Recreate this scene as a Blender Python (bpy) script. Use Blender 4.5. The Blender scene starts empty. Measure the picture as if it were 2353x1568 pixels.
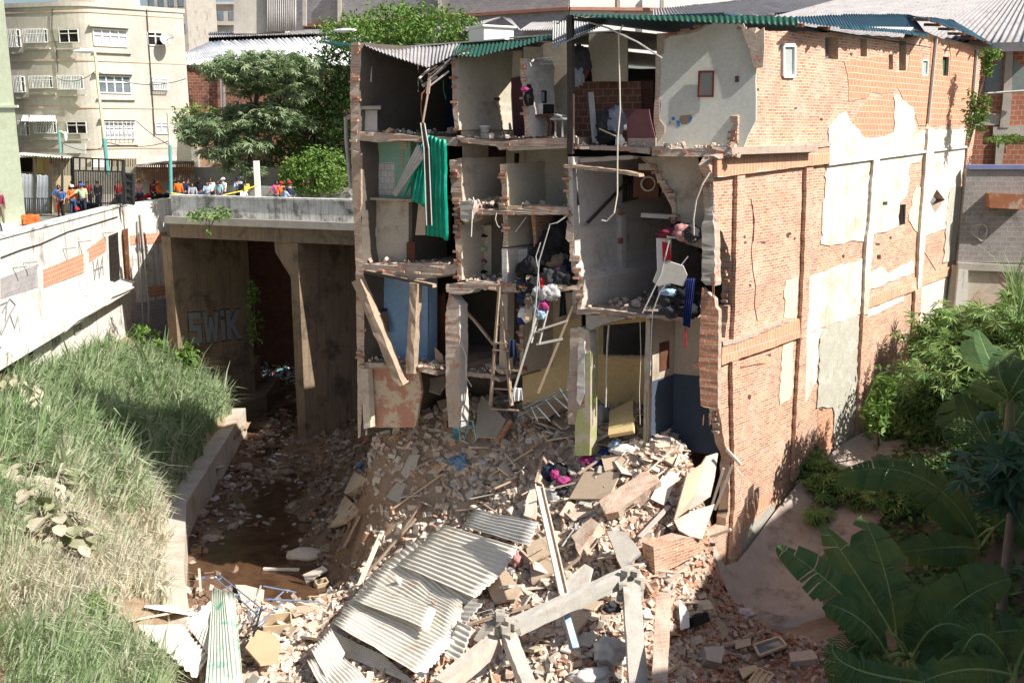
import bpy, bmesh, math, random
import numpy as np
from mathutils import Vector, Matrix, noise as mn
from mathutils.geometry import tessellate_polygon
R = math.radians
SC = bpy.context.scene
COL = SC.collection
random.seed(7); RNG = np.random.default_rng(7)

# ---------------------------------------------------------------- camera, sky, sun, exposure
CZ = 15.2                      # height of the eye above the river bed
cd = bpy.data.cameras.new('camera'); cam = bpy.data.objects.new('camera', cd); COL.objects.link(cam)
cam.location = (0, 0, CZ); cam.rotation_euler = (R(78), 0, 0)
cd.sensor_width = 36; cd.lens = 35.0; cd.clip_start = .1; cd.clip_end = 2000
SC.camera = cam
SUN_AZ, SUN_EL = R(-26.5), R(44)
SV = Vector((math.cos(SUN_EL)*math.cos(SUN_AZ), math.cos(SUN_EL)*math.sin(SUN_AZ), math.sin(SUN_EL)))
w = bpy.data.worlds.new('World'); SC.world = w; w.use_nodes = True
nt = w.node_tree; sky = nt.nodes.new('ShaderNodeTexSky'); sky.sky_type = 'NISHITA'; sky.sun_disc = False
sky.sun_elevation = SUN_EL; sky.sun_rotation = R(116.5); sky.air_density = 1.0; sky.dust_density = 2.5; sky.ozone_density = 1.0
nt.links.new(sky.outputs[0], nt.nodes['Background'].inputs[0]); nt.nodes['Background'].inputs[1].default_value = .072
sl = bpy.data.lights.new('sun', 'SUN'); sl.energy = 5.0; sl.angle = R(.5); sl.color = (1, .95, .87)
so = bpy.data.objects.new('sun', sl); COL.objects.link(so); so.rotation_euler = SV.to_track_quat('Z', 'Y').to_euler(); so.location = (60, -40, 90)
SC.view_settings.view_transform = 'Standard'; SC.view_settings.look = 'None'; SC.view_settings.gamma = 1
SC.view_settings.exposure = .78
SC.render.resolution_x = 1024; SC.render.resolution_y = 682

# ---------------------------------------------------------------- geometry of the photograph -> metres
FL = 2287.0; CP = math.cos(R(12)); SP = math.sin(R(12))
TI = {0:(0,0,1), 1:(0,0,.3479), 2:(752.4,0,.3599), 3:(1504.7,0,.3601), 4:(0,470.2,.36), 5:(752.4,470.2,.3599), 6:(1504.7,470.2,.3601),
      7:(0,1003.5,.3599), 8:(752.4,1003.5,.3599), 9:(1504.7,1003.5,.3601)}
def T(k, x, y): a = TI[k]; return (a[0]+a[2]*x, a[1]+a[2]*y)
def pl(*a):
    out = []
    for i in range(0, len(a), 2): out += [T(a[i], *p) for p in a[i+1]]
    return out
def ray(p): return Vector(((p[0]-1176)/FL, CP+(784-p[1])/FL*SP, -SP+(784-p[1])/FL*CP))
def atY(p, Y): d = ray(p); return Vector((d.x/d.y*Y, Y, CZ+d.z/d.y*Y))
def atZ(p, z): d = ray(p); k = (z-CZ)/d.z; return Vector((d.x*k, d.y*k, z))
C = Vector((5.47, 27.0)); W = Vector((.676, .737)); FD = Vector((-.94, .342)); NW = Vector((.737, -.676)); NF = Vector((-.342, -.94))
def B(t, s, z=0): p = C+FD*t+W*s; return Vector((p.x, p.y, z))
def onp(p, o, d):
    """pixel -> (a, z) on the vertical plane through o along d"""
    r = ray(p); den = r.x*d.y-r.y*d.x
    k = (o.x*d.y-o.y*d.x)/den; X = Vector((r.x*k, r.y*k))
    return ((X-o).dot(d), CZ+r.z*k)
def pF(p, s=0): return onp(p, C+W*s, FD)
def pW(p, t=0): return onp(p, C+FD*t, W)
def zF(p, s=0): return pF(p, s)[1]

# ---------------------------------------------------------------- mesh builder
WC = set()   # top-level objects whose children are written in world coordinates
class MB:
    def __init__(s): s.v = []; s.f = []; s.m = []; s.r = []
    def add(s, v, f, m=0, r=None):
        n = len(s.v); s.v += [tuple(a) for a in v]; rr = random.random() if r is None else r
        for q in f: s.f.append([i+n for i in q]); s.m.append(m); s.r.append(rr)
    def hexa(s, p, m=0, r=None):     # 8 points: bottom loop then top loop
        s.add(p, [(3,2,1,0),(4,5,6,7),(0,1,5,4),(1,2,6,5),(2,3,7,6),(3,0,4,7)], m, r)
    def box(s, c, d, rz=0, m=0, r=None, M=None):
        hx, hy, hz = d[0]/2, d[1]/2, d[2]/2
        p = [Vector(q) for q in ((-hx,-hy,-hz),(hx,-hy,-hz),(hx,hy,-hz),(-hx,hy,-hz),(-hx,-hy,hz),(hx,-hy,hz),(hx,hy,hz),(-hx,hy,hz))]
        if M is None: M = Matrix.Rotation(rz, 3, 'Z')
        s.hexa([M@q+Vector(c) for q in p], m, r)
    def bar(s, a, b, w, h, up=(0,0,1), m=0, r=None, jit=0):
        a, b = Vector(a), Vector(b); d = (b-a).normalized(); u = Vector(up)
        x = d.cross(u)
        if x.length < .05: x = d.cross(Vector((1,0,0)))
        x.normalize(); y = x.cross(d)
        p = [q + x*(i*w/2) + y*(j*h/2) + Vector([random.uniform(-jit,jit) for _ in range(3)]) for q in (a, b) for i, j in ((-1,-1),(1,-1),(1,1),(-1,1))]
        s.hexa(p, m, r)
    def rough_bar(s, a, b, w, h, n=8, amp=.02, up=(0,0,1), m=0, r=None):
        a, b = Vector(a), Vector(b); d = (b-a).normalized(); x = d.cross(Vector(up))
        if x.length < .05: x = d.cross(Vector((1,0,0)))
        x.normalize(); y = x.cross(d); V = []; Fc = []
        for k in range(n+1):
            c = a.lerp(b, k/n)
            for i, j in ((-1,-1),(0,-1.02),(1,-1),(1.02,0),(1,1),(0,1.02),(-1,1),(-1.02,0)):
                V.append(c+x*(i*w/2+random.uniform(-amp,amp))+y*(j*h/2+random.uniform(-amp,amp))+d*random.uniform(-amp,amp))
        for k in range(n):
            for i in range(8): Fc.append((k*8+i, k*8+(i+1)%8, k*8+8+(i+1)%8, k*8+8+i))
        Fc += [tuple(range(7,-1,-1)), tuple(n*8+i for i in range(8))]
        s.add(V, Fc, m, r)
    def tube(s, pts, rad, n=6, m=0, r=None, cap=True):
        pts = [Vector(p) for p in pts]; N = len(pts)
        if not hasattr(rad, '__len__'): rad = [rad]*N
        V = []; Fc = []; px = None
        for i, p in enumerate(pts):
            d = (pts[min(i+1,N-1)]-pts[max(i-1,0)])
            d = d.normalized() if d.length > 1e-6 else Vector((0,0,1))
            if px is None:
                px = d.cross(Vector((0,0,1)));
                if px.length < .1: px = d.cross(Vector((1,0,0)))
            px = (px-d*px.dot(d)); px.normalize(); y = d.cross(px)
            for k in range(n):
                a = 2*math.pi*k/n; V.append(p+px*(math.cos(a)*rad[i])+y*(math.sin(a)*rad[i]))
        for i in range(N-1):
            for k in range(n): Fc.append((i*n+k, i*n+(k+1)%n, i*n+n+(k+1)%n, i*n+n+k))
        if cap: Fc += [tuple(range(n-1,-1,-1)), tuple((N-1)*n+k for k in range(n))]
        s.add(V, Fc, m, r)
    def lathe(s, c, prof, n=16, m=0, r=None, sq=(1,1)):
        V = []; Fc = []; c = Vector(c)
        for (q, z) in prof:
            for k in range(n): a = 2*math.pi*k/n; V.append(c+Vector((q*math.cos(a)*sq[0], q*math.sin(a)*sq[1], z)))
        for i in range(len(prof)-1):
            for k in range(n): Fc.append((i*n+k, i*n+(k+1)%n, i*n+n+(k+1)%n, i*n+n+k))
        Fc += [tuple(range(n-1,-1,-1)), tuple((len(prof)-1)*n+k for k in range(n))]
        s.add(V, Fc, m, r)
    def prism(s, o, d, loops, th, m=0, r=None):
        """loops of (a, z) in the vertical plane through o along d, extruded by the vector th"""
        L = [[Vector((a, z, 0)) for a, z in lp] for lp in loops]
        tri = tessellate_polygon(L); flat = [q for lp in L for q in lp]; n = len(flat)
        P = [Vector((o.x+d.x*q.x, o.y+d.y*q.x, q.y)) for q in flat]; th = Vector(th)
        Fc = [tuple(t) for t in tri]+[tuple(n+i for i in reversed(t)) for t in tri]; b = 0
        for lp in L:
            k = len(lp)
            for i in range(k): Fc.append((b+i, b+(i+1)%k, n+b+(i+1)%k, n+b+i))
            b += k
        s.add(P+[p+th for p in P], Fc, m, r)
    def sheet(s, fn, nu, nv, m=0, r=None):
        V = [fn(i/nu, j/nv) for j in range(nv+1) for i in range(nu+1)]
        s.add(V, [(j*(nu+1)+i, j*(nu+1)+i+1, (j+1)*(nu+1)+i+1, (j+1)*(nu+1)+i) for j in range(nv) for i in range(nu)], m, r)
    def build(s, name, mats, parent=None, smooth=False, uv=True, loc=None, solid=0, bev=0, kw_local=False):
        me = bpy.data.meshes.new(name); V = s.v
        o = bpy.data.objects.new(name, me); COL.objects.link(o)
        A = np.array(V, dtype=np.float64).reshape(-1,3)
        if parent is None and loc is None and len(V): c = A.mean(axis=0); c[2] = A[:,2].min(); loc = c
        off = np.array(loc if (parent is None and loc is not None) else (0,0,0))
        me.from_pydata((A-off).tolist(), [], s.f)
        if parent is None:
            o.location = tuple(off)
            if loc is not None and not kw_local: WC.add(o.name)
        else:
            o.parent = parent
            o.location = -parent.location if (parent.parent is None and parent.name in WC) else (0,0,0)
        if not isinstance(mats, (list, tuple)): mats = [mats]
        for q in mats: me.materials.append(q)
        if len(mats) > 1: me.polygons.foreach_set('material_index', s.m)
        at = me.attributes.new('rnd', 'FLOAT', 'FACE'); at.data.foreach_set('value', s.r)
        if smooth: me.polygons.foreach_set('use_smooth', [True]*len(s.f))
        if uv:
            ul = me.uv_layers.new(name='UVMap'); nl = len(me.loops)
            nrm = np.zeros(len(me.polygons)*3); me.polygons.foreach_get('normal', nrm); nrm = nrm.reshape(-1,3)
            li = np.zeros(nl, dtype=np.int32); me.loops.foreach_get('vertex_index', li)
            lt = np.zeros(len(me.polygons), dtype=np.int32); me.polygons.foreach_get('loop_total', lt)
            N = np.repeat(nrm, lt, axis=0); P = A[li]
            h = np.stack([-N[:,1], N[:,0]], 1); hl = np.linalg.norm(h, axis=1)+1e-9; h /= hl[:,None]
            sg = np.where(h[:,0]*.8+h[:,1]*.6 < 0, -1, 1); h *= sg[:,None]
            hor = np.abs(N[:,2]) > .75
            u = np.where(hor, P[:,0], P[:,0]*h[:,0]+P[:,1]*h[:,1]); v = np.where(hor, P[:,1], P[:,2])
            ul.data.foreach_set('uv', np.stack([u,v],1).ravel())
        if solid:
            q = o.modifiers.new('s', 'SOLIDIFY'); q.thickness = solid; q.offset = 0
        if bev:
            q = o.modifiers.new('b', 'BEVEL'); q.width = bev; q.segments = 2; q.limit_method = 'ANGLE'
        me.validate(); me.update()
        return o
def tag(o, label=None, cat=None, group=None, kind=None):
    if label: o['label'] = label
    if cat: o['category'] = cat
    if group: o['group'] = group
    if kind: o['kind'] = kind
    return o
def thing(name, loc, label, cat, group=None, local=False):
    o = bpy.data.objects.new(name, None); COL.objects.link(o); o.location = Vector(loc); o.empty_display_size = .3
    if not local: WC.add(o.name)
    return tag(o, label, cat, group)
def struct(o): o['kind'] = 'structure'; return o
def dup(root, loc=None, rz=None, label=None, group=None, scale=None):
    r = root.copy(); COL.objects.link(r)
    if loc is not None: r.location = loc
    if rz is not None: r.rotation_euler = (0,0,rz)
    if scale: r.scale = (scale,)*3
    if label: r['label'] = label
    if group: r['group'] = group
    for ch in list(root.children):
        c = ch.copy(); COL.objects.link(c); c.parent = r
        for g in ch.children: d = g.copy(); COL.objects.link(d); d.parent = c
    return r

# ---------------------------------------------------------------- materials
class NT:
    def __init__(s, name):
        s.m = bpy.data.materials.new(name); s.m.use_nodes = True; s.t = s.m.node_tree; s.b = s.t.nodes['Principled BSDF']
        s.tc = s.t.nodes.new('ShaderNodeTexCoord')
    def n(s, ty, **k):
        x = s.t.nodes.new('ShaderNode'+ty)
        for a, b in k.items(): setattr(x, a, b)
        return x
    def l(s, a, b): s.t.links.new(a, b)
    def noise(s, scale, detail=4, rough=.6, vec=None, co='Object'):
        x = s.n('TexNoise'); x.inputs['Scale'].default_value = scale; x.inputs['Detail'].default_value = detail; x.inputs['Roughness'].default_value = rough
        s.l(vec if vec else s.tc.outputs[co], x.inputs['Vector']); return x.outputs['Fac']
    def ramp(s, fac, a, b):
        x = s.n('MapRange'); x.inputs[1].default_value = a; x.inputs[2].default_value = b; s.l(fac, x.inputs[0]); return x.outputs[0]
    def mix(s, fac, a, b, mode='MIX'):
        x = s.n('Mix', data_type='RGBA', blend_type=mode)
        for i, q in ((0, fac), (6, a), (7, b)):
            if isinstance(q, (int, float)): x.inputs[i].default_value = q
            elif isinstance(q, tuple): x.inputs[i].default_value = (*q, 1)
            else: s.l(q, x.inputs[i])
        return x.outputs[2]
    def math(s, op, a, b=0):
        x = s.n('Math', operation=op)
        for i, q in ((0,a),(1,b)):
            if isinstance(q, (int, float)): x.inputs[i].default_value = q
            else: s.l(q, x.inputs[i])
        return x.outputs[0]
    def bump(s, h, st=.4, dist=.02):
        x = s.n('Bump'); x.inputs['Strength'].default_value = st; x.inputs['Distance'].default_value = dist; s.l(h, x.inputs['Height']); s.l(x.outputs[0], s.b.inputs['Normal'])
    def out(s, col, rough=.9, metal=0, spec=.3):
        if isinstance(col, tuple): s.b.inputs['Base Color'].default_value = (*col, 1)
        else: s.l(col, s.b.inputs['Base Color'])
        s.b.inputs['Roughness'].default_value = rough; s.b.inputs['Metallic'].default_value = metal; s.b.inputs['Specular IOR Level'].default_value = spec
        return s.m
    def attr(s, n='rnd'): x = s.n('Attribute', attribute_name=n); return x.outputs['Fac']
def M(name, c1, c2=None, sc=2.5, stain=None, ssc=.7, sa=(.52,.66), rough=.9, metal=0, bump=.3, bd=.015, rnd=0, rc=None, spec=.3, streak=None):
    q = NT(name); c2 = c2 or tuple(a*.8 for a in c1)
    col = q.mix(q.ramp(q.noise(sc, 6, .65), .3, .7), c1, c2)
    fine = q.noise(sc*9, 4, .7)
    col = q.mix(.35, col, q.mix(q.ramp(fine, .3, .7), (.62,.62,.62), (1.15,1.15,1.15)), 'MULTIPLY') if True else col
    if stain: col = q.mix(q.ramp(q.noise(ssc, 8, .72), *sa), col, stain)
    if streak:
        mp = q.n('Mapping'); mp.inputs['Scale'].default_value = (3.2, 3.2, .22); q.l(q.tc.outputs['Object'], mp.inputs[0])
        col = q.mix(q.ramp(q.noise(1.3, 7, .75, vec=mp.outputs[0]), .5, .72), col, streak)
    if rc: col = q.mix(q.attr(), col, rc)
    if rnd: col = q.mix(rnd, col, q.mix(q.attr(), (.35,.35,.35), (1.35,1.35,1.35)), 'MULTIPLY')
    if bump: q.bump(q.mix(.35, q.noise(sc*3, 8, .7), fine), bump, bd)
    return q.out(col, rough, metal, spec)
def brick(name, a, b, mortar, bw=.25, bh=.075, ms=.012, dirt=(.3,.18,.12), wash=None, wa=(.5,.6), bump=.8):
    q = NT(name); uv = q.tc.outputs['UV']
    nz = q.n('TexNoise'); nz.inputs['Scale'].default_value = 1.6; nz.inputs['Detail'].default_value = 3; q.l(uv, nz.inputs['Vector'])
    off = q.n('VectorMath', operation='MULTIPLY_ADD'); q.l(nz.outputs['Color'], off.inputs[0]); off.inputs[1].default_value = (.05,.05,0); q.l(uv, off.inputs[2])
    bt = q.n('TexBrick'); q.l(off.outputs[0], bt.inputs['Vector']); bt.inputs['Scale'].default_value = 1
    for k, v in (('Brick Width',bw),('Row Height',bh),('Mortar Size',ms),('Mortar Smooth',.3),('Bias',-.1)): bt.inputs[k].default_value = v
    bt.inputs['Color1'].default_value = (*a,1); bt.inputs['Color2'].default_value = (*b,1); bt.inputs['Mortar'].default_value = (*mortar,1)
    col = q.mix(q.ramp(q.noise(1.1, 6, .7, co='UV'), .45, .7), bt.outputs['Color'], dirt)
    col = q.mix(.5, bt.outputs['Color'], col)
    n2 = q.noise(14, 5, .7, co='UV')
    col = q.mix(.5, col, q.mix(q.ramp(n2, .3, .7), (.6,.6,.6), (1.25,1.25,1.25)), 'MULTIPLY')
    if wash: col = q.mix(q.ramp(q.noise(.9, 8, .75, co='UV'), *wa), col, wash)
    h = q.math('SUBTRACT', q.math('MULTIPLY', n2, .6), bt.outputs['Fac'])
    q.bump(h, bump, .012)
    return q.out(col, .92)
# ---------------------------------------------------------------- palette
m_soil = M('soil', (.20,.115,.07), (.30,.20,.13), 1.2, stain=(.12,.07,.045), bump=.8, bd=.05)
m_mud = M('river_mud', (.11,.055,.03), (.19,.11,.065), .9, stain=(.26,.19,.13), rough=.8, bump=.9, bd=.04)
m_dust = M('dusty_ground', (.42,.31,.22), (.52,.40,.30), 1.0, stain=(.24,.14,.09), bump=.7, bd=.05)
m_conc = M('concrete', (.34,.31,.27), (.44,.41,.36), 1.6, stain=(.2,.17,.14), sa=(.55,.7))
m_concdust = M('dusty_concrete', (.48,.41,.34), (.58,.51,.44), 2, stain=(.36,.27,.2))
m_concnew = M('pale_beam_concrete', (.42,.40,.36), (.50,.47,.42), 3, stain=(.33,.28,.23), ssc=2)
m_asph = M('asphalt', (.17,.165,.16), (.23,.22,.21), 2)
m_white = M('white_plaster', (.68,.66,.60), (.60,.56,.49), 1.5, stain=(.46,.33,.23), ssc=1.0, sa=(.50,.70), streak=(.52,.36,.25), bump=.3)
m_cream = M('cream_plaster', (.76,.66,.46), (.7,.6,.42), 1.5, stain=(.55,.4,.26), sa=(.55,.75))
m_rough = M('rough_render', (.40,.38,.32), (.5,.48,.41), 3.5, stain=(.56,.54,.48), ssc=1.4, bump=1, bd=.04)
m_stainw = M('weathered_white_wall', (.74,.72,.67), (.62,.59,.54), .9, stain=(.15,.14,.12), ssc=.55, sa=(.56,.72), streak=(.12,.11,.10), bump=.3)
m_parapet = M('mossy_parapet', (.78,.78,.76), (.62,.61,.58), 1.4, stain=(.13,.13,.12), ssc=1.1, sa=(.50,.66), streak=(.1,.1,.09))
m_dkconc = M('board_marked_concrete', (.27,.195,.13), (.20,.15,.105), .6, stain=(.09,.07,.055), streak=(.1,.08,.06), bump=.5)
m_brick = brick('old_red_brick', (.64,.34,.20), (.36,.165,.115), (.70,.61,.51), .25, .085, .012, (.30,.18,.14), (.64,.49,.38), (.50,.70), 1.0)
m_brickdk = brick('very_dark_brick', (.16,.06,.04), (.10,.04,.03), (.14,.10,.08), .25, .085, .009, (.05,.03,.03))  # very dark brick tone, also used for hollows and cracks
m_hollow = brick('hollow_clay_block', (.60,.27,.15), (.50,.22,.13), (.60,.50,.40), .26, .2, .016, (.45,.25,.18))
m_soldier = brick('soldier_course_brick', (.62,.33,.19), (.5,.25,.16), (.66,.56,.46), .17, .5, .014, (.4,.26,.2), (.7,.55,.42), (.55,.75))
m_edge = brick('broken_brick_edge', (.42,.17,.10), (.5,.34,.25), (.58,.49,.40), .3, .085, .012, (.5,.42,.34), (.56,.47,.38), (.40,.6))
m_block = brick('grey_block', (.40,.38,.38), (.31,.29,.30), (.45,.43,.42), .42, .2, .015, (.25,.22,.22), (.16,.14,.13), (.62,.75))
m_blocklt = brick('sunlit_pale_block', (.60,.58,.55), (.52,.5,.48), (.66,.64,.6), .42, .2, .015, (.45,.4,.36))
m_black = M('dark_void', (.012,.011,.01), (.02,.018,.016), bump=0)
m_steel = M('dark_steel', (.05,.045,.04), (.09,.07,.055), 6, rough=.6, metal=.3)
m_galv = M('galvanised_sheet', (.50,.49,.47), (.6,.59,.57), 2, stain=(.38,.34,.29), ssc=1.2, rough=.5, metal=.25, bump=.1)
m_galvdust = M('dusty_corrugated_sheet', (.70,.66,.58), (.76,.72,.64), 2.2, stain=(.58,.50,.41), ssc=1.1, rough=.75, metal=.1, bump=.2)
m_zinc = M('weathered_zinc', (.27,.26,.27), (.36,.35,.35), 1, stain=(.2,.17,.16), ssc=1.6, streak=(.30,.26,.24), rough=.7, bump=.2)
m_green = M('green_painted_sheet', (.0,.30,.19), (.0,.24,.16), 3, stain=(.03,.38,.27), ssc=1.5, rough=.45, bump=.1)
m_greendk = M('green_roof_edge', (.01,.06,.04), (.02,.085,.05), 3, rough=.5, bump=.1)
m_bluegreen = M('bluish_roof_sheet', (.025,.07,.10), (.04,.10,.13), 3, rough=.5, bump=.1)
m_wood = M('weathered_wood', (.33,.24,.17), (.44,.34,.26), 5, stain=(.22,.15,.1), ssc=2)
m_woodlt = M('pale_wood', (.55,.42,.27), (.62,.5,.35), 5, stain=(.45,.32,.2), ssc=2)
m_wooddk = M('dark_brown_wood', (.10,.035,.02), (.14,.06,.035), 5)
m_pvc = M('grey_pipe', (.5,.48,.45), (.42,.4,.37), 3, rough=.6)
m_rust = M('rusty_metal', (.35,.14,.07), (.24,.1,.05), 4, stain=(.5,.42,.34), ssc=2)
m_whitemetal = M('white_paint', (.78,.78,.76), (.72,.72,.7), 2, rough=.5, bump=.05)

def walltrace(mb, plane, loops, th=.2, holes=(), jag=0, step=.3, out=0, m=0, r=None, seed=1):
    """px loops -> wall panel. plane = ('F', s) frontal or ('W', t) along the depth; th is the thickness behind the seen face"""
    k, q = plane; rn = random.Random(seed)
    if not isinstance(loops[0][0], (int, float)): loops = loops[0]
    f = (lambda p: pF(p, q)) if k == 'F' else (lambda p: pW(p, q))
    o = (C+W*q) if k == 'F' else (C+FD*q); d = FD if k == 'F' else W
    nrm = NF if k == 'F' else NW; o = o+nrm*out
    def prep(lp, j):
        a = [f(p) for p in lp]
        if not j: return a
        res = []
        for i in range(len(a)):
            A, Bp = a[i], a[(i+1)%len(a)]; L = math.dist(A, Bp); n = max(1, int(L/step))
            for k2 in range(n):
                u = k2/n; c = (A[0]+(Bp[0]-A[0])*u, A[1]+(Bp[1]-A[1])*u)
                res.append((c[0]+rn.uniform(-j,j), c[1]+rn.uniform(-j,j)))
        return res
    L = [prep(loops, jag)]+[prep(h, jag*.4) for h in holes]
    mb.prism(o, d, L, -nrm.to_3d()*th, m, r)
    return mb
def wall(name, mat, parent, plane, loop, **k):
    mb = MB(); walltrace(mb, plane, loop, **k); return mb.build(name, mat, parent)

# ---------------------------------------------------------------- terrain
CURB = [(-13.4,47.5),(-13.1,43.7),(-12.4,35.8),(-10.6,29.9),(-9.3,26.5),(-7.6,22),(-6,16),(-5,10)]
def curbx(y):
    if y >= CURB[0][1]: return CURB[0][0]
    for (x0,y0),(x1,y1) in zip(CURB, CURB[1:]):
        if y >= y1: return x1+(x0-x1)*(y-y1)/(y0-y1)
    return CURB[-1][0]
def b2(s, off=0): p = C+W*s+NW*off; return (p.x, p.y)
MAIN = [(-12,48,.0),(-12,42,0),(-11,36,-.1),(-9.5,31,0),(-8,36,0),(-8,42,.1),(-8,30,.2),(-6.6,33,.1),(-6.2,37,1.0),(-5,42,1.8),(-3.5,47,2),(-7,52,.3),(-3,60,.8),(-8,66,.6),(-12,60,.3),(6,60,2),
  (-6.2,31.5,.1),(-5.3,32.0,.6),(-5.8,29.5,.3),(-4.9,31.9,3.0),(-4.7,32.4,5.2),(-5.4,34,2.2),(-4.2,31.7,4.2),(-4.2,30.9,1.6),(-3.5,31.6,4.6),(-3.5,30.8,2.4),(-2.4,31.6,5.0),(-2.4,30.5,2.9),(-1,31.0,5.2),(-1,29.8,3.6),(.9,30.2,5.7),(.9,29.0,4.7),(2.5,29.2,6.0),(2.5,28.2,5.3),(4,28.3,6.3),(5.2,27.5,6.1),
  (-3,33.5,5.7),(0,32,6),(3,31.4,6.4),(6,31,6.4),(8,34,6.6),(2,36,6.2),(7,39,6.5),(-1,37,6),
  (-4.6,28.6,.9),(-3.7,28.8,1.3),(-2,28.2,2.5),(0,27.3,3.5),(2,26.8,4.5),(3.6,25.9,4.6),(4.7,26.1,5.0),(-5.9,26.8,.9),(-4,26,1.3),(-2,25.5,2.0),(-.8,24.7,2.6),(1,24.5,3.2),(3,24.2,3.8),(4.2,24.3,3.5),(5.1,24.8,2.2),
  (-8.9,27.8,.8),(-7.6,26.5,.9),(-7,24,1.1),(-5.4,23.7,1.2),(-3,22,1.6),(0,21.5,2.0),(2,22,2.6),(3.6,22.3,2.5),(4.6,23,1.9),
  (-6,20,1.4),(-3,18,1.6),(0,18,2.0),(3,19,2.3),(5,20,2.2),(7.1,22,2.1),(5.9,24,1.6),(9,20,3.4),(7,17.5,3.5),(8,13,6.2),(12,14,7.4),(4,14,4.5),(0,12,3),(-5,12,2),(14,22,5.6),(11,24,3.9),(16,30,6.2),(20,38,7.8),(24,30,9.5),(24,46,10),(18,16,8.5)]
for s_, z_ in ((.6,1.6),(2.1,1.65),(3.5,2.4),(5,3.05),(7.5,3.6),(10.4,4.0),(13.6,4.7),(16,5.4),(19.5,6.6)):
    MAIN += [(*b2(s_,.3), z_-.1), (*b2(s_,1.6), z_-.05), (*b2(s_,4), z_+.5)]
LEFT = [(-13.2,46,1.3),(-13.3,41,1.3),(-12.9,36,1.25),(-11.4,31,1.2),(-10.3,28,1.5),(-9.3,25,1.7),(-8.2,22,1.9),(-7,18,1.9),(-10.8,19,3.8),(-13.8,25.3,4.7),(-11.6,23.9,3.1),(-9.8,23.4,2.2),(-12.2,28,2.5),(-13.6,32,3.0),
  (-15.7,37.3,3.7),(-15,43,2.7),(-17,48,3.2),(-17.5,44,3.7),(-18.9,36,5.6),(-17.5,31,5.5),(-19.5,44,5.0),(-20,48.6,4.6),(-16.5,28,5.2),(-15,20,5.2),(-19.6,40,5.4),(-18.2,49.6,3.3),(-19,54.5,2.6),(-18.4,56.2,1.9),(-20.3,52.6,4.2),(-14.6,49,1.6),(-12,14,4),(-20,20,6)]
def tps(P):
    P = np.array(P, float); n = len(P); d = np.linalg.norm(P[:,None,:2]-P[None,:,:2], axis=2)
    K = np.where(d > 0, d*d*np.log(d+1e-9), 0)+np.eye(n)*.6
    Q = np.c_[np.ones(n), P[:,:2]]; A = np.block([[K, Q],[Q.T, np.zeros((3,3))]]); c = np.linalg.solve(A, np.r_[P[:,2], 0,0,0])
    def f(x, y):
        x = np.atleast_1d(np.asarray(x, float)); y = np.atleast_1d(np.asarray(y, float))
        r = np.hypot(x[:,None]-P[None,:,0], y[:,None]-P[None,:,1]); k = np.where(r > 0, r*r*np.log(r+1e-9), 0)
        return k@c[:n]+c[n]+c[n+1]*x+c[n+2]*y
    return f
fM, fL = tps(MAIN), tps(LEFT)
def lump(x, y, a=.25): return a*mn.noise(Vector((x*.55, y*.55, 3)))+a*.55*mn.noise(Vector((x*1.5, y*1.5, 9)))+a*.22*mn.noise(Vector((x*4, y*4, 1)))
def HM(x, y):
    z = float(fM(x, y)[0]); return max(z, -.3)+lump(x, y)
def cdip(x, y): return -.5*max(0, 1-max(0, curbx(y)-x-.6)/.7)
def HL(x, y): return max(1.0, float(fL(x, y)[0]))+lump(x, y, .3)+cdip(x, y)
def H(x, y): return HL(x, y) if x < curbx(y) else HM(x, y)
def hit(p, lift=0, Ymin=15, Ymax=60):
    """pixel -> first point of the terrain (plus lift) along that ray"""
    d = ray(p); Y = Ymin; prev = Ymin
    while Y < Ymax:
        k = Y/d.y; x = d.x*k; z = CZ+d.z*k
        if z < H(x, Y)+lift:
            lo, hi = prev, Y
            for _ in range(8):
                md = (lo+hi)/2; k = md/d.y
                if CZ+d.z*k < H(d.x*k, md)+lift: hi = md
                else: lo = md
            k = hi/d.y; return Vector((d.x*k, hi, CZ+d.z*k))
        prev = Y; Y += .15
    return atY(p, Ymax)
def grid(name, mat, x0, x1, y0, y1, st, fn, keep=None):
    nx, ny = int((x1-x0)/st), int((y1-y0)/st); mb = MB(); V = []
    xs = np.linspace(x0, x1, nx+1); ys = np.linspace(y0, y1, ny+1)
    V = fn(xs, ys)
    Fc = []
    for j in range(ny):
        for i in range(nx):
            if keep is None or keep(xs[i]+st/2, ys[j]+st/2): Fc.append((j*(nx+1)+i, j*(nx+1)+i+1, (j+1)*(nx+1)+i+1, (j+1)*(nx+1)+i))
    mb.v = V; mb.f = Fc; mb.m = [0]*len(Fc); mb.r = [.5]*len(Fc)
    return mb.build(name, mat, loc=(0,0,0), smooth=True, uv=False)
def fmain(xs, ys):
    X, Y = np.meshgrid(xs, ys); Z = np.maximum(fM(X.ravel(), Y.ravel()), -.3)
    return [(x, y, z+lump(x, y)) for x, y, z in zip(X.ravel(), Y.ravel(), Z)]
def fleft(xs, ys):
    X, Y = np.meshgrid(xs, ys); Z = np.maximum(1.0, fL(X.ravel(), Y.ravel()))
    out = []
    for x, y, z in zip(X.ravel(), Y.ravel(), Z): out.append((min(x, curbx(y)-.02), y, z+lump(x, y, .3)+cdip(x, y)))
    return out
q = NT('terrain_soil')                      # wet mud in the bed, red earth, pale dust over the heap
sep = q.n('SeparateXYZ'); q.l(q.tc.outputs['Object'], sep.inputs[0])
base = q.mix(q.ramp(q.noise(1.1, 7, .7), .35, .65), (.17,.095,.055), (.30,.20,.13))
mud = q.mix(q.ramp(q.noise(.7, 7, .75), .4, .62), (.11,.05,.027), (.25,.17,.115))
hz = q.math('ADD', sep.outputs[2], q.math('MULTIPLY', q.noise(.8, 4), 1.2))
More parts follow.
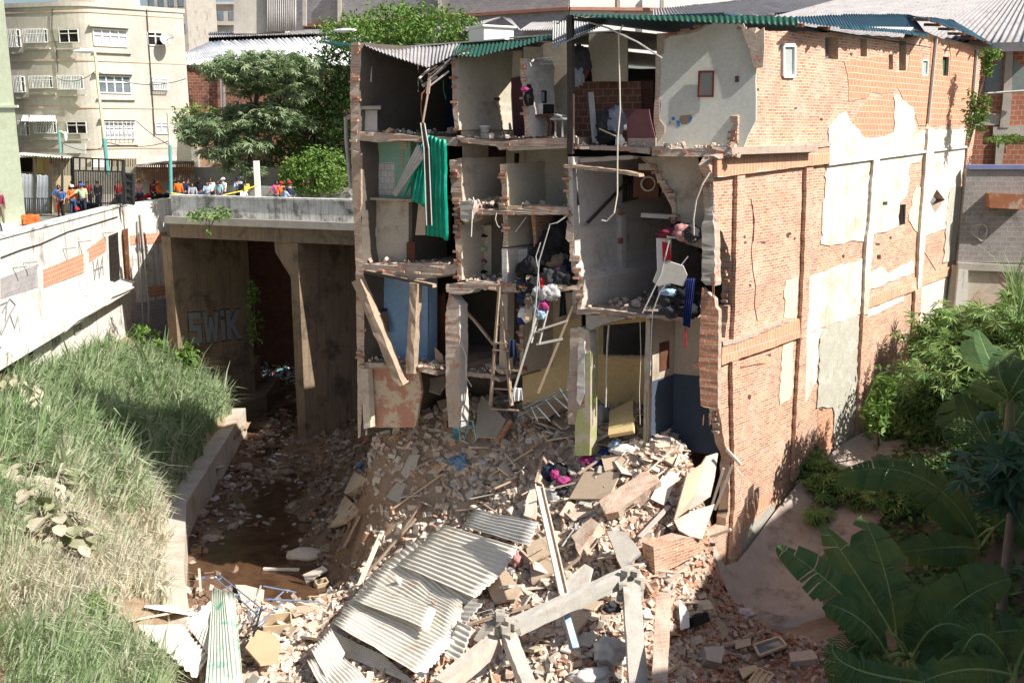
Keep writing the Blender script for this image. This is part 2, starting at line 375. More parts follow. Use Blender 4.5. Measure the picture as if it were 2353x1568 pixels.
c_ = q.mix(q.ramp(hz, .7, 1.5), mud, base)
yy = q.math('ADD', sep.outputs[1], q.math('MULTIPLY', q.noise(.5, 5), 5))
xx = q.math('ADD', sep.outputs[0], q.math('MULTIPLY', q.noise(.6, 5), 3))
c_ = q.mix(q.math('MULTIPLY', q.ramp(yy, 31.5, 27), q.ramp(xx, 11, 8)), c_, (.50,.395,.30))
c_ = q.mix(q.math('MULTIPLY', q.math('MULTIPLY', q.ramp(xx, -4.2, -1.2), q.ramp(xx, 7.8, 6.6)), q.math('MULTIPLY', q.ramp(yy, 40, 33), .9)), c_, (.46,.36,.275))
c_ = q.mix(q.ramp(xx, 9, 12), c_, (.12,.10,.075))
c_ = q.mix(.5, c_, q.mix(q.ramp(q.noise(20, 5, .8), .3, .7), (.5,.5,.5), (1.3,1.3,1.3)), 'MULTIPLY')
q.bump(q.noise(9, 8, .75), .9, .06); m_terr = q.out(c_, .85)
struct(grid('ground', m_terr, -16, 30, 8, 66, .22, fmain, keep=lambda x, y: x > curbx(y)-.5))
struct(grid('river_bank_ground', M('bank_soil', (.25,.17,.11), (.36,.27,.18), 1.5, bump=.8, bd=.05), -24, -3, 8, 57, .25, fleft, keep=lambda x, y: x < curbx(y)+.3 and not (y > 49.5 and x > -16.6+.79*(y-50.4))))
# shallow stream
mb = MB(); strip = [(-7.4,60),(-9,52),(-10,46),(-9.6,42),(-9.3,38),(-8.6,34.5),(-8.0,31.5),(-9.3,29.5)]
for k in range(12):
    pass
V = []
for i, (x, y) in enumerate(strip): wd = 4.5; V += [(x-wd, y, -.05), (x+wd, y, -.05)]
mb.add(V, [(2*i, 2*i+1, 2*i+3, 2*i+2) for i in range(len(strip)-1)])
q = NT('stream_water'); q.bump(q.noise(7, 5, .7), .35, .03); m_water = q.out(q.mix(q.ramp(q.noise(1.2, 6), .4, .6), (.06,.03,.018), (.10,.055,.03)), .12, 0, .5)
struct(mb.build('river_water', m_water, uv=False))
# ground sheet to the horizon, street level
mb = MB(); mb.add([(-400,62,10.55),(400,62,10.55),(400,900,10.55),(-400,900,10.55)], [(0,1,2,3)])
mb.add([(-400,-60,1.0),(-20.4,-60,1.0),(-20.4,8,1.0),(-400,8,1.0)], [(0,1,2,3)]); mb.add([(-20.4,-60,.9),(400,-60,.9),(400,8.2,.9),(-20.4,8.2,.9)], [(0,1,2,3)])
mb.add([(29.8,8.2,8.9),(400,8.2,8.9),(400,62,8.9),(29.8,62,8.9)], [(0,1,2,3)])
struct(mb.build('far_ground', m_asph, uv=False))
mb = MB()                                   # street beside the river, seen between gate and parapet
RP = [(-60,36),(-19.9,36),(-20.3,44),(-21.5,53.9),(-19.4,57),(-17.2,51.4),(-2,58),(-2,78),(-60,78)]; nr_ = len(RP)
mb.add([(x,y,10.0) for x, y in RP]+[(x,y,10.6) for x, y in RP], [tuple(range(nr_-1,-1,-1)), tuple(range(nr_,2*nr_))]+[(i,(i+1)%nr_,(i+1)%nr_+nr_,i+nr_) for i in range(nr_)])
struct(mb.build('road', m_asph, uv=False))
# concrete channel wall along the stream
mb = MB(); CH = [(-13.6,49),*CURB[1:5],(-8.6,24.6)]
for (a, b) in zip(CH, CH[1:]):
    za, zb = 1.32, 1.32
    d = Vector((b[0]-a[0], b[1]-a[1], 0)).normalized(); n = Vector((d.y, -d.x, 0)); n = n if n.x > 0 else -n
    p = [Vector((*a,-.6))-n*.75, Vector((*b,-.6))-n*.75, Vector((*b,-.6)), Vector((*a,-.6))]
    mb.hexa(p+[v+Vector((0,0,za+.6)) for v in p])
tag(mb.build('channel_wall', m_concdust), 'low pale concrete wall edging the river channel beside the tall grass', 'wall')
# ---------------------------------------------------------------- bridge over the river
BL = Vector((-17.0, 50.0)); BD = FD*-1; BN = Vector((.342,.94))       # left end, along, away from the camera
def bp(k, dep, z): p = BL+BD*k+BN*dep; return Vector((p.x, p.y, z))
br = thing('road_bridge', bp(0,0,10), 'stained concrete road bridge with low parapet crossing the river behind the ruin', 'bridge')
def bbox(k0, k1, d0, d1, z0, z1, mb): mb.hexa([bp(k0,d0,z0),bp(k1,d0,z0),bp(k1,d1,z0),bp(k0,d1,z0),bp(k0,d0,z1),bp(k1,d0,z1),bp(k1,d1,z1),bp(k0,d1,z1)])
mb = MB(); bbox(0,26,0,.25,10.98,11.95,mb); bbox(0,26,-.08,.33,11.95,12.04,mb); mb.build('parapet', m_parapet, br)
mb = MB(); bbox(-3,26,8.4,8.65,10.8,12.0,mb); mb.build('far_parapet', m_parapet, br)
mb = MB(); bbox(-.3,26,-.22,8.9,10.62,10.975,mb); mb.build('deck', m_conc, br)
mb = MB()
for d0 in (.1, 2.4, 4.7, 7.0): bbox(-.3,26,d0,d0+.45,9.9,10.615,mb)
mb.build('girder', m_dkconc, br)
# left abutment wall and central pier, both running up the stream
UP = Vector((.62,.785))
def strm(o, a, n, z): p = Vector(o)+UP*a+Vector((UP.y,-UP.x))*n; return Vector((p.x, p.y, z))
def sbox(mb, o, a0, a1, n0, n1, z0, z1): mb.hexa([strm(o,a0,n0,z0),strm(o,a1,n0,z0),strm(o,a1,n1,z0),strm(o,a0,n1,z0),strm(o,a0,n0,z1),strm(o,a1,n0,z1),strm(o,a1,n1,z1),strm(o,a0,n1,z1)])
oA = atY((402,700), 50.4); mb = MB(); sbox(mb, (oA.x,oA.y), 0, 4.7, -.8, 0, -.5, 9.88); sbox(mb, (oA.x,oA.y), .5, 4.3, .0, .5, -.5, 2.0)
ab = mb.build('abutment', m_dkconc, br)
oP = atY((694,800), 47.6)
mb = MB(); sbox(mb, (oP.x,oP.y), 0, 11, -.62, 0, -.8, 9.1)
a = strm((oP.x,oP.y),-.02,0,0); p = [strm((oP.x,oP.y),k,n,z) for k, n, z in ((-.02,-1.7,9.88),(-.02,-1.7,9.35),(-.02,-.6,8.2),(-.02,.02,8.2),(-.02,.02,9.88))]
p2 = [strm((oP.x,oP.y),11,n,z) for n, z in ((-1.7,9.88),(-1.7,9.35),(-.6,8.2),(.02,8.2),(.02,9.88))]
mb.add(p+p2, [(0,1,2,3,4),(9,8,7,6,5)]+[(i,(i+1)%5+0,(i+1)%5+5,i+5) for i in range(5)])
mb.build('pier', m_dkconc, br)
# stepped footing at the foot of the abutment
mb = MB()
def poly_block(mb, px, z1, z0=-.5):
    P = [atZ(p, z1) for p in px]; n = len(P)
    mb.add([(v.x,v.y,z0) for v in P]+[tuple(v) for v in P], [tuple(range(n-1,-1,-1)), tuple(range(n,2*n))]+[(i,(i+1)%n,(i+1)%n+n,i+n) for i in range(n)])
poly_block(mb, pl(4, [(1420,1315),(1700,1210),(1785,1095),(1690,1085),(1600,1190),(1380,1270)]), 1.0)
poly_block(mb, pl(4, [(1290,1165),(1440,1125),(1600,1075),(1660,960),(1560,960),(1240,1060),(1230,1120)]), 2.1)
tag(mb.build('concrete_footing', m_dkconc), 'stepped concrete footing in the shade under the bridge beside the stream', 'footing')
poly = MB()
# graffiti lettering: blocky SWIK on the abutment
mgb = M('grey_spray_paint', (.19,.20,.21), (.24,.25,.26), 6, bump=0); mgk = M('black_spray_paint', (.012,.012,.012), (.02,.02,.02), bump=0)
LET = {'S': [[(0,0),(.9,0),(.9,1.2),(.32,1.2),(.32,1.6),(.9,1.6),(.9,2),(0,2),(0,.8),(.58,.8),(.58,.4),(0,.4)]],
 'W': [[(0,2),(.2,0),(.45,0),(.6,.9),(.75,0),(1,0),(1.2,2),(.92,2),(.85,.9),(.7,1.7),(.5,1.7),(.35,.9),(.28,2)]],
 'I': [[(0,0),(.32,0),(.32,1.4),(0,1.4)],[(0,1.6),(.32,1.6),(.32,2),(0,2)]],
 'K': [[(0,0),(.35,0),(.35,.75),(.75,0),(1.2,0),(.65,1.0),(1.2,2),(.78,2),(.35,1.25),(.35,2),(0,2)]]}
def letters(word, o, d, up, out, sc, par, gap=.12):
    """raised flat letters painted on a wall: o origin, d along, out normal offset"""
    g = MB(); k = MB(); x = 0
    for ch in word:
        wd = max(p[0] for lp in LET[ch] for p in lp); rot = .1*math.sin(x*3)
        for lp in LET[ch]:
            cx = sum(p[0] for p in lp)/len(lp); cy = sum(p[1] for p in lp)/len(lp)
            for mbx, e, off in ((k, .07, .012), (g, 0, .018)):
                P = []
                for a, z in lp:
                    v = Vector((a-cx, z-cy)); v = v*(1+e/max(.3, v.length)) ; P.append(((x+cx+v.x)*sc, (cy+v.y+rot)*sc))
                vv = [Vector(o)+Vector(d)*a+Vector(up)*z+Vector(out)*off for a, z in P]
                tri = tessellate_polygon([[Vector((a,z,0)) for a, z in P]]); mbx.add(vv, [tuple(t) for t in tri])
        x += wd+gap
    a_ = k.build('graffiti_outline', mgk, par, uv=False); b_ = g.build('graffiti_fill', mgb, par, uv=False)
nA = Vector((UP.y,-UP.x,0)); o_ = strm((oA.x,oA.y), 1.7, .502, 0)
def onA(p):
    r = ray(p); o = Vector((oA.x,oA.y)); o += Vector((UP.y,-UP.x))*0
    a, z = onp(p, o, UP); return a, z
a0, z0 = onA(T(4,1215,930)); a1, z1 = onA(T(4,1575,900)); z0 += .35; z1 += .35
print('graffiti', a0, z0, a1, z1)
letters('SWIK', strm((oA.x,oA.y), a0, 0, z0), Vector((UP.x,UP.y,(z1-z0)/(a1-a0))), (0,0,1), nA, (a1-a0)/4.3, ab)
# far wall behind the opening
mb = MB(); mb.add([atY((540,540),64), atY((760,560),60), atY((760,930),60), atY((540,930),64)], [(0,1,2,3)])
tag(mb.build('dark_brick_wall', m_brickdk, solid=.3), 'dark brick wall seen upstream through the gap under the bridge', 'wall')

# ---------------------------------------------------------------- river-side building on the left
LW = [Vector((-18.6,30)), Vector((-19.2,38)), Vector((-20.6,52.6))]     # its long face, near -> far
LDir = (LW[2]-LW[1]).normalized(); LN = Vector((LDir.y,-LDir.x))
def onL(p): return onp(p, LW[1], LDir)
def Lp(a, z, out=0): q_ = LW[1]+LDir*a+LN*out; return Vector((q_.x, q_.y, z))
lb = thing('riverside_building', (-19.6,44,5), 'stained white riverside building with red block infills below the street parapet', 'building')
def lpanel(mb, px, out=0, th=.3, j=0):
    P = [onL(p) for p in px]
    if j: P = [(a+random.uniform(-j,j), z+random.uniform(-j,j)) for a, z in P]
    mb.prism(LW[1]+LN*out, LDir, [P], -LN.to_3d()*th)
aE, zt = onL((292,470)); a_n, zn = onL((0,548)); print('left wall', aE, zt, a_n, zn)
mb = MB(); mb.prism(LW[1], LDir, [[(-22,1),(aE,1),(aE,zt+.0),(a_n,zn),(-22,zn)]], -LN.to_3d()*1.0); mb.build('wall', m_stainw, lb)
mb = MB(); mb.prism(LW[1]+LN*.06, LDir, [[(-22,zn),(a_n,zn),(aE,zt),(aE,zt+.1),(a_n,zn+.1),(-22,zn+.1)]], -LN.to_3d()*.4); mb.build('coping', m_parapet, lb)
for px in (pl(4,[(252,425),(530,310),(540,430),(258,535)]), pl(4,[(553,285),(670,200),(672,295),(560,370)])):
    mb = MB(); lpanel(mb, px, .03, .1); mb.build('block_infill', m_hollow, lb)
mb = MB(); lpanel(mb, pl(4,[(0,470),(245,375),(255,520),(0,600)]), .02, .1); mb.build('block_infill', m_block, lb)
# ledge running down the face, sloping canopy slab
P0, P1 = onL(T(4,-160,1070)), onL(T(4,775,530)); P2, P3 = onL(T(4,0,880)), onL(T(4,775,480))
mb = MB(); L0, L1 = Lp(P0[0], P0[1], 0), Lp(P1[0], P1[1], 0); e = LN.to_3d()*.75
mb.hexa([L0, L1, L1+e, L0+e, L0+Vector((0,0,.55)), L1+Vector((0,0,.5)), L1+e+Vector((0,0,.32)), L0+e+Vector((0,0,.32))]); mb.build('ledge', m_stainw, lb)
for px in (pl(4,[(235,400),(258,395),(270,770),(250,775)]), pl(4,[(528,310),(553,300),(560,560),(535,580)])):
    mb = MB(); lpanel(mb, px, .09, .1); mb.build('pilaster', m_stainw, lb)
for px, nx, nz in ((pl(4,[(62,1000),(200,930),(203,985),(66,1045)]), 4, 2), (pl(4,[(332,870),(375,840),(378,880),(334,905)]), 2, 2), (pl(4,[(470,790),(510,760),(512,795),(472,825)]), 2, 2)):
    mb = MB(); lpanel(mb, px, .02, .05); wdw = mb.build('window', m_black, lb); mb = MB(); P = [onL(p) for p in px]
    a0, a1, z1, z0 = P[0][0], P[1][0], P[0][1], P[3][1]; dz = P[1][1]-P[0][1]
    for i in range(nx+1): a = a0+(a1-a0)*i/nx; mb.bar(Lp(a,z0+dz*i/nx,.05), Lp(a,z1+dz*i/nx,.05), .05, .05)
    for i in range(nz+1): z = z0+(z1-z0)*i/nz; mb.bar(Lp(a0,z,.05), Lp(a1,z+dz,.05), .05, .05, up=LN.to_3d())
    mb.build('window_grid', m_pvc, wdw)
# barred doorway with rusty gate leaf, vertical ladder
mb = MB(); lpanel(mb, pl(4,[(690,200),(750,175),(762,495),(700,485)]), .025, .05); dr = mb.build('doorway', m_black, lb); mb = MB()
A0, A1 = onL(T(4,692,205)), onL(T(4,765,495))
for i in range(7): a = A0[0]+(A1[0]-A0[0])*i/6; mb.bar(Lp(a,A1[1],.06), Lp(a,A0[1],.06), .025, .025)
for i in range(9): z = A1[1]+(A0[1]-A1[1])*i/8; mb.bar(Lp(A0[0],z,.07), Lp(A1[0],z,.07), .02, .02, up=LN.to_3d())
mb.build('bars', m_steel, dr)
g0 = atY(T(4,750,170), 53.0); g1 = atY(T(4,815,150), 52.2); g2 = atY(T(4,832,485), 52.2); g3 = atY(T(4,768,505), 53.0)
mb = MB(); mb.add([g0,g1,g2,g3],[(0,1,2,3)]); mb.build('gate_leaf', m_rust, lb, solid=.03)
mb = MB(); l0, l1 = atY(T(4,722,545),52.6), atY(T(4,735,850),52.3); l2, l3 = atY(T(4,768,540),52.4), atY(T(4,783,850),52.1)
mb.bar(l0,l1,.05,.05); mb.bar(l2,l3,.05,.05)
for i in range(14): k = (i+.5)/14; mb.bar(l0.lerp(l1,k), l2.lerp(l3,k), .035, .035)
tag(mb.build('ladder', m_rust), 'rusty vertical ladder fixed to the riverside building above the grass', 'ladder')
# end face turned towards the river
e0 = LW[1]+LDir*aE; e1 = Vector((atY((403,600),e0.y+2.8).x, e0.y+2.8)); eD = (e1-e0).normalized(); eN = Vector((eD.y,-eD.x)); eL = (e1-e0).length
def onE(p): return onp(p, e0, eD)
def epanel(px, out, mat, name, th=.15):
    mb = MB(); mb.prism(e0+eN*out, eD, [[onE(p) for p in px]], -eN.to_3d()*th); return mb.build(name, mat, lb)
zt2 = onE((400,455))[1]
mb = MB(); mb.prism(e0, eD, [[(0,1.5),(eL,1.5),(eL,zt2),(0,zt)]], -eN.to_3d()*.6); mb.build('end_wall', m_stainw, lb)
epanel(pl(4,[(815,200),(1065,172),(1070,240),(815,260)]), .02, m_hollow, 'block_infill')
epanel(pl(4,[(770,560),(862,545),(866,608),(780,625)]), .02, m_hollow, 'block_infill'); epanel(pl(4,[(945,522),(1088,510),(1090,575),(945,592)]), .02, m_hollow, 'block_infill')
epanel(pl(4,[(780,640),(1125,585),(1140,845),(880,860),(790,830)]), .015, m_block, 'block_infill')
epanel(pl(4,[(1095,180),(1118,180),(1190,1075),(1110,1050)]), .16, m_stainw, 'buttress', .3)
for a, b in (((868,100),(905,790)), ((885,60),(940,650))):
    mb = MB(); P = [onE(T(4,*a)), onE(T(4,*b))]; Q = [Vector((e0.x+eD.x*p[0]+eN.x*.12, e0.y+eD.y*p[0]+eN.y*.12, p[1])) for p in P]
    mb.tube(Q+[Q[1]+Vector((-.1,0,-1.0))], .06, 8); mb.build('drain_pipe', m_pvc, lb)
# hanging cable and small spouts on the long face
mb = MB(); pc = [(0,335),(130,285),(250,250),(430,170),(600,120),(745,75)]
mb.tube([Lp(*onL(T(4,*p)), .05) for p in pc], .025, 5); mb.build('cable', m_steel, lb)
mb = MB(); pc = [(285,810),(370,740),(470,690),(560,640),(600,590),(680,560),(770,520)]
mb.tube([Lp(*onL(T(4,*p)), .8) for p in pc], .05, 6); mb.build('pipe', m_pvc, lb)
for p in ((145,370),(400,280),(655,180),(500,235),(80,400)):
    a, z = onL(T(4,*p)); mb = MB(); mb.tube([Lp(a,z,0), Lp(a,z+.05,.55)], .04, 6); mb.build('drain_spout', m_pvc, lb)
def stroke(par, fn, pts, w_, mat=None):
    P = [fn(p) for p in pts]; mb = MB()
    mb.tube(P, w_, 5); return mb.build('graffiti_stroke', mat or mgk, par, uv=False)
mgs = M('dark_grey_spray', (.16,.16,.17), (.22,.22,.23), bump=0)
for s_ in ([(10,690),(60,600),(95,640),(60,700),(20,800),(5,830)], [(60,700),(90,790),(110,720)], [(0,640),(40,620),(30,740)]): stroke(lb, lambda p: Lp(*onL(T(4,*p)), .0), s_, .045, mgs)
for s_ in ([(590,360),(600,480),(620,350),(630,470),(650,330),(655,450)], [(595,420),(655,395)]): stroke(lb, lambda p: Lp(*onL(T(4,*p)), .0), s_, .045, mgs)
# ---------------------------------------------------------------- the collapsed brick building (right) and the sliced house (left)
m_wallgreen = M('pale_grey_green_paint', (.68,.69,.62), (.63,.64,.57), 1.2, stain=(.48,.43,.33), ssc=.8, sa=(.6,.75), bump=.15)
m_plas = M('grimy_cream_plaster', (.55,.49,.40), (.48,.42,.34), 1.2, stain=(.27,.21,.15), ssc=.8, sa=(.52,.7), bump=.3)
m_plas2 = M('stained_room_plaster', (.50,.46,.36), (.45,.41,.32), 1.2, stain=(.22,.16,.09), ssc=1.3, sa=(.6,.78), bump=.3)
m_roomwhite = M('white_room_paint', (.55,.53,.50), (.50,.47,.44), 1.0, stain=(.33,.28,.25), ssc=.7, sa=(.56,.7), bump=.2)
m_roomgrey = M('grey_room_paint', (.30,.29,.29), (.25,.24,.24), 1.5, stain=(.2,.18,.17), bump=.2)
m_green1 = M('mint_green_paint', (.25,.44,.33), (.21,.38,.28), 1.5, stain=(.36,.27,.2), ssc=1.2, sa=(.62,.7), bump=.2)
m_blue = M('light_blue_paint', (.27,.43,.63), (.24,.39,.58), 1.2, stain=(.15,.2,.27), ssc=1.1, sa=(.55,.8), bump=.2)
m_dkblue = M('dark_blue_paint', (.022,.045,.08), (.02,.035,.06), 1.5, bump=.1)
m_navy = M('slate_blue_paint', (.065,.09,.13), (.055,.078,.115), 1.5, bump=.1)
m_yellow = M('yellow_ochre_paint', (.72,.54,.26), (.66,.50,.25), 1.2, stain=(.4,.3,.16), sa=(.58,.75), bump=.15)
m_yellow2 = M('faded_yellow_paint', (.60,.49,.28), (.55,.45,.27), 1.2, stain=(.33,.28,.18), sa=(.56,.75), bump=.15)
m_peel = M('peeling_pink_plaster', (.50,.27,.19), (.44,.22,.15), 2.5, stain=(.55,.45,.33), ssc=1.5, sa=(.48,.52), bump=.6)
m_lime = M('lime_green_paint', (.33,.35,.15), (.30,.32,.14), 2, stain=(.40,.35,.28), ssc=2.4, sa=(.44,.56), bump=.2)
m_purple = M('maroon_paint', (.13,.055,.06), (.10,.04,.045), 2, bump=.1)
m_tile = brick('white_wall_tiles', (.55,.54,.52), (.50,.48,.45), (.30,.27,.24), .2, .2, .008, (.40,.34,.28), bump=.2)
m_floor = M('broken_slab_concrete', (.33,.26,.21), (.42,.34,.28), 3, stain=(.24,.17,.13), ssc=2, bump=1, bd=.03)
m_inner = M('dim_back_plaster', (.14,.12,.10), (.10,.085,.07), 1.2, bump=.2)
m_brkn = M('broken_mortar', (.52,.44,.37), (.40,.32,.26), 4, stain=(.45,.2,.12), ssc=3.5, sa=(.55,.6), bump=1, bd=.03)

cb = thing('collapsed_building', B(0,0,3.3), 'tall torn open red brick building, long sunlit side wall patched with white plaster', 'building')
hs = thing('collapsed_house', B(7,0,5.8), 'sliced open narrow house of stacked small rooms left of the brick building', 'building')
WV = W.to_3d()
def ext(name, par, mats, px, s0, dep, jag=.0, step=.11, seed=1, holes=()):
    """front silhouette traced on the cut face, run back into the house"""
    jag *= .62; rn = random.Random(seed); P = [pF(p, s0) for p in px]; Q = []
    for i in range(len(P)):
        A, Bp = P[i], P[(i+1)%len(P)]; n = max(1, int(math.dist(A,Bp)/step)) if jag else 1
        for k in range(n): u = k/n; Q.append((A[0]+(Bp[0]-A[0])*u+rn.uniform(-jag,jag), A[1]+(Bp[1]-A[1])*u+rn.uniform(-jag,jag)))
    mb = MB(); o = C+W*s0; HL_ = [[pF(p, s0) for p in h] for h in holes]
    mb.prism(o, FD, [Q]+HL_, WV*dep)
    nt_ = sum(1 for f in mb.f if len(f) == 3)
    mb.m = [0 if len(f) == 3 else 1 for f in mb.f]
    if jag:       # the broken face is uneven in depth as well
        n = len(mb.v)//2; mb.v = [tuple(Vector(v)+WV*rn.uniform(-jag*1.2, jag*1.2)) if i < n else v for i, v in enumerate(mb.v)]
    return mb.build(name, mats if isinstance(mats, list) else [mats, mats], par)
def front(name, par, mat, px, s, th=.12, jag=0, holes=(), seed=1): return wall(name, mat, par, ('F', s), [px], th=th, jag=jag, holes=list(holes), seed=seed)
def side(name, par, mat, px, t, th=.12, jag=0, out=0, seed=1, holes=()): return wall(name, mat, par, ('W', t), [px], th=th, jag=jag, out=out, seed=seed, holes=list(holes))

# --- the long side wall
SW = pl(3,[(650,175),(690,200),(1100,205),(1640,245),(1662,182),(1800,235),(2090,300),(2060,600),(2020,800),(1995,1000),(1975,1300)],
        6,[(1945,150),(1935,400),(1900,600),(1885,800)], 0,[(2180,900),(1990,1120),(1830,1260),(1715,1395)],
        9,[(500,1080),(310,1200),(310,1060),(310,720),(330,640),(450,570),(465,420),(480,130)],
        6,[(455,1560),(430,1450),(410,1340),(400,1290),(395,1000),(405,870),(450,850),(470,650),(490,640),(485,330),(450,250),(425,180),(390,120),(375,0)],
        3,[(370,1300),(372,1130),(340,1060),(370,1010),(525,960),(530,740),(590,680),(612,600),(622,500),(640,400),(605,330),(620,240)])
win = [pl(3,[(800,285),(885,285),(885,490),(800,490)]), pl(3,[(1085,235),(1168,240),(1168,380),(1085,375)]), pl(3,[(1310,245),(1352,245),(1352,362),(1310,360)]),
       pl(3,[(1490,348),(1518,348),(1518,445),(1490,445)]), pl(3,[(1556,262),(1602,265),(1600,452),(1556,450)]), pl(3,[(1702,380),(1745,382),(1742,485),(1702,482)]), pl(3,[(1835,362),(1876,365),(1870,486),(1832,483)]),
       pl(3,[(1552,1308),(1600,1302),(1595,1430),(1552,1445)]), pl(3,[(1447,1288),(1478,1284),(1478,1308),(1447,1312)]),
       pl(3,[(1792,1207),(1845,1275),(1782,1365),(1748,1290)]), pl(6,[(1415,320),(1440,318),(1440,348),(1415,350)])]
rn = random.Random(3)
def jagpx(px, a, st=14):
    out = []
    for i in range(len(px)):
        A, Bp = px[i], px[(i+1)%len(px)]; n = max(1, int(math.dist(A,Bp)/st))
        for k in range(n): u = k/n; out.append((A[0]+(Bp[0]-A[0])*u+rn.uniform(-a,a), A[1]+(Bp[1]-A[1])*u+rn.uniform(-a,a)))
    return out
mb = MB(); walltrace(mb, ('W',0), [jagpx(SW, 1.8, 9)], th=.32, holes=win)
mb.m = [0 if len(f) == 3 else 1 for f in mb.f]; mb.build('side_wall', [m_brick, m_edge], cb)
def sp(name, mat, px, out=.03, th=.04, jag=1.2, holes=()):
    return wall(name, mat, cb, ('W',0), [jagpx(px, jag, 10) if jag else px], th=th, out=out, holes=list(holes))
# hollow block infill of the top storey (upper right) and the repaired strip
sp('block_infill', m_hollow, pl(3,[(1205,395),(1480,350),(1485,460),(1548,460),(1610,460),(1630,300),(1690,300),(1690,375),(1700,490),(1750,490),(1760,250),(1830,260),(1832,355),(1832,490),(1875,490),(1885,360),(1870,270),(2040,320),(2030,560),(1985,790),(1680,800),(1640,690),(1590,650),(1545,560),(1480,600),(1380,590),(1360,620),(1230,650),(1235,560),(1225,480)]), .015, .03, .6)
sp('brick_patch', m_hollow, pl(3,[(1350,640),(1500,600),(1520,620),(1520,845),(1440,870),(1300,875),(1260,780),(1310,690)]), .012, .03)
sp('block_infill', m_hollow, pl(6,[(1040,1310),(1130,1290),(1140,1560),(1030,1567)]), .012, .03)
sp('block_course', m_soldier, pl(9,[(520,500),(830,270),(830,400),(640,520),(520,640)]), .012, .03)
PW_ = [('plaster_patch', m_white, pl(3,[(1105,810),(1160,750),(1215,710),(1245,780),(1290,830),(1330,880),(1430,880),(1520,840),(1522,620),(1545,600),(1590,650),(1645,690),(1650,790),(1670,840),(1740,830),(1990,825),(1965,930),(1700,965),(1410,1005),(1095,1045)]), .035),
 ('plaster_patch', m_white, pl(3,[(1085,1062),(1366,1022),(1350,1400)],6,[(1338,230),(1230,235),(1110,265),(1058,250)]), .03),
 ('plaster_patch', m_white, pl(3,[(1412,1018),(1712,975),(1690,1040),(1620,1045),(1612,1230),(1560,1290),(1545,1440),(1470,1470),(1370,1500),(1360,1380)]), .03),
 ('plaster_patch', m_cream, pl(3,[(1662,1190),(1705,1190),(1672,1480),(1612,1400)]), .025),
 ('plaster_patch', m_white, pl(3,[(1760,970),(1975,942),(1950,1190),(1870,1200),(1850,1460),(1705,1510)]), .03),
 ('plaster_patch', m_rough, pl(3,[(1870,1200),(1950,1190)],6,[(1930,100),(1905,350),(1835,370),(1850,150)]), .04),
 ('plaster_patch', m_white, pl(6,[(950,470),(1130,400),(1320,345),(1305,690),(950,825)]), .03),
 ('plaster_patch', m_cream, pl(6,[(825,490),(905,470),(900,718),(820,730)]), .025),
 ('plaster_patch', m_white, pl(6,[(950,830),(1085,780),(1045,850),(1035,900),(1030,1100),(990,1200),(930,1310)]), .03),
 ('plaster_patch', m_cream, pl(6,[(808,892),(880,865),(872,1220),(790,1270)]), .025),
 ('rough_render', m_rough, pl(6,[(1085,782),(1290,700),(1280,1100),(1258,1500),(1140,1560),(1130,1290),(1030,1290),(1045,850)]), .05),
 ('plaster_patch', m_white, pl(6,[(1355,440),(1420,410),(1440,390),(1470,440),(1570,390),(1640,350),(1645,430),(1350,550)]), .03),
 ('plaster_patch', m_white, pl(6,[(1345,660),(1585,570),(1585,610),(1340,730)]), .03),
 ('plaster_patch', m_white, pl(6,[(1682,522),(1905,440),(1880,770),(1780,830),(1735,830),(1678,780)]), .03),
 ('plaster_patch', m_conc, pl(9,[(520,642),(640,520),(745,420),(760,470),(520,800)]), .03)]
for i, (nm, mt, px, o_) in enumerate(PW_):
    hl = [win[8]] if i == 2 else ([win[9]] if i == 4 else [])
    sp(nm, mt, px, o_, .05, 2.4, hl)
for i, (k, x, y, w_, h_) in enumerate(((6,565,205,28,12),(6,690,238,34,9),(6,1200,328,14,22),(6,730,958,12,14),(6,845,195,20,26),(6,1058,1305,20,18),(6,1132,1285,14,20),(6,605,512,16,14),(6,600,1225,20,30),(6,1420,250,26,12),(6,1500,210,14,16),(6,575,240,16,12),(6,980,420,12,30),(6,1155,420,10,40),(3,655,570,10,16),(3,895,690,20,8),(3,1250,345,12,20),(3,1060,760,16,18),(3,990,1385,12,26),(3,860,1490,16,16),(6,1110,690,18,9),(6,890,215,10,18),(9,700,560,40,60),(9,760,520,30,50))):
    sp('hollow_shade_patch' if k != 9 else 'mould_stain', m_brickdk, pl(k,[(x-w_/2,y-h_/3),(x,y-h_/2),(x+w_/2,y-h_/3),(x+w_/3,y+h_/2),(x-w_/3,y+h_/3)]), .016, .02, .8)  # dark slabs paint in the shade of hollows left by missing bricks
for crk in (pl(6,[(620,0),(628,140),(612,300),(622,420),(640,520),(632,640),(650,740)]), pl(6,[(470,1010),(520,1040),(700,1010)]), pl(3,[(610,1270),(632,1400),(626,1540)]), pl(3,[(1360,1380),(1372,1460),(1370,1500)]), pl(6,[(1660,130),(1690,260),(1790,420)])):
    mb = MB(); mb.tube([(lambda q_: Vector((C.x+W.x*q_[0]+NW.x*.008, C.y+W.y*q_[0]+NW.y*.008, q_[1])))(pW(p)) for p in crk], .013, 4); mb.build('crack', m_brickdk, cb, uv=False)
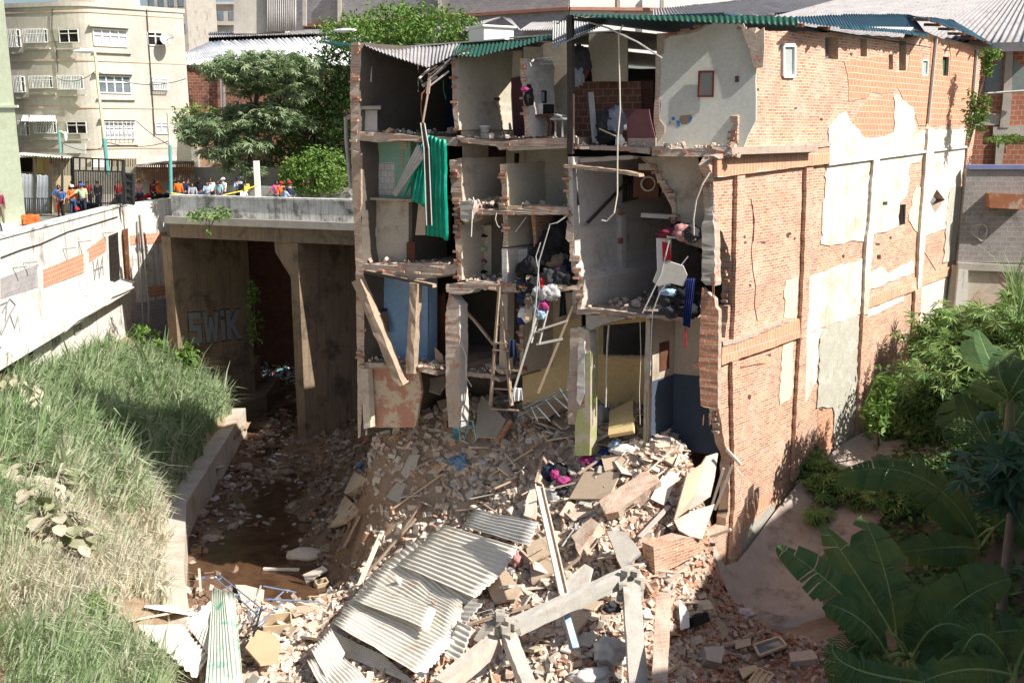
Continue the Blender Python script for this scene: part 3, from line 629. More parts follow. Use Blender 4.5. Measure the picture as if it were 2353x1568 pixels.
# corbelled ledges and pilasters
sp('brick_ledge', m_soldier, pl(3,[(370,1012),(525,965),(1090,930),(1090,1042),(372,1130)]), .13, .12, .8)
sp('string_course', m_brkn, pl(3,[(340,995),(525,940),(1090,905),(1090,932),(372,1015)]), .17, .16, 1)
sp('string_course', m_stainw, pl(3,[(1090,1042),(1700,962),(1975,930),(1975,942),(1700,975),(1088,1056)]), .12, .1, 0)
sp('brick_ledge', m_soldier, pl(6,[(405,900),(520,870),(830,742),(900,725),(905,845),(400,1018)]), .12, .11, .8)
sp('string_course', m_brkn, pl(6,[(405,870),(520,845),(830,718),(830,742),(520,870),(405,900)]), .15, .14, 1.4)
sp('brick_ledge', m_soldier, pl(6,[(1340,600),(1650,462),(1655,540),(1338,662)]), .09, .08, .8)
sp('brick_ledge', m_soldier, pl(6,[(1682,478),(1925,372),(1920,428),(1680,522)]), .09, .08, .8)
PIL = [pl(3,[(500,1122),(548,1118),(540,1567)],6,[(540,650),(520,850),(475,860),(485,640)]), pl(6,[(468,1000),(512,985),(545,1567)],9,[(545,420),(520,830),(500,880),(440,960),(468,600),(485,400)]),
       pl(3,[(945,1072),(986,1066)],6,[(962,400),(955,700),(940,830),(905,870),(925,400)]), pl(6,[(905,850),(945,840),(925,1567)],9,[(895,240),(855,275)]),
       pl(3,[(1372,1012),(1410,1005)],6,[(1378,100),(1365,250),(1335,700),(1308,705),(1325,250),(1345,100)]), pl(6,[(1308,700),(1335,690),(1290,1500),(1258,1530)]),
       pl(3,[(1722,822),(1760,820),(1755,1100)],6,[(1705,200),(1680,520),(1655,535),(1668,230)]), pl(6,[(1640,545),(1680,530),(1660,950),(1622,1010)]),
       pl(3,[(1990,800),(2030,800),(1990,1100)],6,[(1960,300),(1935,700),(1885,770),(1920,300)])]
for i, px in enumerate(PIL): sp('pilaster', m_brick if i not in (4,6) else m_white, px, .13 if i != 8 else .1, .12, .8)
# white pipes
for a, b in (((1782,238),(1728,790)), ((2040,320),(2000,800))):
    A, Bq = pW(T(3,*a)), pW(T(3,*b)); mb = MB(); f = lambda q_: Vector((C.x+W.x*q_[0]+NW.x*.08, C.y+W.y*q_[0]+NW.y*.08, q_[1])); mb.tube([f(A), f(Bq)], .06, 8); mb.build('downpipe', m_pvc, cb)
# window frames / panes set in the openings
def wpt(p, out): a, z = pW(p); q_ = C+W*a+NW*out; return Vector((q_.x, q_.y, z))
def wframe(px, out, w_, mat, pane=None, name='window'):
    P = [wpt(p, out) for p in px]; mb = MB()
    for i in range(4): mb.bar(P[i], P[(i+1)%4], w_, w_, up=NW.to_3d())
    fr = mb.build(name, mat, cb)
    if pane: mb = MB(); mb.add([wpt(p, out-.03) for p in px], [(0,1,2,3)]); mb.build('pane', pane, fr, solid=.01)
m_pane = M('curtained_pane', (.42,.46,.44), (.36,.4,.38), 1, rough=.3, bump=0); m_gpane = M('green_pane', (.04,.14,.09), (.05,.17,.1), 1, rough=.4, bump=0)
wframe(pl(3,[(812,290),(883,290),(883,487),(812,487)]), .02, .09, m_whitemetal, m_pane)
wframe(pl(3,[(1706,383),(1742,385),(1738,482),(1705,480)]), -.02, .06, m_whitemetal, m_pane)
wframe(pl(3,[(1838,366),(1873,369),(1867,483),(1835,480)]), -.1, .04, m_steel, m_gpane)
mb = MB()
for i in range(5):
    x = 1556+i*10; mb.bar(wpt(T(3,x,1306), -.05), wpt(T(3,x-2,1440), -.05), .03, .03)
mb.build('window_bars', m_steel, cb)
# --- free standing strips left of the wall edge
ext('broken_column', cb, [m_conc, m_brkn], pl(3,[(320,1140),(365,1130)],6,[(372,100),(385,460),(385,520),(370,515),(320,510),(298,480),(300,130)],3,[(310,1400),(335,1300),(330,1200)]), -.05, .3, .03)
ext('hanging_block_strip', cb, [m_hollow, m_brkn], pl(6,[(300,530),(380,600),(385,650),(405,670),(400,1300),(375,1310),(290,1280),(280,1000),(290,650)]), -.05, .16, .012)
for a, b in (((310,1340),(305,1405)), ((345,1330),(345,1408)), ((355,1330),(352,1400)), ((365,460),(368,620)), ((374,460),(377,625)), ((300,1000),(245,1030)), ((300,1020),(250,1045))):
    p, q_ = pF(T(6,*a), -.05), pF(T(6,*b), -.1); mb = MB(); mb.tube([B(p[0],-.05,p[1]), B(q_[0],-.1,q_[1])], .014, 5); mb.build('rebar', m_rust, cb)

# --- right bay: top room
sg = pW((1692,300), 0)[0]+.12
front('upper_room_wall', cb, m_wallgreen, pl(3,[(12,350),(22,222),(260,190),(300,160),(362,150),(385,122),(470,118),(535,140),(560,210),(600,300),(640,340),(640,600),(640,760),(560,960),(8,960),(20,900),(35,740),(25,450)]), sg, .14, .03)
G = lambda k, *p: [T(k,*a) for a in p]
front('exposed_blockwork', cb, m_brkn, pl(3,[(10,215),(75,210),(190,205),(270,185),(330,150),(340,165),(270,200),(200,222),(90,235),(60,250),(50,340),(12,370)]), sg-.03, .03, .01)
front('exposed_blockwork', cb, m_edge, pl(3,[(0,360),(30,355),(32,500),(25,640),(30,760),(65,800),(60,850),(20,905),(5,930),(-10,700),(2,520)]), sg-.03, .06, .02)
front('exposed_blockwork', cb, m_brkn, pl(3,[(530,125),(560,130),(575,180),(640,215),(690,170),(700,300),(690,420),(630,440),(600,320),(575,240)]), sg-.1, .16, .02)
front('peeled_spot', cb, M('bare_render', (.30,.24,.17), (.36,.3,.22), 4), pl(3,[(160,740),(235,730),(232,770),(200,795),(165,790),(155,765)]), sg-.004, .004, .01)
mbl = M('blue_paint_remnant', (.05,.22,.50), (.08,.28,.55), 3)
for p_ in ([(135,770),(158,772),(160,808),(140,808)], [(225,745),(240,750),(230,775),(220,790),(215,770)], [(105,750),(125,745),(128,765),(108,770)], [(90,778),(100,776),(98,790),(88,790)]): front('peeled_spot', cb, mbl, pl(3,p_), sg-.008, .004, .005)
mir = front('mirror_frame', None, M('maroon_frame', (.16,.03,.025), (.13,.025,.02), 4, rough=.4, bump=0), pl(3,[(275,452),(378,450),(373,620),(270,620)]), sg-.1, .05, holes=[pl(3,[(286,464),(366,462),(362,610),(282,610)])])
mir.name = 'wall_mirror'; WC.add('wall_mirror'); tag(mir, 'small dark red framed mirror hanging on the pale sunlit upper wall', 'mirror')
mb = MB(); P = [pF(T(3,*p), sg-.06) for p in ((284,462),(368,460),(364,612),(280,612))]; mb.add([B(a,sg-.06,z) for a, z in P], [(0,1,2,3)])
q = NT('mirror_glass'); mb.build('glass', q.out((.33,.31,.27), .25, .4, .5), mir)
pc = front('picture', None, M('tiny_picture', (.05,.08,.12), (.25,.05,.06), 9, bump=0), pl(3,[(510,486),(534,486),(534,524),(510,524)]), sg-.03, .02); pc.name = 'small_picture'; tag(pc, 'tiny dark picture on the pale upper wall right of the mirror', 'picture')
ext('floor_slab', cb, [m_brkn, m_floor], pl(3,[(-20,935),(100,950),(250,945),(490,940),(495,985),(420,1000),(200,1003),(-20,995)]), -.05, 5.0, .02)
ext('floor_slab', cb, [m_brkn, m_floor], pl(2,[(1545,925),(1900,935),(2060,950),(2055,985),(1900,965),(1545,950)]), .0, 5.0, .02)
front('brown_back_wall', cb, m_plas2, pl(2,[(1670,215),(1915,215),(1915,520),(2000,520),(1690,520),(1690,500),(1665,300)]), 1.8, .1)
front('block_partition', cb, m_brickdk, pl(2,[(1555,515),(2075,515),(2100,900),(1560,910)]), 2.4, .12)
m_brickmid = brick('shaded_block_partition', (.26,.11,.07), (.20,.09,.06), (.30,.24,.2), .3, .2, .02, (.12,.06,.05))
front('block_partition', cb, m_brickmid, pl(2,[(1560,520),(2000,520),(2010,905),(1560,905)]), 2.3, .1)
front('half_wall', cb, m_purple, pl(2,[(1900,700),(2050,697),(2060,760),(2090,880),(1915,885)]), .6, .12)
front('half_wall', cb, m_brkn, pl(2,[(1915,885),(2090,880),(2090,945),(1915,940)]), .3, .2, .01)
# steel post with lattice truss
post = ext('steel_post', cb, m_steel, pl(2,[(1524,100),(1558,95),(1565,905),(1560,985),(1528,985),(1530,600)]), -.12, .12)
ext('steel_post', cb, m_wood, pl(2,[(1562,600),(1572,600),(1572,915),(1562,915)]), -.1, .04)
mb = MB(); A = lambda x, y, s=0: B(*(lambda q_: (q_[0], s, q_[1]))(pF(T(2,x,y), s)))
for (a, b) in (((1560,105),(1790,140)), ((1560,125),(1790,158))): mb.bar(A(*a,-.05), A(*b,-.05), .03, .03)
for i in range(12): x = 1565+i*18; mb.bar(A(x,108+i*2.4,-.05), A(x+9,128+i*2.4,-.05), .015, .015); mb.bar(A(x+9,128+i*2.4,-.05), A(x+18,110+i*2.4,-.05), .015, .015)
mb.build('roof_truss', m_steel, cb)
mb = MB(); mb.tube([A(1660,140,-.1), A(1790,180,-.3), A(1980,270,-.5), A(2135,372,-.6)], .025, 6); mb.build('bent_pipe', m_galv, cb)
# right bay: tall room below
tC = pF(T(2,1555,1300))[0]; print('tC', tC)
side('room_wall', cb, m_roomwhite, pl(2,[(1560,1000),(2200,1000)],5,[(2200,480),(1880,690),(1590,690)]), tC-.12, .15)
front('room_wall', cb, m_roomgrey, pl(2,[(1840,1000),(2352,1000)],5,[(2352,700),(1840,700)]), 6.8, .1)
for px in (pl(5,[(1735,585),(1850,545),(1850,588),(1735,618)]), pl(5,[(1885,540),(2080,470),(2080,500),(1885,582)])): side('skirting', cb, m_dkblue, px, tC-.12, .03, out=.03)
side('wall_pier', cb, m_roomwhite, pl(2,[(1840,1330),(1868,1325)],5,[(1885,548),(1850,560)]), tC-.12, .3, out=.18)
for px, sq_ in ((pl(2,[(1830,1335),(1858,1328),(1858,1365),(1830,1372)]),0), (pl(5,[(1832,212),(1848,208),(1848,242),(1832,246)]),0)): side('fuse_box', cb, m_rust, px, tC-.12, .1, out=.22)
side('bare_brick_spot', cb, m_edge, pl(5,[(1890,190),(1915,180),(1925,215),(1910,250),(1892,240)]), tC-.12, .02, out=.012, jag=.02)
side('render_scar', cb, m_plas, pl(5,[(1590,640),(1650,600),(1730,480),(1800,340),(1810,340),(1790,430),(1720,540),(1640,640)]), tC-.12, .02, out=.012, jag=.02)
tE0 = pF(T(2,2352,1300), 1.0)[0]
front('room_wall', cb, m_plas, pl(2,[(1990,1000),(2110,1000),(2362,1000)],6,[(372,130),(372,300),(200,250),(130,190)],2,[(2228,1440),(2225,1330),(2200,1240),(2130,1140),(2105,1090),(2040,1040)]), .9, .14, .0)
front('broken_wall_edge', cb, m_edge, pl(2,[(1990,1010),(2040,1035),(2110,1090),(2150,1160),(2215,1240),(2228,1330),(2228,1440),(2200,1440),(2195,1330),(2150,1230),(2100,1150),(2085,1080)]), .86, .1, .015)
front('wall_panel', cb, m_plas, pl(2,[(1985,1045),(2105,1045),(2100,1088),(1985,1085)]), 1.1, .1)
# loose beam hanging under the upper floor
ext('fallen_joist', cb, [m_wood,m_wood], pl(2,[(1505,1050),(1560,1052),(1900,1090),(1985,1110),(1990,1128),(1960,1125),(1850,1105),(1510,1070)]), -.25, .25, .012)
ext('fallen_joist', cb, [m_conc,m_conc], pl(2,[(1600,1010),(1935,990),(1960,1000),(1940,1015),(1610,1040)]), .1, .25, .015)
mb = MB(); mb.bar(A(1575,1090,.1), A(1600,1310,.1), .06, .06); mb.build('strut', m_steel, cb)
mb = MB(); mb.bar(B(tC-.3,.3,zF(T(2,1610,1420),.3)), A(1960,1110,2.4), .07, .07); mb.build('strut', m_steel, cb)
# lower slab and ground floor of the right bay
ext('floor_slab', cb, [m_floor, m_floor], pl(5,[(1590,668),(1700,660),(1900,690),(2080,705),(2270,700),(2300,735),(2180,742),(2080,722),(1900,722),(1700,698),(1590,700)]), -.1, 7.0, .02)
ext('concrete_beam', cb, [m_conc, m_conc], pl(5,[(1648,700),(1905,715),(1900,730),(1760,760),(1680,800),(1650,795)]), 0, .3)
ext('column', cb, [m_brkn, m_conc], pl(5,[(1548,790),(1600,780),(1660,800),(1675,830),(1680,1150),(1640,1290),(1600,1310),(1590,1400),(1535,1400),(1530,1200),(1545,1000)]), -.05, .35, .02)
ext('column', cb, [m_lime, m_lime], pl(5,[(1645,950),(1678,940),(1678,1400),(1672,1600),(1578,1600),(1580,1400),(1595,1310),(1640,1290)]), -.1, .32)
ext('render_scar', cb, [m_roomwhite, m_roomwhite], pl(5,[(1600,880),(1640,870),(1640,1200),(1610,1280),(1590,1250)]), -.11, .08, .01)
front('room_wall', cb, m_yellow, pl(5,[(1680,780),(2060,700),(2060,1600),(1680,1600)]), 2.6, .12, holes=[pl(5,[(1762,770),(2030,745),(2030,962),(1762,955)])])
front('door_trim', cb, m_lime, pl(5,[(1728,790),(1760,775),(1760,955),(1728,955)]), 2.55, .04)
front('room_wall', cb, m_roomgrey, pl(5,[(1700,740),(2060,700),(2060,1100),(1700,1100)]), 5.2, .1)
front('window_sill', cb, m_brkn, pl(5,[(1765,958),(2028,965),(2028,980),(1765,972)]), 2.5, .2, .01)
tE = pF(T(5,2050,1100), .3)[0]
sE = pW(T(5,2208,1100), tE)[0]
ext('door_jamb', cb, [m_plas, m_wood], pl(5,[(2035,735),(2060,735),(2055,1100),(2045,1567),(2020,1567),(2022,1000)]), .2, .14, .008)
ext('door_jamb', cb, [m_lime, m_lime], pl(5,[(2018,1200),(2034,1200),(2030,1560),(2016,1560)]), .15, .1)
side('room_wall', cb, m_plas, pl(5,[(2055,720),(2212,720),(2212,1080),(2053,1132)]), tE, .12)
side('dado_wall', cb, m_navy, pl(5,[(2053,1132),(2212,1078),(2212,1560),(2053,1640)]), tE, .12)
side('plaque', cb, m_wooddk, pl(5,[(2118,882),(2176,868),(2176,1042),(2118,1062)]), tE, .04, out=.03)
front('room_wall', cb, m_plas, pl(5,[(2200,720),(2410,720),(2440,1100),(2440,1095),(2205,1076)]), sE, .12)
front('dado_wall', cb, m_navy, pl(5,[(2205,1076),(2480,1098),(2500,1600),(2205,1560)]), sE, .12)

# --- middle and left bays
tL = pF(T(2,180,900))[0]; tA = pF(T(2,800,600))[0]; tB = pF(T(2,1120,1100))[0]
# party walls
ext('party_wall', hs, [m_edge, m_inner], pl(2,[(150,280),(168,272),(215,272),(215,420),(205,520),(200,700),(195,840),(205,900),(215,980),(215,1567)],5,[(235,400),(235,1000),(210,1480),(195,1490),(190,1000),(180,400),(165,0)],2,[(160,1300),(150,940),(145,600)]), 0, 5.2, .012, seed=5)
ext('exposed_timber_post', hs, [m_wood, m_wood], pl(2,[(160,960),(212,975),(214,1300),(205,1340),(165,1310)]), -.06, .07, .008)
ext('party_wall', hs, [m_brkn, m_plas], pl(2,[(790,372),(812,365),(822,500),(830,700),(842,830),(815,832),(800,700),(795,500)]), 0, 3.0, .01, seed=6)
ext('party_wall', hs, [m_edge, m_plas], pl(2,[(780,1020),(850,1008),(862,1300),(850,1460)],5,[(835,20),(858,180),(855,480),(830,490),(820,300),(808,100),(808,0)],2,[(790,1250)]), 0, 4.6, .018, seed=7)
ext('party_wall', hs, [m_edge, m_plas2], pl(2,[(1098,1050),(1140,1045),(1148,1340),(1120,1345),(1112,1200)]), 0, 2.2, .018, seed=8)
ext('party_wall', hs, [m_edge, m_plas2], pl(5,[(1120,65),(1148,60),(1152,270),(1118,270),(1125,160)]), 0, 2.5, .014, seed=9)
ext('tiled_half_wall', hs, [m_tile, m_tile], pl(5,[(1112,280),(1145,280),(1145,520),(1115,520)]), 0, 1.9)
front('tiled_half_wall', hs, m_tile, pl(5,[(1145,290),(1275,280),(1275,330),(1260,380),(1210,440),(1205,500),(1145,505)]), .5, .08, .01)
ext('party_wall', hs, [m_edge, m_roomwhite], pl(2,[(1520,1075),(1558,1090),(1555,1400),(1562,1500)],5,[(1590,150),(1570,300),(1590,420),(1640,480),(1620,640),(1600,690),(1590,620),(1575,420),(1548,330),(1545,200),(1530,0)]), 0, 6.5, .018, seed=10)
ext('broken_render', hs, [m_brkn,m_brkn], pl(2,[(1530,1420),(1562,1440)],5,[(1572,160),(1565,235),(1540,235),(1520,215),(1530,100)]), -.04, .1, .02)
# storey floors of the left bay
ext('floor_slab', hs, [m_edge, m_floor], pl(2,[(200,842),(450,852),(560,870),(830,878),(835,912),(820,935),(560,905),(470,895),(320,910),(200,895)]), 0, 5, .014)
ext('floor_slab', hs, [m_brkn, m_floor], pl(2,[(205,1258),(520,1272),(560,1262),(560,1280),(520,1290),(205,1272)]), .35, 4.5, .01)
ext('floor_slab', hs, [m_brkn, m_floor], pl(5,[(235,378),(450,372),(700,368),(830,385),(815,440),(640,470),(540,490),(420,455),(235,415)]), 0, 5, .035)
ext('lintel', hs, [m_steel, m_wood], pl(5,[(230,418),(670,508),(672,530),(540,500),(232,436)]), -.15, .18)
ext('floor_slab', hs, [m_brkn, m_floor], pl(5,[(205,1003),(640,1025),(700,1060),(700,1090),(580,1060),(205,1040)]), 0, 5, .02)
front('room_wall', hs, m_green1, pl(2,[(195,900),(530,905),(530,1275),(195,1265)]), .7, .1)
side('room_wall', hs, m_green1, pl(2,[(530,905),(700,880),(700,1270),(530,1275)]), pF(T(2,530,1000),.7)[0], .1)
front('bare_brick_spot', hs, m_edge, pl(2,[(470,905),(510,905),(508,940),(480,950),(478,1080),(470,1090)]), .68, .03, .008)
front('wall_tiles', hs, m_tile, pl(2,[(300,1037),(428,1037),(430,1245),(303,1242)]), .69, .02)
front('wall_tiles', hs, m_tile, pl(2,[(218,1028),(300,1032),(300,1078),(218,1074)]), .69, .02)
front('peeled_spot', hs, m_brkn, pl(2,[(218,1078),(296,1080),(300,1240),(240,1245),(218,1235)]), .69, .02, .008)
front('room_wall', hs, m_plas, pl(2,[(205,1268),(518,1285)],5,[(518,380),(205,372)]), .6, .1)
front('wall_panel', hs, m_roomwhite, pl(5,[(215,200),(300,205),(302,350),(230,360),(215,330)]), .58, .02, .008)
front('wall_panel', hs, m_purple if 0 else m_plas2, pl(5,[(212,145),(320,150),(318,205),(212,200)]), .57, .02)
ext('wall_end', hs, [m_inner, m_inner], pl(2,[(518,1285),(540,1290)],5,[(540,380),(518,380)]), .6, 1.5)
front('room_wall', hs, m_blue, pl(5,[(230,420),(640,500),(640,1030),(230,1010)]), .8, .1)
side('room_wall', hs, m_blue, pl(5,[(632,470),(700,440),(700,1060),(632,1030)]), pF(T(5,634,800),.8)[0], .08)
front('room_wall', hs, m_peel, pl(5,[(205,1035),(580,1040),(600,1200),(560,1420),(205,1420)]), .25, .15, .012)
ext('pillar', hs, [m_plas, m_plas], pl(5,[(210,1040),(255,1045),(275,1420),(232,1430)]), -.05, .2, .008)
# top storey back surfaces
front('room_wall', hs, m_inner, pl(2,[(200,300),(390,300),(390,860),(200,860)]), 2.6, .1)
front('room_wall', hs, m_dkblue, pl(2,[(380,340),(830,340),(830,880),(380,880)]), 3.6, .1)
side('room_wall', hs, m_plas2, pl(2,[(818,340),(1250,320),(1250,880),(840,880)]), tA, .04, out=.12)
sdoor = pW(T(2,1165,600), tA)[0]
front('room_wall', hs, m_plas2, pl(2,[(1185,330),(1240,330),(1240,880),(1185,880),(1170,600)]), max(.8,sdoor*.6), .08)
front('door', hs, m_purple, pl(2,[(1170,500),(1250,490),(1250,875),(1190,875)]), max(.7,sdoor*.6)-.1, .06)
ext('party_wall', hs, [m_edge, m_roomwhite], pl(2,[(1230,375),(1258,372),(1272,420),(1268,560),(1278,700),(1290,870),(1262,878),(1250,700),(1245,560),(1228,480)]), 0, 1.2, .012, seed=12)
front('room_wall', hs, m_roomwhite, pl(2,[(1250,300),(1370,300),(1372,870),(1260,870)]), 1.3, .1)
front('room_wall', hs, m_plas, pl(2,[(1360,280),(1540,250),(1540,880),(1360,880)]), 2.2, .1)
# floors of the middle bay
ext('floor_slab', hs, [m_edge, m_floor], pl(2,[(820,868),(900,880),(1080,905),(1280,885),(1530,878),(1530,925),(1150,945),(1100,960),(1080,935),(950,920),(850,910)]), -.05, 5, .018)
ext('ceiling_edge', hs, [m_plas, m_plas], pl(2,[(1130,945),(1530,926),(1530,945),(1160,962)]), -.02, .3)
ext('floor_slab', hs, [m_brkn, m_floor], pl(2,[(855,1300),(940,1325),(1130,1345),(1300,1310),(1530,1325),(1540,1370),(1150,1372),(940,1372),(860,1345)]), -.1, 5, .03)
ext('broken_slab_corner', hs, [m_conc, m_brkn], pl(2,[(845,1285),(925,1280),(935,1330),(915,1400),(875,1425),(850,1400)]), -.3, .5, .02)
ext('floor_slab', hs, [m_brkn, m_floor], pl(5,[(755,508),(960,485),(1100,500),(1380,505),(1610,515),(1610,545),(1380,560),(1110,560),(960,530),(760,560)]), -.1, 5, .03)
front('room_wall', hs, m_plas2, pl(2,[(1140,950),(1530,930),(1530,1320),(1140,1340)]), 1.7, .1, holes=[pl(2,[(1192,978),(1225,975),(1222,1048),(1190,1045)])])
front('wall_crack', hs, m_edge, pl(2,[(1252,960),(1262,960),(1262,1100),(1278,1160),(1268,1230),(1272,1310),(1260,1310),(1255,1230),(1266,1160),(1252,1100)]), 1.68, .03)
side('room_wall', hs, m_plas, pl(2,[(850,920),(1010,930),(1015,1240),(860,1265)]), tA, .04, out=.1)
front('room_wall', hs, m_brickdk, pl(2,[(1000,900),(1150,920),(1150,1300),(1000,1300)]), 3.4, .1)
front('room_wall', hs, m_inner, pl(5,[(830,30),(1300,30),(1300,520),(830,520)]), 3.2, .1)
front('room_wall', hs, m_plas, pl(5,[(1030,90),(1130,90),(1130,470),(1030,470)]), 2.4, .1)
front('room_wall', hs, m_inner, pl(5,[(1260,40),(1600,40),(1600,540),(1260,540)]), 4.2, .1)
front('room_wall', hs, m_yellow2, pl(5,[(1335,60),(1450,60),(1400,260),(1330,300)]), 2.6, .08)
ext('broken_wall_edge', hs, [m_hollow, m_edge], pl(5,[(1300,70),(1325,70),(1335,290),(1318,290),(1310,180)]), .6, .8, .008)
# ground storey of the middle bay
front('room_wall', hs, m_plas, pl(5,[(1245,560),(1620,560),(1620,735),(1245,735)]), 2.2, .1)
front('room_wall', hs, m_yellow2, pl(5,[(1245,735),(1620,735),(1620,1300),(1245,1300)]), 2.2, .1)
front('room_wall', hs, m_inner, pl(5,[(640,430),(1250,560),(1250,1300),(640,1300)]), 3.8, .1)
ext('broken_wall_edge', hs, [m_edge, m_plas], pl(5,[(1225,640),(1248,640),(1250,1080),(1228,1080)]), .8, 1.4, .012)
ext('column', hs, [m_plas, m_plas], pl(5,[(1105,568),(1150,568),(1148,780),(1140,1080),(1095,1082),(1100,800)]), .5, .3)
ext('column', hs, [m_brkn, m_roomwhite], pl(5,[(775,560),(842,640),(845,900),(840,1150),(852,1300),(850,1420),(775,1420),(765,1300),(755,1180),(752,700)]), -.05, .35, .016)
ext('column_head', hs, [m_brkn, m_conc], pl(5,[(755,535),(960,485),(965,520),(920,560),(850,575),(780,565)]), -.1, .35, .02)
ext('floor_slab', hs, [m_brkn, m_floor], pl(5,[(850,1060),(1030,1080),(1100,1110),(1100,1130),(1030,1105),(850,1090)]), .3, 3.5, .03)
front('dark_doorway', hs, m_wooddk, pl(5,[(680,600),(750,560),(750,960),(680,900)]), 1.6, .08)
# backs, closing the houses so no daylight leaks in
for s_ in (7.4,):
    mb = MB(); mb.hexa([B(tL+.1,s_,4),B(-.2 if 0 else .34,s_,4),B(.34,s_+.2,4),B(tL+.1,s_+.2,4),B(tL+.1,s_,17.2),B(.34,s_,17.2),B(.34,s_+.2,17.2),B(tL+.1,s_+.2,17.2)]); mb.build('back_wall', m_inner, cb)
mb = MB(); mb.hexa([B(tL+.1,5.2,4),B(tL+.35,5.2,4),B(tL+.35,17.4,4),B(tL+.1,17.4,4),B(tL+.1,5.2,17.6),B(tL+.35,5.2,17.6),B(tL+.35,17.4,17.6),B(tL+.1,17.4,17.6)]); mb.build('outer_wall', m_brick, hs)
# leaning posts of the left bay
def fp(k, x, y, s=0): a, z = pF(T(k,x,y), s); return B(a, s, z)
mb = MB(); mb.rough_bar(fp(5,200,480,-.15), fp(5,478,1150,-.35), .32, .28, 12, .02); mb.build('leaning_column', m_wood, hs)
mb = MB(); mb.rough_bar(fp(5,565,498,-.1), fp(5,538,1070,-.1), .34, .25, 10, .02); mb.build('timber_post', m_wood, hs)
mb = MB(); mb.rough_bar(fp(5,690,870,1.2), fp(5,665,900,1.2), .02, .02, 2, .0);
# pipe outside the left edge
mb = MB(); p_ = [atY(T(2,150,745),31.5), atY(T(2,115,750),31.5), atY(T(2,120,900),31.5), atY(T(2,150,1205),31.5)]; mb.tube(p_, .06, 8); mb.build('drain_pipe', m_pvc, hs)

# --- roofs
def corr(A_, B_, nr, amp=.03, nu=8, par=None, name='roof_sheet', mat=None, dent=.03, seed=1, sub=8, solid=.006, label=None, cat=None, group=None):
    """corrugated sheet lofted between two 3-D polylines; ridges run from A_ to B_"""
    rn = random.Random(seed)
    def pol(P, u):
        L = [0]
        for a, b in zip(P, P[1:]): L.append(L[-1]+(Vector(b)-Vector(a)).length)
        x = u*L[-1]
        for i in range(len(P)-1):
            if x <= L[i+1] or i == len(P)-2: return Vector(P[i]).lerp(Vector(P[i+1]), (x-L[i])/max(1e-6, L[i+1]-L[i]))
    c0 = (Vector(A_[-1])-Vector(A_[0])); c1 = (Vector(B_[0])-Vector(A_[0])); nrm = c0.cross(c1).normalized()
    if nrm.z < 0: nrm = -nrm
    sd = rn.uniform(0, 50); nv = nr*sub
    ej = [rn.uniform(-.012, .012) for _ in range(nr+2)]
    def f(u, v):
        e = ej[int(v*nr)]*(1 if u > .5 else -1)*(1 if u in (0, 1) else 0)
        p = pol(A_, v).lerp(pol(B_, v), u+e)
        return p+nrm*(amp*math.cos(2*math.pi*v*nr)+dent*mn.noise(p*.9+Vector((sd,0,0)))*2+dent*.5*mn.noise(p*3+Vector((sd,0,0))))
    mb = MB(); mb.sheet(f, nu, nv)
    o = mb.build(name, mat or m_galvdust, par, smooth=True, solid=solid)
    if label: tag(o, label, cat or 'metal sheet', group)
    return o
corr([fp(2,232,276,2.2), fp(2,450,298,2.2), fp(2,700,298,2.2), fp(2,850,274,2.2)], [fp(2,240,286,-.1), fp(2,350,340,-.1), fp(2,650,432,-.1), fp(2,822,345,-.1)], 26, .022, 5, hs, 'roof_sheet', m_zinc, .02)
corr([fp(2,835,280,2.4), fp(2,1240,262,2.4), fp(2,1440,218,2.4)], [fp(2,800,352,-.2), fp(2,960,366,-.2), fp(2,1100,330,-.2), fp(2,1440,240,-.2)], 24, .025, 5, hs, 'roof_sheet', m_greendk, .02)
corr([fp(2,1440,140,1.5), fp(2,1780,132,1.5)], [fp(2,1436,310,-.2), fp(2,1600,235,-.2), fp(2,1775,152,-.2)], 22, .02, 4, cb, 'roof_sheet', m_galv, .01)
corr([fp(2,1460,150,.5), fp(2,1540,92,.5)], [fp(2,1462,158,-.1), fp(2,1548,100,-.1)], 4, .02, 2, cb, 'roof_sheet', m_steel, .01)
corr([fp(2,-60,262,1.5), fp(2,160,276,1.5)], [fp(2,60,300,.0), fp(2,160,296,0)], 5, .02, 2, hs, 'roof_sheet', m_greendk, .01)
def Rf(t, s, z): return B(t, s, z)
# main roof decks (mostly edge-on from the street side)
mb = MB(); zr = 18.05
mb.hexa([B(tL+.6,2.2,zr-.35),B(tA,2.2,zr-.2),B(tA,17.5,zr-.3),B(tL+.6,17.5,zr-.3),B(tL+.6,2.2,zr-.31),B(tA,2.2,zr-.16),B(tA,17.5,zr-.26),B(tL+.6,17.5,zr-.26)]); mb.build('roof_deck', m_galv, hs)
mb = MB(); mb.hexa([B(tA,2.4,17.9),B(tC+.2,2.4,18.0),B(tC+.2,17.5,18.1),B(tA,17.5,18.0),B(tA,2.4,17.94),B(tC+.2,2.4,18.04),B(tC+.2,17.5,18.14),B(tA,17.5,18.04)]); mb.build('roof_deck', m_galv, hs)
z1 = zF(T(2,1600,125)); z2 = zF(T(3,900,160), 0)
corr([fp(2,1560,92,0), fp(2,2352,100,0), fp(3,520,100,0), fp(3,905,108,0)], [fp(2,1560,100,-.45), fp(2,2352,140,-.45), fp(3,520,150,-.45), fp(3,912,163,-.45)], 40, .02, 2, cb, 'roof_edge', m_greendk, .01)
zr2 = zF(T(2,1800,110), 0)
mb = MB(); ze = pW(T(3,1650,235), 0)[1]
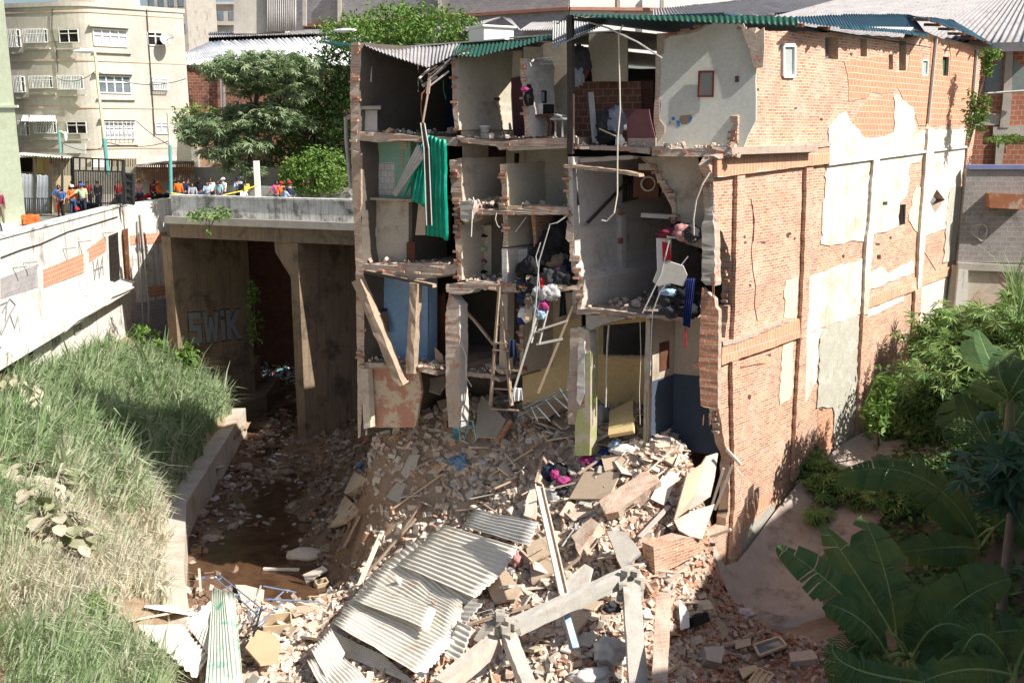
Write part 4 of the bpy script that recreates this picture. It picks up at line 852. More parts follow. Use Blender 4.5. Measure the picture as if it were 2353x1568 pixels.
for (t0, t1, s0, s1, za, zb) in ((tC+.2, .0, 0.05, 1.6, zr2, zr2), (tC+.2, 0, 1.6, 17.4, zr2, zr2-.05)):
    mb.hexa([B(t0,s0,za-.03),B(t1,s0,za-.03),B(t1,s1,zb-.03),B(t0,s1,zb-.03),B(t0,s0,za+.01),B(t1,s0,za+.01),B(t1,s1,zb+.01),B(t0,s1,zb+.01)])
mb.build('roof_deck', m_bluegreen, cb)
# eave over the side wall: wavy sheets, rafters below
def ev(x, y, out): p = T(3,x,y); o = C+NW*out; a, z = onp(p, o, W); q_ = o+W*a; return Vector((q_.x,q_.y,z))
corr([ev(905,110,-2.2), ev(1300,90,-2.2), ev(1630,95,-2.2)], [ev(915,148,.55), ev(1200,178,.55), ev(1500,205,.55), ev(1745,238,.55)], 46, .022, 4, cb, 'eave_sheet', m_bluegreen, .02)
corr([ev(1600,100,-1.8), ev(1900,130,-1.8), ev(2080,240,-1.8)], [ev(1745,128,.5), ev(1960,205,.5), ev(2165,292,.5)], 40, .022, 4, cb, 'eave_sheet', m_bluegreen, .02)
for x, y, x2 in ((1640,125,1745),(1720,158,1818),(1810,185,1915),(1870,215,1975),(1940,243,2045),(2010,268,2120),(1040,180,1110),(860,160,945)):
    mb = MB(); mb.bar(ev(x,y,-.5), ev(x2,y+3,.62), .07, .1); mb.build('rafter', m_rust, cb)
mb = MB(); mb.add([ev(1180,170,.0), ev(1650,175,.0), ev(1650,215,.0), ev(1180,185,.0)],[(0,1,2,3)]); mb.build('gable_panel', m_whitemetal, cb, solid=.02)
# ---------------------------------------------------------------- background buildings
class Fac:
    """a vertical wall face; f(px, out) -> point"""
    def __init__(s, o, d, nrm): s.o = Vector(o); s.d = Vector(d).normalized(); n = Vector((s.d.y, -s.d.x)); s.n = n if n.dot(Vector(nrm)) > 0 else -n
    def az(s, p, out=0): return onp(p, s.o+s.n*out, s.d)
    def pt(s, a, z, out=0): q_ = s.o+s.d*a+s.n*out; return Vector((q_.x, q_.y, z))
    def f(s, p, out=0): a, z = s.az(p, out); return s.pt(a, z, out)
    def panel(s, mb, px, out=0, th=.3, holes=(), m=0, raw=False):
        L = [px] + list(holes)
        if not raw: L = [[s.az(p, 0) for p in lp] for lp in L]
        mb.prism(s.o+s.n*out, s.d, L, -s.n.to_3d()*th, m)
    def make(s, name, mat, par, px, out=0, th=.3, holes=(), raw=False): mb = MB(); s.panel(mb, px, out, th, holes, 0, raw); return mb.build(name, mat, par)
def rect(k, x0, y0, x1, y1): return [T(k,x0,y0), T(k,x1,y0), T(k,x1,y1), T(k,x0,y1)]
m_ten = M('beige_facade_paint', (.56,.525,.47), (.5,.465,.41), .5, stain=(.36,.33,.29), ssc=.35, sa=(.5,.75), streak=(.44,.39,.33), bump=.15)
m_peach = M('peach_band', (.60,.47,.38), (.55,.44,.35), 2)
m_grn = M('pale_green_paint', (.60,.66,.48), (.56,.62,.45), .6, stain=(.5,.53,.38), bump=.1)
m_glass = M('window_glass', (.10,.13,.16), (.2,.23,.26), 1.2, rough=.15, bump=0, spec=.6)
m_curt = M('window_curtain', (.5,.52,.56), (.38,.4,.46), 3, bump=0)
def window(fc, par, px, mat=None, bars=0, frame=m_whitemetal, hood=True, sill=True, mull=2, fw=.07):
    P = [fc.az(p) for p in px]; a0, a1 = min(p[0] for p in P), max(p[0] for p in P); z0, z1 = min(P[2][1],P[3][1]), max(P[0][1],P[1][1])
    mb = MB()
    for a in [a0, a1]+[a0+(a1-a0)*i/mull for i in range(1, mull)]: mb.bar(fc.pt(a,z0,.03), fc.pt(a,z1,.03), fw, fw)
    for z in (z0, z1, (z0+z1)/2+.15): mb.bar(fc.pt(a0,z,.032), fc.pt(a1,z,.032), fw, fw, up=fc.n.to_3d())
    w_ = mb.build('window', frame, par)
    mb = MB(); fc.panel(mb, [(a0,z0),(a1,z0),(a1,z1),(a0,z1)], .012, .03, raw=True); mb.build('pane', mat or m_glass, w_)
    if bars:
        mb = MB()
        for i in range(bars+1): a = a0+(a1-a0)*i/bars; mb.bar(fc.pt(a,z0-.05,.3), fc.pt(a,z1+.05,.3), .03, .03)
        for z in (z0, (z0+z1)/2, z1): mb.bar(fc.pt(a0,z,.3), fc.pt(a1,z,.3), .03, .03, up=fc.n.to_3d()); 
        for a in (a0, a1): mb.bar(fc.pt(a,z0,.02), fc.pt(a,z0,.3), .03, .03); mb.bar(fc.pt(a,z1,.02), fc.pt(a,z1,.3), .03, .03)
        mb.build('grille', m_whitemetal, w_)
    if hood: mb = MB(); fc.panel(mb, [(a0-.25,z1+.12),(a1+.15,z1+.12),(a1+.15,z1+.22),(a0-.25,z1+.22)], .3, .3, raw=True); mb.build('lintel', m_ten, w_)
    if sill: mb = MB(); fc.panel(mb, [(a0-.15,z0-.42),(a1+.2,z0-.42),(a1+.2,z0-.32),(a0-.15,z0-.32)], .15, .15, raw=True); mb.build('sill', m_ten, w_)
    return w_
# --- rounded-corner tenement
K0 = atY((200,300), 62); K0 = Vector((K0.x, K0.y)); D1 = Vector((.788,.616)); D0 = Vector((-.966,.26))
tn = thing('tenement_building', (K0.x,K0.y,10.6), 'beige four storey tenement with rounded corner and peach bands, window grilles', 'building')
F1 = Fac(K0, D1, (.6,-.8)); F0 = Fac(K0+D0*2.2, D0, (-.2,-1))
aR = F1.az((428,150))[0]; zT = F1.az((300,22))[1]; print('ten', aR, zT)
FP = [K0+D0*9, K0+D0*2.2]; p1 = K0+D1*.9
for i in range(1, 8):
    u = i/8; FP.append((K0+D0*2.2)*(1-u)**2+K0*2*u*(1-u)+p1*u*u)
FP += [p1, K0+D1*aR, K0+D1*aR+Vector((-4,6)), K0+D0*9+Vector((0,8))]
def loopwall(mb, pts, z0, z1, grow=0):
    n = len(pts); c = sum(pts, Vector((0,0)))/n
    Q = [p+(p-c).normalized()*grow for p in pts]
    mb.add([(p.x,p.y,z0) for p in Q]+[(p.x,p.y,z1) for p in Q], [tuple(range(n-1,-1,-1)), tuple(range(n,2*n))]+[(i,(i+1)%n,(i+1)%n+n,i+n) for i in range(n)])
mb = MB(); loopwall(mb, FP, 10.4, zT); mb.build('wall', m_ten, tn)
for y0, y1 in ((33,37),(140,145),(246,250),(337,341)):
    za, zb = F1.az((330,y1))[1], F1.az((330,y0))[1]; mb = MB(); loopwall(mb, FP, za, zb, .05); mb.build('band', m_peach, tn)
mb = MB(); loopwall(mb, FP, zT, zT+.25, .12); mb.build('cornice', m_ten, tn)
CP_ = [p+Vector((.3,1.2)) for p in FP[1:10]]+[K0+D1*2.2+Vector((.5,1)), K0+D1*2+Vector((0,5)), K0+D0*2.5+Vector((0,5))]
mb = MB(); loopwall(mb, CP_, zT, zT+1.6); mb.build('roof_turret', m_ten, tn)
for px, mt, br_, ml in ((rect(1,622,205,832,300), m_curt, 0, 4), (rect(1,652,508,858,612), m_glass, 0, 4), (rect(1,690,808,880,912), m_curt, 7, 3), (rect(1,980,218,1070,298), m_black, 0, 2), (rect(1,1008,520,1100,592), m_curt, 9, 2), (rect(1,1030,812,1105,882), m_curt, 0, 2)):
    window(F1, tn, px, mt, br_, mull=ml, sill=px[0][0] < 330, hood=px[0][0] < 330)
for px, mt, br_ in ((rect(1,180,200,312,280), m_glass, 14), (rect(1,398,198,515,280), m_black, 0), (rect(1,218,508,345,580), m_glass, 14), (rect(1,405,505,548,588), m_curt, 14), (rect(1,248,790,370,878), m_glass, 12), (rect(1,450,805,568,882), m_black, 0),
                   (rect(1,85,200,130,310), m_glass, 5), (rect(1,118,508,160,608), m_glass, 5), (rect(1,150,800,190,892), m_glass, 5)):
    window(F0, tn, px, mt, br_, mull=2, hood=False, sill=True, fw=.05)
for y in (235, 545, 840):
    mb = MB(); F0.panel(mb, rect(1,322 if y < 300 else 350 if y < 700 else 385,y-40,385 if y < 300 else 400 if y < 700 else 435,y+40), .05, .06); mb.build('carved_panel', m_rough, tn)
for x0 in (190, 140):
    A_, B_ = F0.f(T(1,x0,802),.75), F0.f(T(1,x0+175 if x0 == 190 else 188,802),.75); C_, D_ = F0.f(T(1,x0+12,762),.05), F0.f(T(1,x0+180 if x0 == 190 else 188,762),.05)
    corr([C_, D_], [A_, B_], 14, .03, 3, tn, 'awning', m_whitemetal, .0)
mb = MB(); a_ = F1.f(T(1,1105,262),.6); mb.lathe((0,0,0), [(.02,-.1),(.25,-.05),(.45,.06),(.44,.07),(.24,-.03),(.02,-.07)], 18)
Mx = Vector((.3,-.8,.5)).to_track_quat('Z','Y').to_matrix(); mb.v = [tuple(Mx@Vector(v)+a_) for v in mb.v]; mb.bar(a_, F1.f(T(1,1085,300),0), .05, .05); mb.bar(a_, a_+Vector((.6,-.5,.1)), .03,.03)
tag(mb.build('satellite_dish', m_pvc), 'grey satellite dish on the beige tenement wall beside an open window', 'satellite dish')
mb = MB(); F1.panel(mb, rect(1,600,1035,1200,1180), .08, .1); mb.build('white_base', m_white, tn)
mb = MB(); F1.panel(mb, rect(1,720,1040,900,1200), .1, .03); gd = mb.build('folding_grille', m_cream, tn)
mb = MB()
for i in range(16): x = 725+i*11.5; mb.bar(F1.f(T(1,x,1045),.14), F1.f(T(1,x,1190),.14), .04, .04)
mb.build('grille_bars', m_steel, gd)
mb = MB(); F0.panel(mb, rect(1,435,948,582,1012), .25, .06); mb.build('sign_board', m_whitemetal, tn)
# cables hanging down the facade
for xs in ([(968,60),(985,330),(1010,700),(1020,900)], [(345,60),(340,180),(372,330),(380,480)]):
    fc = F1 if xs[0][0] > 500 else F0; mb = MB(); mb.tube([fc.f(T(1,*p),.06) for p in xs], .03, 4); mb.build('cable', m_steel, tn)
# --- pale green block at the left edge
gx = atY((38,180), 50); gb = thing('green_building', (gx.x-3,51,10.6), 'plain pale green rendered building cut by the left edge of the photo', 'building')
mb = MB(); mb.hexa([(gx.x-8,49.5,10.3),(gx.x,49.5,10.3),(gx.x*1.2-.4,60,10.3),(gx.x-14,60,10.3),(gx.x-8,49.5,26),(gx.x,49.5,26),(gx.x*1.2-.4,60,26),(gx.x-14,60,26)]); mb.build('wall', m_grn, gb)
mb = MB(); mb.box((gx.x-3.8,49.45,16.3),(8,.12,.12)); mb.build('cornice', m_grn, gb)
# --- warehouse with white metal roof, behind the trees
def Q(par, name, mat, pts_, th=.25):
    mb = MB(); mb.add(pts_, [(0,1,2,3)]); return mb.build(name, mat, par, solid=th)
wh = thing('brick_warehouse', atY((600,430),70), 'dark red brick warehouse under a bright white ribbed metal roof', 'warehouse')
m_whbrick = brick('warehouse_brick', (.26,.10,.06), (.18,.075,.05), (.3,.25,.2), .35, .2, .018, (.07,.035,.03), (.05,.03,.025), (.5,.62))
Q(wh, 'wall', m_whbrick, [atY((425,150),70), atY((850,152),70), atY((850,440),70), atY((425,440),70)], .3)
q = NT('ribbed_white_roof'); m_wroof = q.out(q.mix(q.ramp(q.noise(.8,6,.7),.45,.65), (.8,.8,.8), (.6,.6,.62)), .5)
corr([atY((424,121),78), atY((484,95),84), atY((860,80),84)], [atY((425,148),69.6), atY((880,150),69.6)], 60, .06, 3, wh, 'roof', m_wroof, .0, sub=4)
corr([atY((480,74),96), atY((800,64),96)], [atY((478,86),87), atY((860,73),87)], 70, .05, 2, wh, 'upper_roof', m_zinc, .0, sub=4)
Q(wh, 'clerestory', m_black, [atY((480,84),89), atY((860,70),89), atY((860,92),89), atY((480,97),89)], .2)
mb = MB(); mb.bar(atY((508,160),69.5), atY((510,270),69.5), .25, .1); mb.bar(atY((514,155),69.4), atY((516,265),69.4), .12, .1); mb.build('downpipe', m_zinc, wh)
ob = thing('orange_brick_shed', atY((540,440),63), 'sunlit orange brick shed with pale concrete corners behind the slender street tree', 'shed')
Q(ob, 'wall', m_brick, [atY((452,325),63), atY((620,318),63), atY((620,445),63), atY((452,445),63)], .3)
mb = MB(); mb.box(atY((451,385),62.7),(.4,.4,5.2)); mb.build('concrete_post', m_conc, ob)
mb = MB(); mb.box(atY((620,380),62.7),(.35,.4,3.6)); mb.build('concrete_post', m_conc, ob)
tag(Q(None, 'yard_wall', m_ten, [atY((412,316),64), atY((450,316),63), atY((450,430),63), atY((408,430),64)], .3), 'short beige wall stub beside the tenement and the orange brick shed', 'wall')
# --- grey block building across the top
gw = thing('block_building', atY((1000,150),92), 'huge windowless grey block building with reddish concrete beams along the top', 'building')
cX = atY((1307,60),88)
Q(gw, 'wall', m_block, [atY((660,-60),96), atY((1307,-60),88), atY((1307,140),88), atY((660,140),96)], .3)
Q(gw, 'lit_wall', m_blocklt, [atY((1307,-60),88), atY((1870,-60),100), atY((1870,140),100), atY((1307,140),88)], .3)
m_beam = M('reddish_beam', (.26,.11,.08), (.34,.17,.12), 2, bump=.1)
Q(gw, 'beam', m_beam, [atY((700,56),95), atY((1307,17),87.6), atY((1307,24),87.6), atY((700,64),95)], .5)
Q(gw, 'beam', m_beam, [atY((1307,17),87.6), atY((1870,22),99), atY((1870,30),99), atY((1307,24),87.6)], .5)
Q(gw, 'stair_tower', m_ten, [atY((544,-60),90), atY((660,-60),90), atY((660,80),90), atY((544,80),90)], 2)
m_zstreak = M('rust_streaked_zinc', (.45,.42,.4), (.5,.48,.46), .8, streak=(.2,.15,.12), bump=.1)
corr([atY((612,-60),88.5), atY((680,-60),88.5)], [atY((612,72),88.5), atY((680,72),88.5)], 14, .06, 3, gw, 'zinc_cladding', m_zstreak, 0)
for x in (700, 780, 868, 1010, 1160, 1420, 1520):
    mb = MB(); mb.bar(atY((x,-50),94 if x < 900 else 91 if x < 1300 else 90), atY((x,60 if x < 900 else 30),94 if x < 900 else 91 if x < 1300 else 90), .5, .3); mb.build('column', m_conc, gw)
# --- far blocks in the gap of sky
for i, (x0, y0, x1, y1, Y, mt, nw, lab) in enumerate(((355,-30,425,60,120,m_conc,4,'grey apartment top with a cluster of dishes right behind the tenement roof'), (436,32,482,66,150,m_ten,3,'small cream rooftop house seen in the gap of sky'),
     (482,8,544,60,140,m_conc,3,'concrete rooftop with large louvred box against the sky'), (436,56,545,110,135,m_ten,5,'low grey office block with long ledges below the far rooftops'))):
    bt_ = thing('distant_building', atY(((x0+x1)/2,y1),Y), lab, 'building', 'rooftops far behind the tenement')
    a, b = atY((x0,y1+200),Y), atY((x1,y0),Y); mb = MB(); mb.hexa([(a.x,Y,5),(b.x,Y,5),(b.x,Y+12,5),(a.x,Y+12,5),(a.x,Y,b.z),(b.x,Y,b.z),(b.x,Y+12,b.z),(a.x,Y+12,b.z)]); mb.build('wall', mt, bt_)
    for k in range(nw):
        for r_ in range(3):
            cx = a.x+(b.x-a.x)*(k+.5)/nw; zz = b.z-1.6-r_*3; mb = MB(); mb.box((cx,Y-.02,zz),((b.x-a.x)/nw*.55,.1,1.1)); mb.build('window', m_glass, bt_)
    mb = MB(); mb.box(((a.x+b.x)/2,Y-.1,b.z),((b.x-a.x)+.4,.6,.3)); mb.build('cornice', m_ten, bt_)
# --- small roofs between
rf = thing('tin_roofed_shed', atY((1130,90),60), 'shed with grey tin gable roof above the tree crown, mid ruin', 'shed')
corr([atY((1110,50),66), atY((1150,40),60)], [atY((980,66),62), atY((1075,72),55)], 16, .04, 4, rf, 'roof', m_zinc, 0)
corr([atY((1152,40),60), atY((1172,44),62)], [atY((1190,68),56), atY((1195,70),60)], 6, .04, 3, rf, 'roof', m_zinc, 0)
Q(rf, 'wall', m_ten, [atY((1090,62),62), atY((1160,58),61), atY((1160,110),61), atY((1090,110),62)], .2)
rf = thing('tin_roofed_shed', atY((1240,90),60), 'small low shed with pinkish tin roof just left of the steel post', 'shed')
corr([atY((1222,52),64), atY((1315,50),64)], [atY((1195,70),58), atY((1320,68),58)], 22, .04, 3, rf, 'roof', m_zinc, 0)
Q(rf, 'wall', m_block, [atY((1200,72),60), atY((1330,70),60), atY((1330,110),60), atY((1200,110),60)], .2)
mb = MB(); a = atY((1128,92),46); mb.box(a,(1.5,1.5,.9),.5); mb.box(a+Vector((0,0,.5)),(1.7,1.7,.1),.5)
tag(mb.build('water_tank', m_whitemetal, bev=.04), 'white box water tank on the roofs above the middle rooms', 'tank')
# --- large tin roofs behind the side wall
rr = thing('market_hall', atY((2200,200),48), 'market hall with broad tin roofs rising behind the brick building on the right', 'building')
corr([atY((2080,-40),66), atY((2420,-60),64)], [atY((1700,60),56), atY((2130,108),43.5), atY((2420,104),41)], 64, .05, 6, rr, 'roof', m_zinc, .02, sub=6)
corr([atY((1500,22),76), atY((1900,-20),76)], [atY((1500,42),66), atY((1830,36),62), atY((2110,8),62)], 70, .06, 4, rr, 'upper_roof', m_zinc, .02, sub=6)
Q(rr, 'clerestory', m_black, [atY((1780,30),63), atY((2352,-20),63), atY((2352,40),63), atY((1780,70),63)], .1)
mb = MB(); mb.bar(atY((2125,112),43.3), atY((2420,106),40.8), .15, .35); mb.build('fascia', m_galv, rr)
FR = Fac(atY((2250,200),42.4).to_2d(), (1,-.12), (0,-1))
m_rbrick = brick('shaded_block_wall', (.42,.15,.08), (.34,.12,.07), (.42,.34,.28), .3, .2, .018, (.2,.08,.05))
FR.make('wall', m_rbrick, rr, pl(3,[(2060,285),(2420,285),(2420,1060),(2000,1060)]), 0, .3)
for px in (pl(3,[(2232,330),(2275,330),(2262,700),(2250,815),(2190,815),(2210,650)]), pl(3,[(2170,880),(2225,880),(2205,1050),(2160,1050)])): FR.make('column', m_conc, rr, px, .15, .3)
FR.make('concrete_band', m_conc, rr, pl(3,[(2150,810),(2420,800),(2420,870),(2150,870)]), .12, .25)
FR.make('concrete_band', m_conc, rr, pl(3,[(2110,725),(2200,725),(2190,800),(2050,800)]), .08, .2)
m_arch = M('grey_arch_glass', (.16,.19,.19), (.2,.23,.22), 1, rough=.4)
for px in (pl(3,[(2100,585),(2105,520),(2125,460),(2160,410),(2215,375),(2205,585)]), pl(3,[(2272,585),(2285,380),(2330,410),(2360,440),(2420,500),(2420,570)])): FR.make('arched_window', m_arch, rr, px, .02, .05)
mb = MB(); mb.tube([FR.f(T(3,2100,598),.3), FR.f(T(3,2420,575),.5)], .05, 6); mb.build('rail', m_galv, rr)
gy = thing('yard_block_wall', FR.pt(0,5,0), 'grey block boundary wall with blue capping and rusty box, right edge of photo', 'wall')
FG = Fac(atY((2250,420),40.2).to_2d(), (1,-.12), (0,-1))
FG.make('wall', brick('yard_grey_block', (.30,.28,.27), (.25,.23,.22), (.36,.33,.31), .4, .2, .02, (.2,.17,.15), (.11,.10,.09), (.55,.7)), gy, pl(3,[(1990,1075),(2440,1075)],6,[(2440,370),(1930,370)]), 0, .35)
FG.make('capping', M('blue_capping', (.16,.19,.36), (.2,.22,.38), 3), gy, pl(3,[(2005,1052),(2440,1052),(2440,1080),(1998,1080)]), .1, .5)
FG.make('rendered_base', m_plas, gy, pl(6,[(1900,385),(2440,470),(2440,1100),(1800,1100)]), .02, .3)
FG.make('bare_brick_spot', m_edge, gy, pl(6,[(2010,610),(2070,545),(2180,590),(2260,520),(2420,500),(2420,800),(2200,800),(2150,700),(2010,660)]), .04, .1)
FG.make('bare_brick_spot', m_edge, gy, pl(6,[(2170,450),(2280,450),(2275,540),(2230,520),(2190,480)]), .04, .1)
FG.make('concrete_pillar', m_stainw, gy, pl(6,[(1925,410),(1985,415),(1975,780),(1890,780)]), .25, .3)
FG.make('ledge', m_conc, gy, pl(6,[(1925,365),(2440,390),(2440,430),(1925,412)]), .2, .3)
bx = MB(); P = [FG.az(p) for p in pl(3,[(2110,1230),(2345,1240),(2338,1328),(2108,1318)])]; bx.prism(FG.o+FG.n*.5, FG.d, [P], -FG.n.to_3d()*.5)
tag(bx.build('rusty_box', m_rust, bev=.02), 'rust stained white metal box fixed to the grey block wall', 'box')
mb = MB()
for k in range(5): c = FG.f(T(6,2065+6*k,165+3*k), .06); mb.tube([c+Vector((math.cos(a)*(.32-.03*k),0,math.sin(a)*(.26+.02*k))) for a in [i*math.pi/8+k for i in range(17)]], .012, 4)
tag(mb.build('wire_coil', m_pvc), 'loose coil of pale wire hanging on the grey block wall', 'wire coil')
# --- off-frame neighbour on the right: its shadow lies over the yard
nb = thing('neighbour_building', (24,16,4), 'tall concrete building outside the frame on the right that shades the yard', 'building')
mb = MB(); fpn = [(12.5,1),(15.2,12.6),(17.8,13.1),(20.3,19.3),(23.5,23.4),(26.1,23.3),(38,15),(32,1)]
n_ = len(fpn); mb.add([(x,y,0) for x, y in fpn]+[(x,y,18.8) for x, y in fpn], [tuple(range(n_-1,-1,-1)), tuple(range(n_,2*n_))]+[(i,(i+1)%n_,(i+1)%n_+n_,i+n_) for i in range(n_)]); mb.build('wall', m_ten, nb)
for k in range(3):
    a_, b_ = Vector((*fpn[k],0)), Vector((*fpn[k+1],0)) if k < 2 else Vector((*fpn[1],0))
    for j in range(4):
        for u in (.2,.5,.8): p_ = a_.lerp(b_, u); mb = MB(); mb.box((p_.x,p_.y,6+j*3),(1.1,1.1,1.2),.9); mb.build('window', m_glass, nb)
mb = MB(); mb.add([(x,y,18.8) for x, y in fpn]+[(x*1.002,y,18.85) for x, y in fpn], [tuple(range(n_,2*n_))]+[(i,(i+1)%n_,(i+1)%n_+n_,i+n_) for i in range(n_)]); mb.build('parapet', m_conc, nb)
# ---------------------------------------------------------------- street furniture
m_teal = M('teal_pole_paint', (.10,.33,.33), (.13,.36,.35), 4, rough=.5, bump=.1); m_paleyel = M('pale_yellow_pole', (.6,.58,.42), (.55,.53,.38), 3, rough=.6)
m_lampw = M('lamp_housing', (.7,.72,.74), (.65,.67,.7), 3, rough=.4, bump=0)
def lamp_head(mb, c, L=1.1, d=(-1,0,0)):
    d = Vector(d); n = len(mb.v); mb.lathe((0,0,0), [(.05,-.5),(.16,-.42),(.2,-.1),(.18,.2),(.1,.45),(.04,.55)], 12, sq=(1,.55))
    Mx = d.to_track_quat('Z','Y').to_matrix(); mb.v = mb.v[:n]+[tuple(Mx@Vector(v)*L+Vector(c)) for v in mb.v[n:]]
def street_lamp(label, pts_low, pts_high, head, name='street_lamp', rad=.11, hd=(-1,0,0), L=1.0):
    t = thing(name, pts_low[0], label, 'street lamp', 'street lamps by the bridge'); mb = MB()
    mb.tube(pts_low, rad, 8); mb.build('pole_base', m_teal, t)
    mb = MB(); mb.tube(pts_high, rad*.75, 8); mb.build('pole', m_paleyel, t)
    mb = MB(); lamp_head(mb, head, L, hd); mb.build('lamp_head', m_lampw, t)
Yl = 55
street_lamp('tall teal and yellow street lamp in front of the rounded tenement corner', [atY(T(1,712,1150),Yl), atY(T(1,688,915),Yl)], [atY(T(1,688,915),Yl), atY(T(1,645,560),Yl), atY(T(1,632,400),Yl), atY(T(1,622,340),Yl), atY(T(1,600,334),Yl)], atY(T(1,560,338),Yl), L=1.15)
street_lamp('slim teal pole with small lamp at the left end of the bridge', [atY(T(1,1130,1300),51.5), atY(T(1,1122,960),51.5)], [atY(T(1,1122,960),51.5), atY(T(1,1108,745),51.5)], atY(T(1,1120,935),51.3), rad=.09, L=.45, hd=(0,0,1))
street_lamp('short teal lamp with conical shade behind the corrugated fence', [atY(T(1,400,1010),56), atY(T(1,388,860),56)], [atY(T(1,388,870),56), atY(T(1,405,868),56), atY(T(1,432,890),56)], atY(T(1,433,900),56), rad=.07, L=.5, hd=(0,0,-1))
street_lamp('white street lamp rising over the tree crown above the left rooms', [atY(T(2,175,330),56), atY(T(2,172,255),56)], [atY(T(2,172,255),56), atY(T(2,170,200),56)], atY(T(2,115,196),56), L=1.2, hd=(-1,0,0))
# overhead cables between poles
mb = MB()
for a, b, sg_ in ((T(1,632,470),T(1,1230,520),.5),(T(1,632,470),T(1,380,520),.3),(T(1,160,980),T(1,400,940),.2),(T(1,400,940),T(1,690,970),.3),(T(1,690,935),T(1,1120,930),.3),(T(1,900,800),T(1,1120,960),.1)):
    A_, B_ = atY(a,55), atY(b,56); mb.tube([A_.lerp(B_, i/8)-Vector((0,0,sg_*4*(i/8)*(1-i/8))) for i in range(9)], .018, 4)
tag(mb.build('overhead_cables', m_steel), 'thin black overhead cables crossing in front of the beige tenement', 'cable')
# big sliding gate, corrugated fence, railing, canopy
Yg = 53.6
gt = thing('steel_gate', atY(T(1,650,1400),Yg), 'black vertical-bar steel gate standing open across the street', 'gate')
ga = Fac(atY(T(1,480,1380),54.5).to_2d(), (atY(T(1,820,1350),52.6)-atY(T(1,480,1380),54.5)).to_2d(), (0,-1)); m_gate = M('gate_black_paint', (.03,.03,.033), (.05,.05,.05), 5, rough=.5, bump=0)
mb = MB()
for i in range(30): x = 484+i*11.2; yb = 1395-i*1.3; yt = 1125+i*.15; mb.bar(ga.f(T(1,x,yb)), ga.f(T(1,x,yt)), .045, .03)
for y0, y1 in ((1040,1060),(1125,1135),(1345,1340),(1040,1060)): mb.bar(ga.f(T(1,480,y0)), ga.f(T(1,820,y1)), .07, .07, up=ga.n.to_3d())
for i in range(9): x = 484+i*42; mb.bar(ga.f(T(1,x,1130)), ga.f(T(1,x,1045+i*2)), .06, .06)
mb.build('bars', m_gate, gt)
mb = MB(); mb.bar(ga.f(T(1,482,1400)), ga.f(T(1,478,1040)), .12, .12); mb.build('frame_post', m_gate, gt); mb = MB(); mb.bar(ga.f(T(1,822,1350),.0), ga.f(T(1,812,1062)), .14, .14); mb.build('frame_post', m_gate, gt)
mb = MB(); P = [atY(p,52.2) for p in pl(1,[(826,1145),(880,1150),(884,1350),(832,1340)])]
for i in range(4): mb.bar(P[i], P[(i+1)%4], .09, .09)
for k in range(1,4): mb.bar(P[0].lerp(P[3],k/4), P[1].lerp(P[2],k/4), .07, .07)
mb.add([v+Vector((0,.05,0)) for v in P], [(0,1,2,3)]); mb.build('end_leaf', m_gate, gt)
mb = MB(); P = [ga.f(p,-.05) for p in pl(1,[(484,1345),(640,1345),(640,1395),(484,1405)])]; mb.add(P,[(0,1,2,3)]); mb.build('kick_plate', m_gate, gt, solid=.02)
cf = thing('corrugated_fence', atY(T(1,220,1410),54), 'grey corrugated metal fence panels under a tin canopy beside the green building', 'fence')
fa = Fac(atY(T(1,100,1410),54.2).to_2d(), (1,.02), (0,-1))
corr([fa.f(T(1,105,1405)), fa.f(T(1,330,1410))], [fa.f(T(1,105,1145)), fa.f(T(1,325,1160))], 24, .035, 3, cf, 'sheet_panel', M('blue_grey_sheet', (.30,.33,.37), (.36,.39,.43), 2, rough=.5), 0)
for x in (98, 232, 335, 410):
    mb = MB(); mb.bar(fa.f(T(1,x,1412),.05), fa.f(T(1,x,1030),.05), .1, .1); mb.build('post', m_steel, cf)
corr([atY(T(1,160,1008),57), atY(T(1,480,1030),57)], [atY(T(1,80,1020),54), atY(T(1,470,1045),54)], 20, .03, 3, cf, 'canopy', m_galv, 0)
mb = MB()
for i in range(12): x = 355+i*10; mb.bar(fa.f(T(1,x,1160),.02), fa.f(T(1,x,1045),.02), .04, .03)
mb.build('upper_bars', m_gate, cf)
kb = thing('street_kiosk', atY(T(1,230,1140),56.5), 'small shopfront with yellow poster behind the corrugated fence', 'kiosk')
Q(kb, 'wall', m_cream, [atY(T(1,100,1030),57), atY(T(1,480,1040),57), atY(T(1,480,1400),57), atY(T(1,100,1400),57)], .2)
Q(kb, 'poster', M('yellow_poster', (.8,.55,.12), (.8,.7,.4), 6, bump=0), [atY(p,56.4) for p in rect(1,232,1050,284,1140)], .02)
Q(kb, 'poster', M('orange_poster', (.75,.22,.05), (.8,.6,.4), 7, bump=0), [atY(p,56.4) for p in rect(1,305,1065,352,1140)], .02)
Q(kb, 'opening', m_black, [atY(p,56.4) for p in rect(1,105,1040,215,1135)], .02)
rl = MB()
for i in range(24): x = 5+i*13.5; rl.bar(atY(T(1,x,1412),51.5), atY(T(1,x,1308),51.5), .035, .035)
for y in (1308, 1405): rl.bar(atY(T(1,-10,y),51.5), atY(T(1,325,y+2),51.5), .05, .05)
tag(rl.build('low_railing', m_gate), 'low black railing along the street at the foot of the green building', 'railing')
rb = MB()
for i in range(30): x = 905+i*12.8; rb.bar(atY(T(1,x,1195),60), atY(T(1,x,1085-i*.4),60), .07, .05)
for y0, y1 in ((1090,1075),(1130,1120),(1195,1190)): rb.bar(atY(T(1,895,y0),60), atY(T(1,1285,y1),60), .08, .08)
tag(rb.build('rusty_stall_cage', m_rust), 'long rusty barred stall cage below the tenement beside the bridge end', 'cage')
rk = MB(); P = [atY(T(1,890,1100),59.6), atY(T(1,1100,1065),59.6), atY(T(1,1280,1062),59.6), atY(T(1,1285,1075),63), atY(T(1,905,1085),63)]
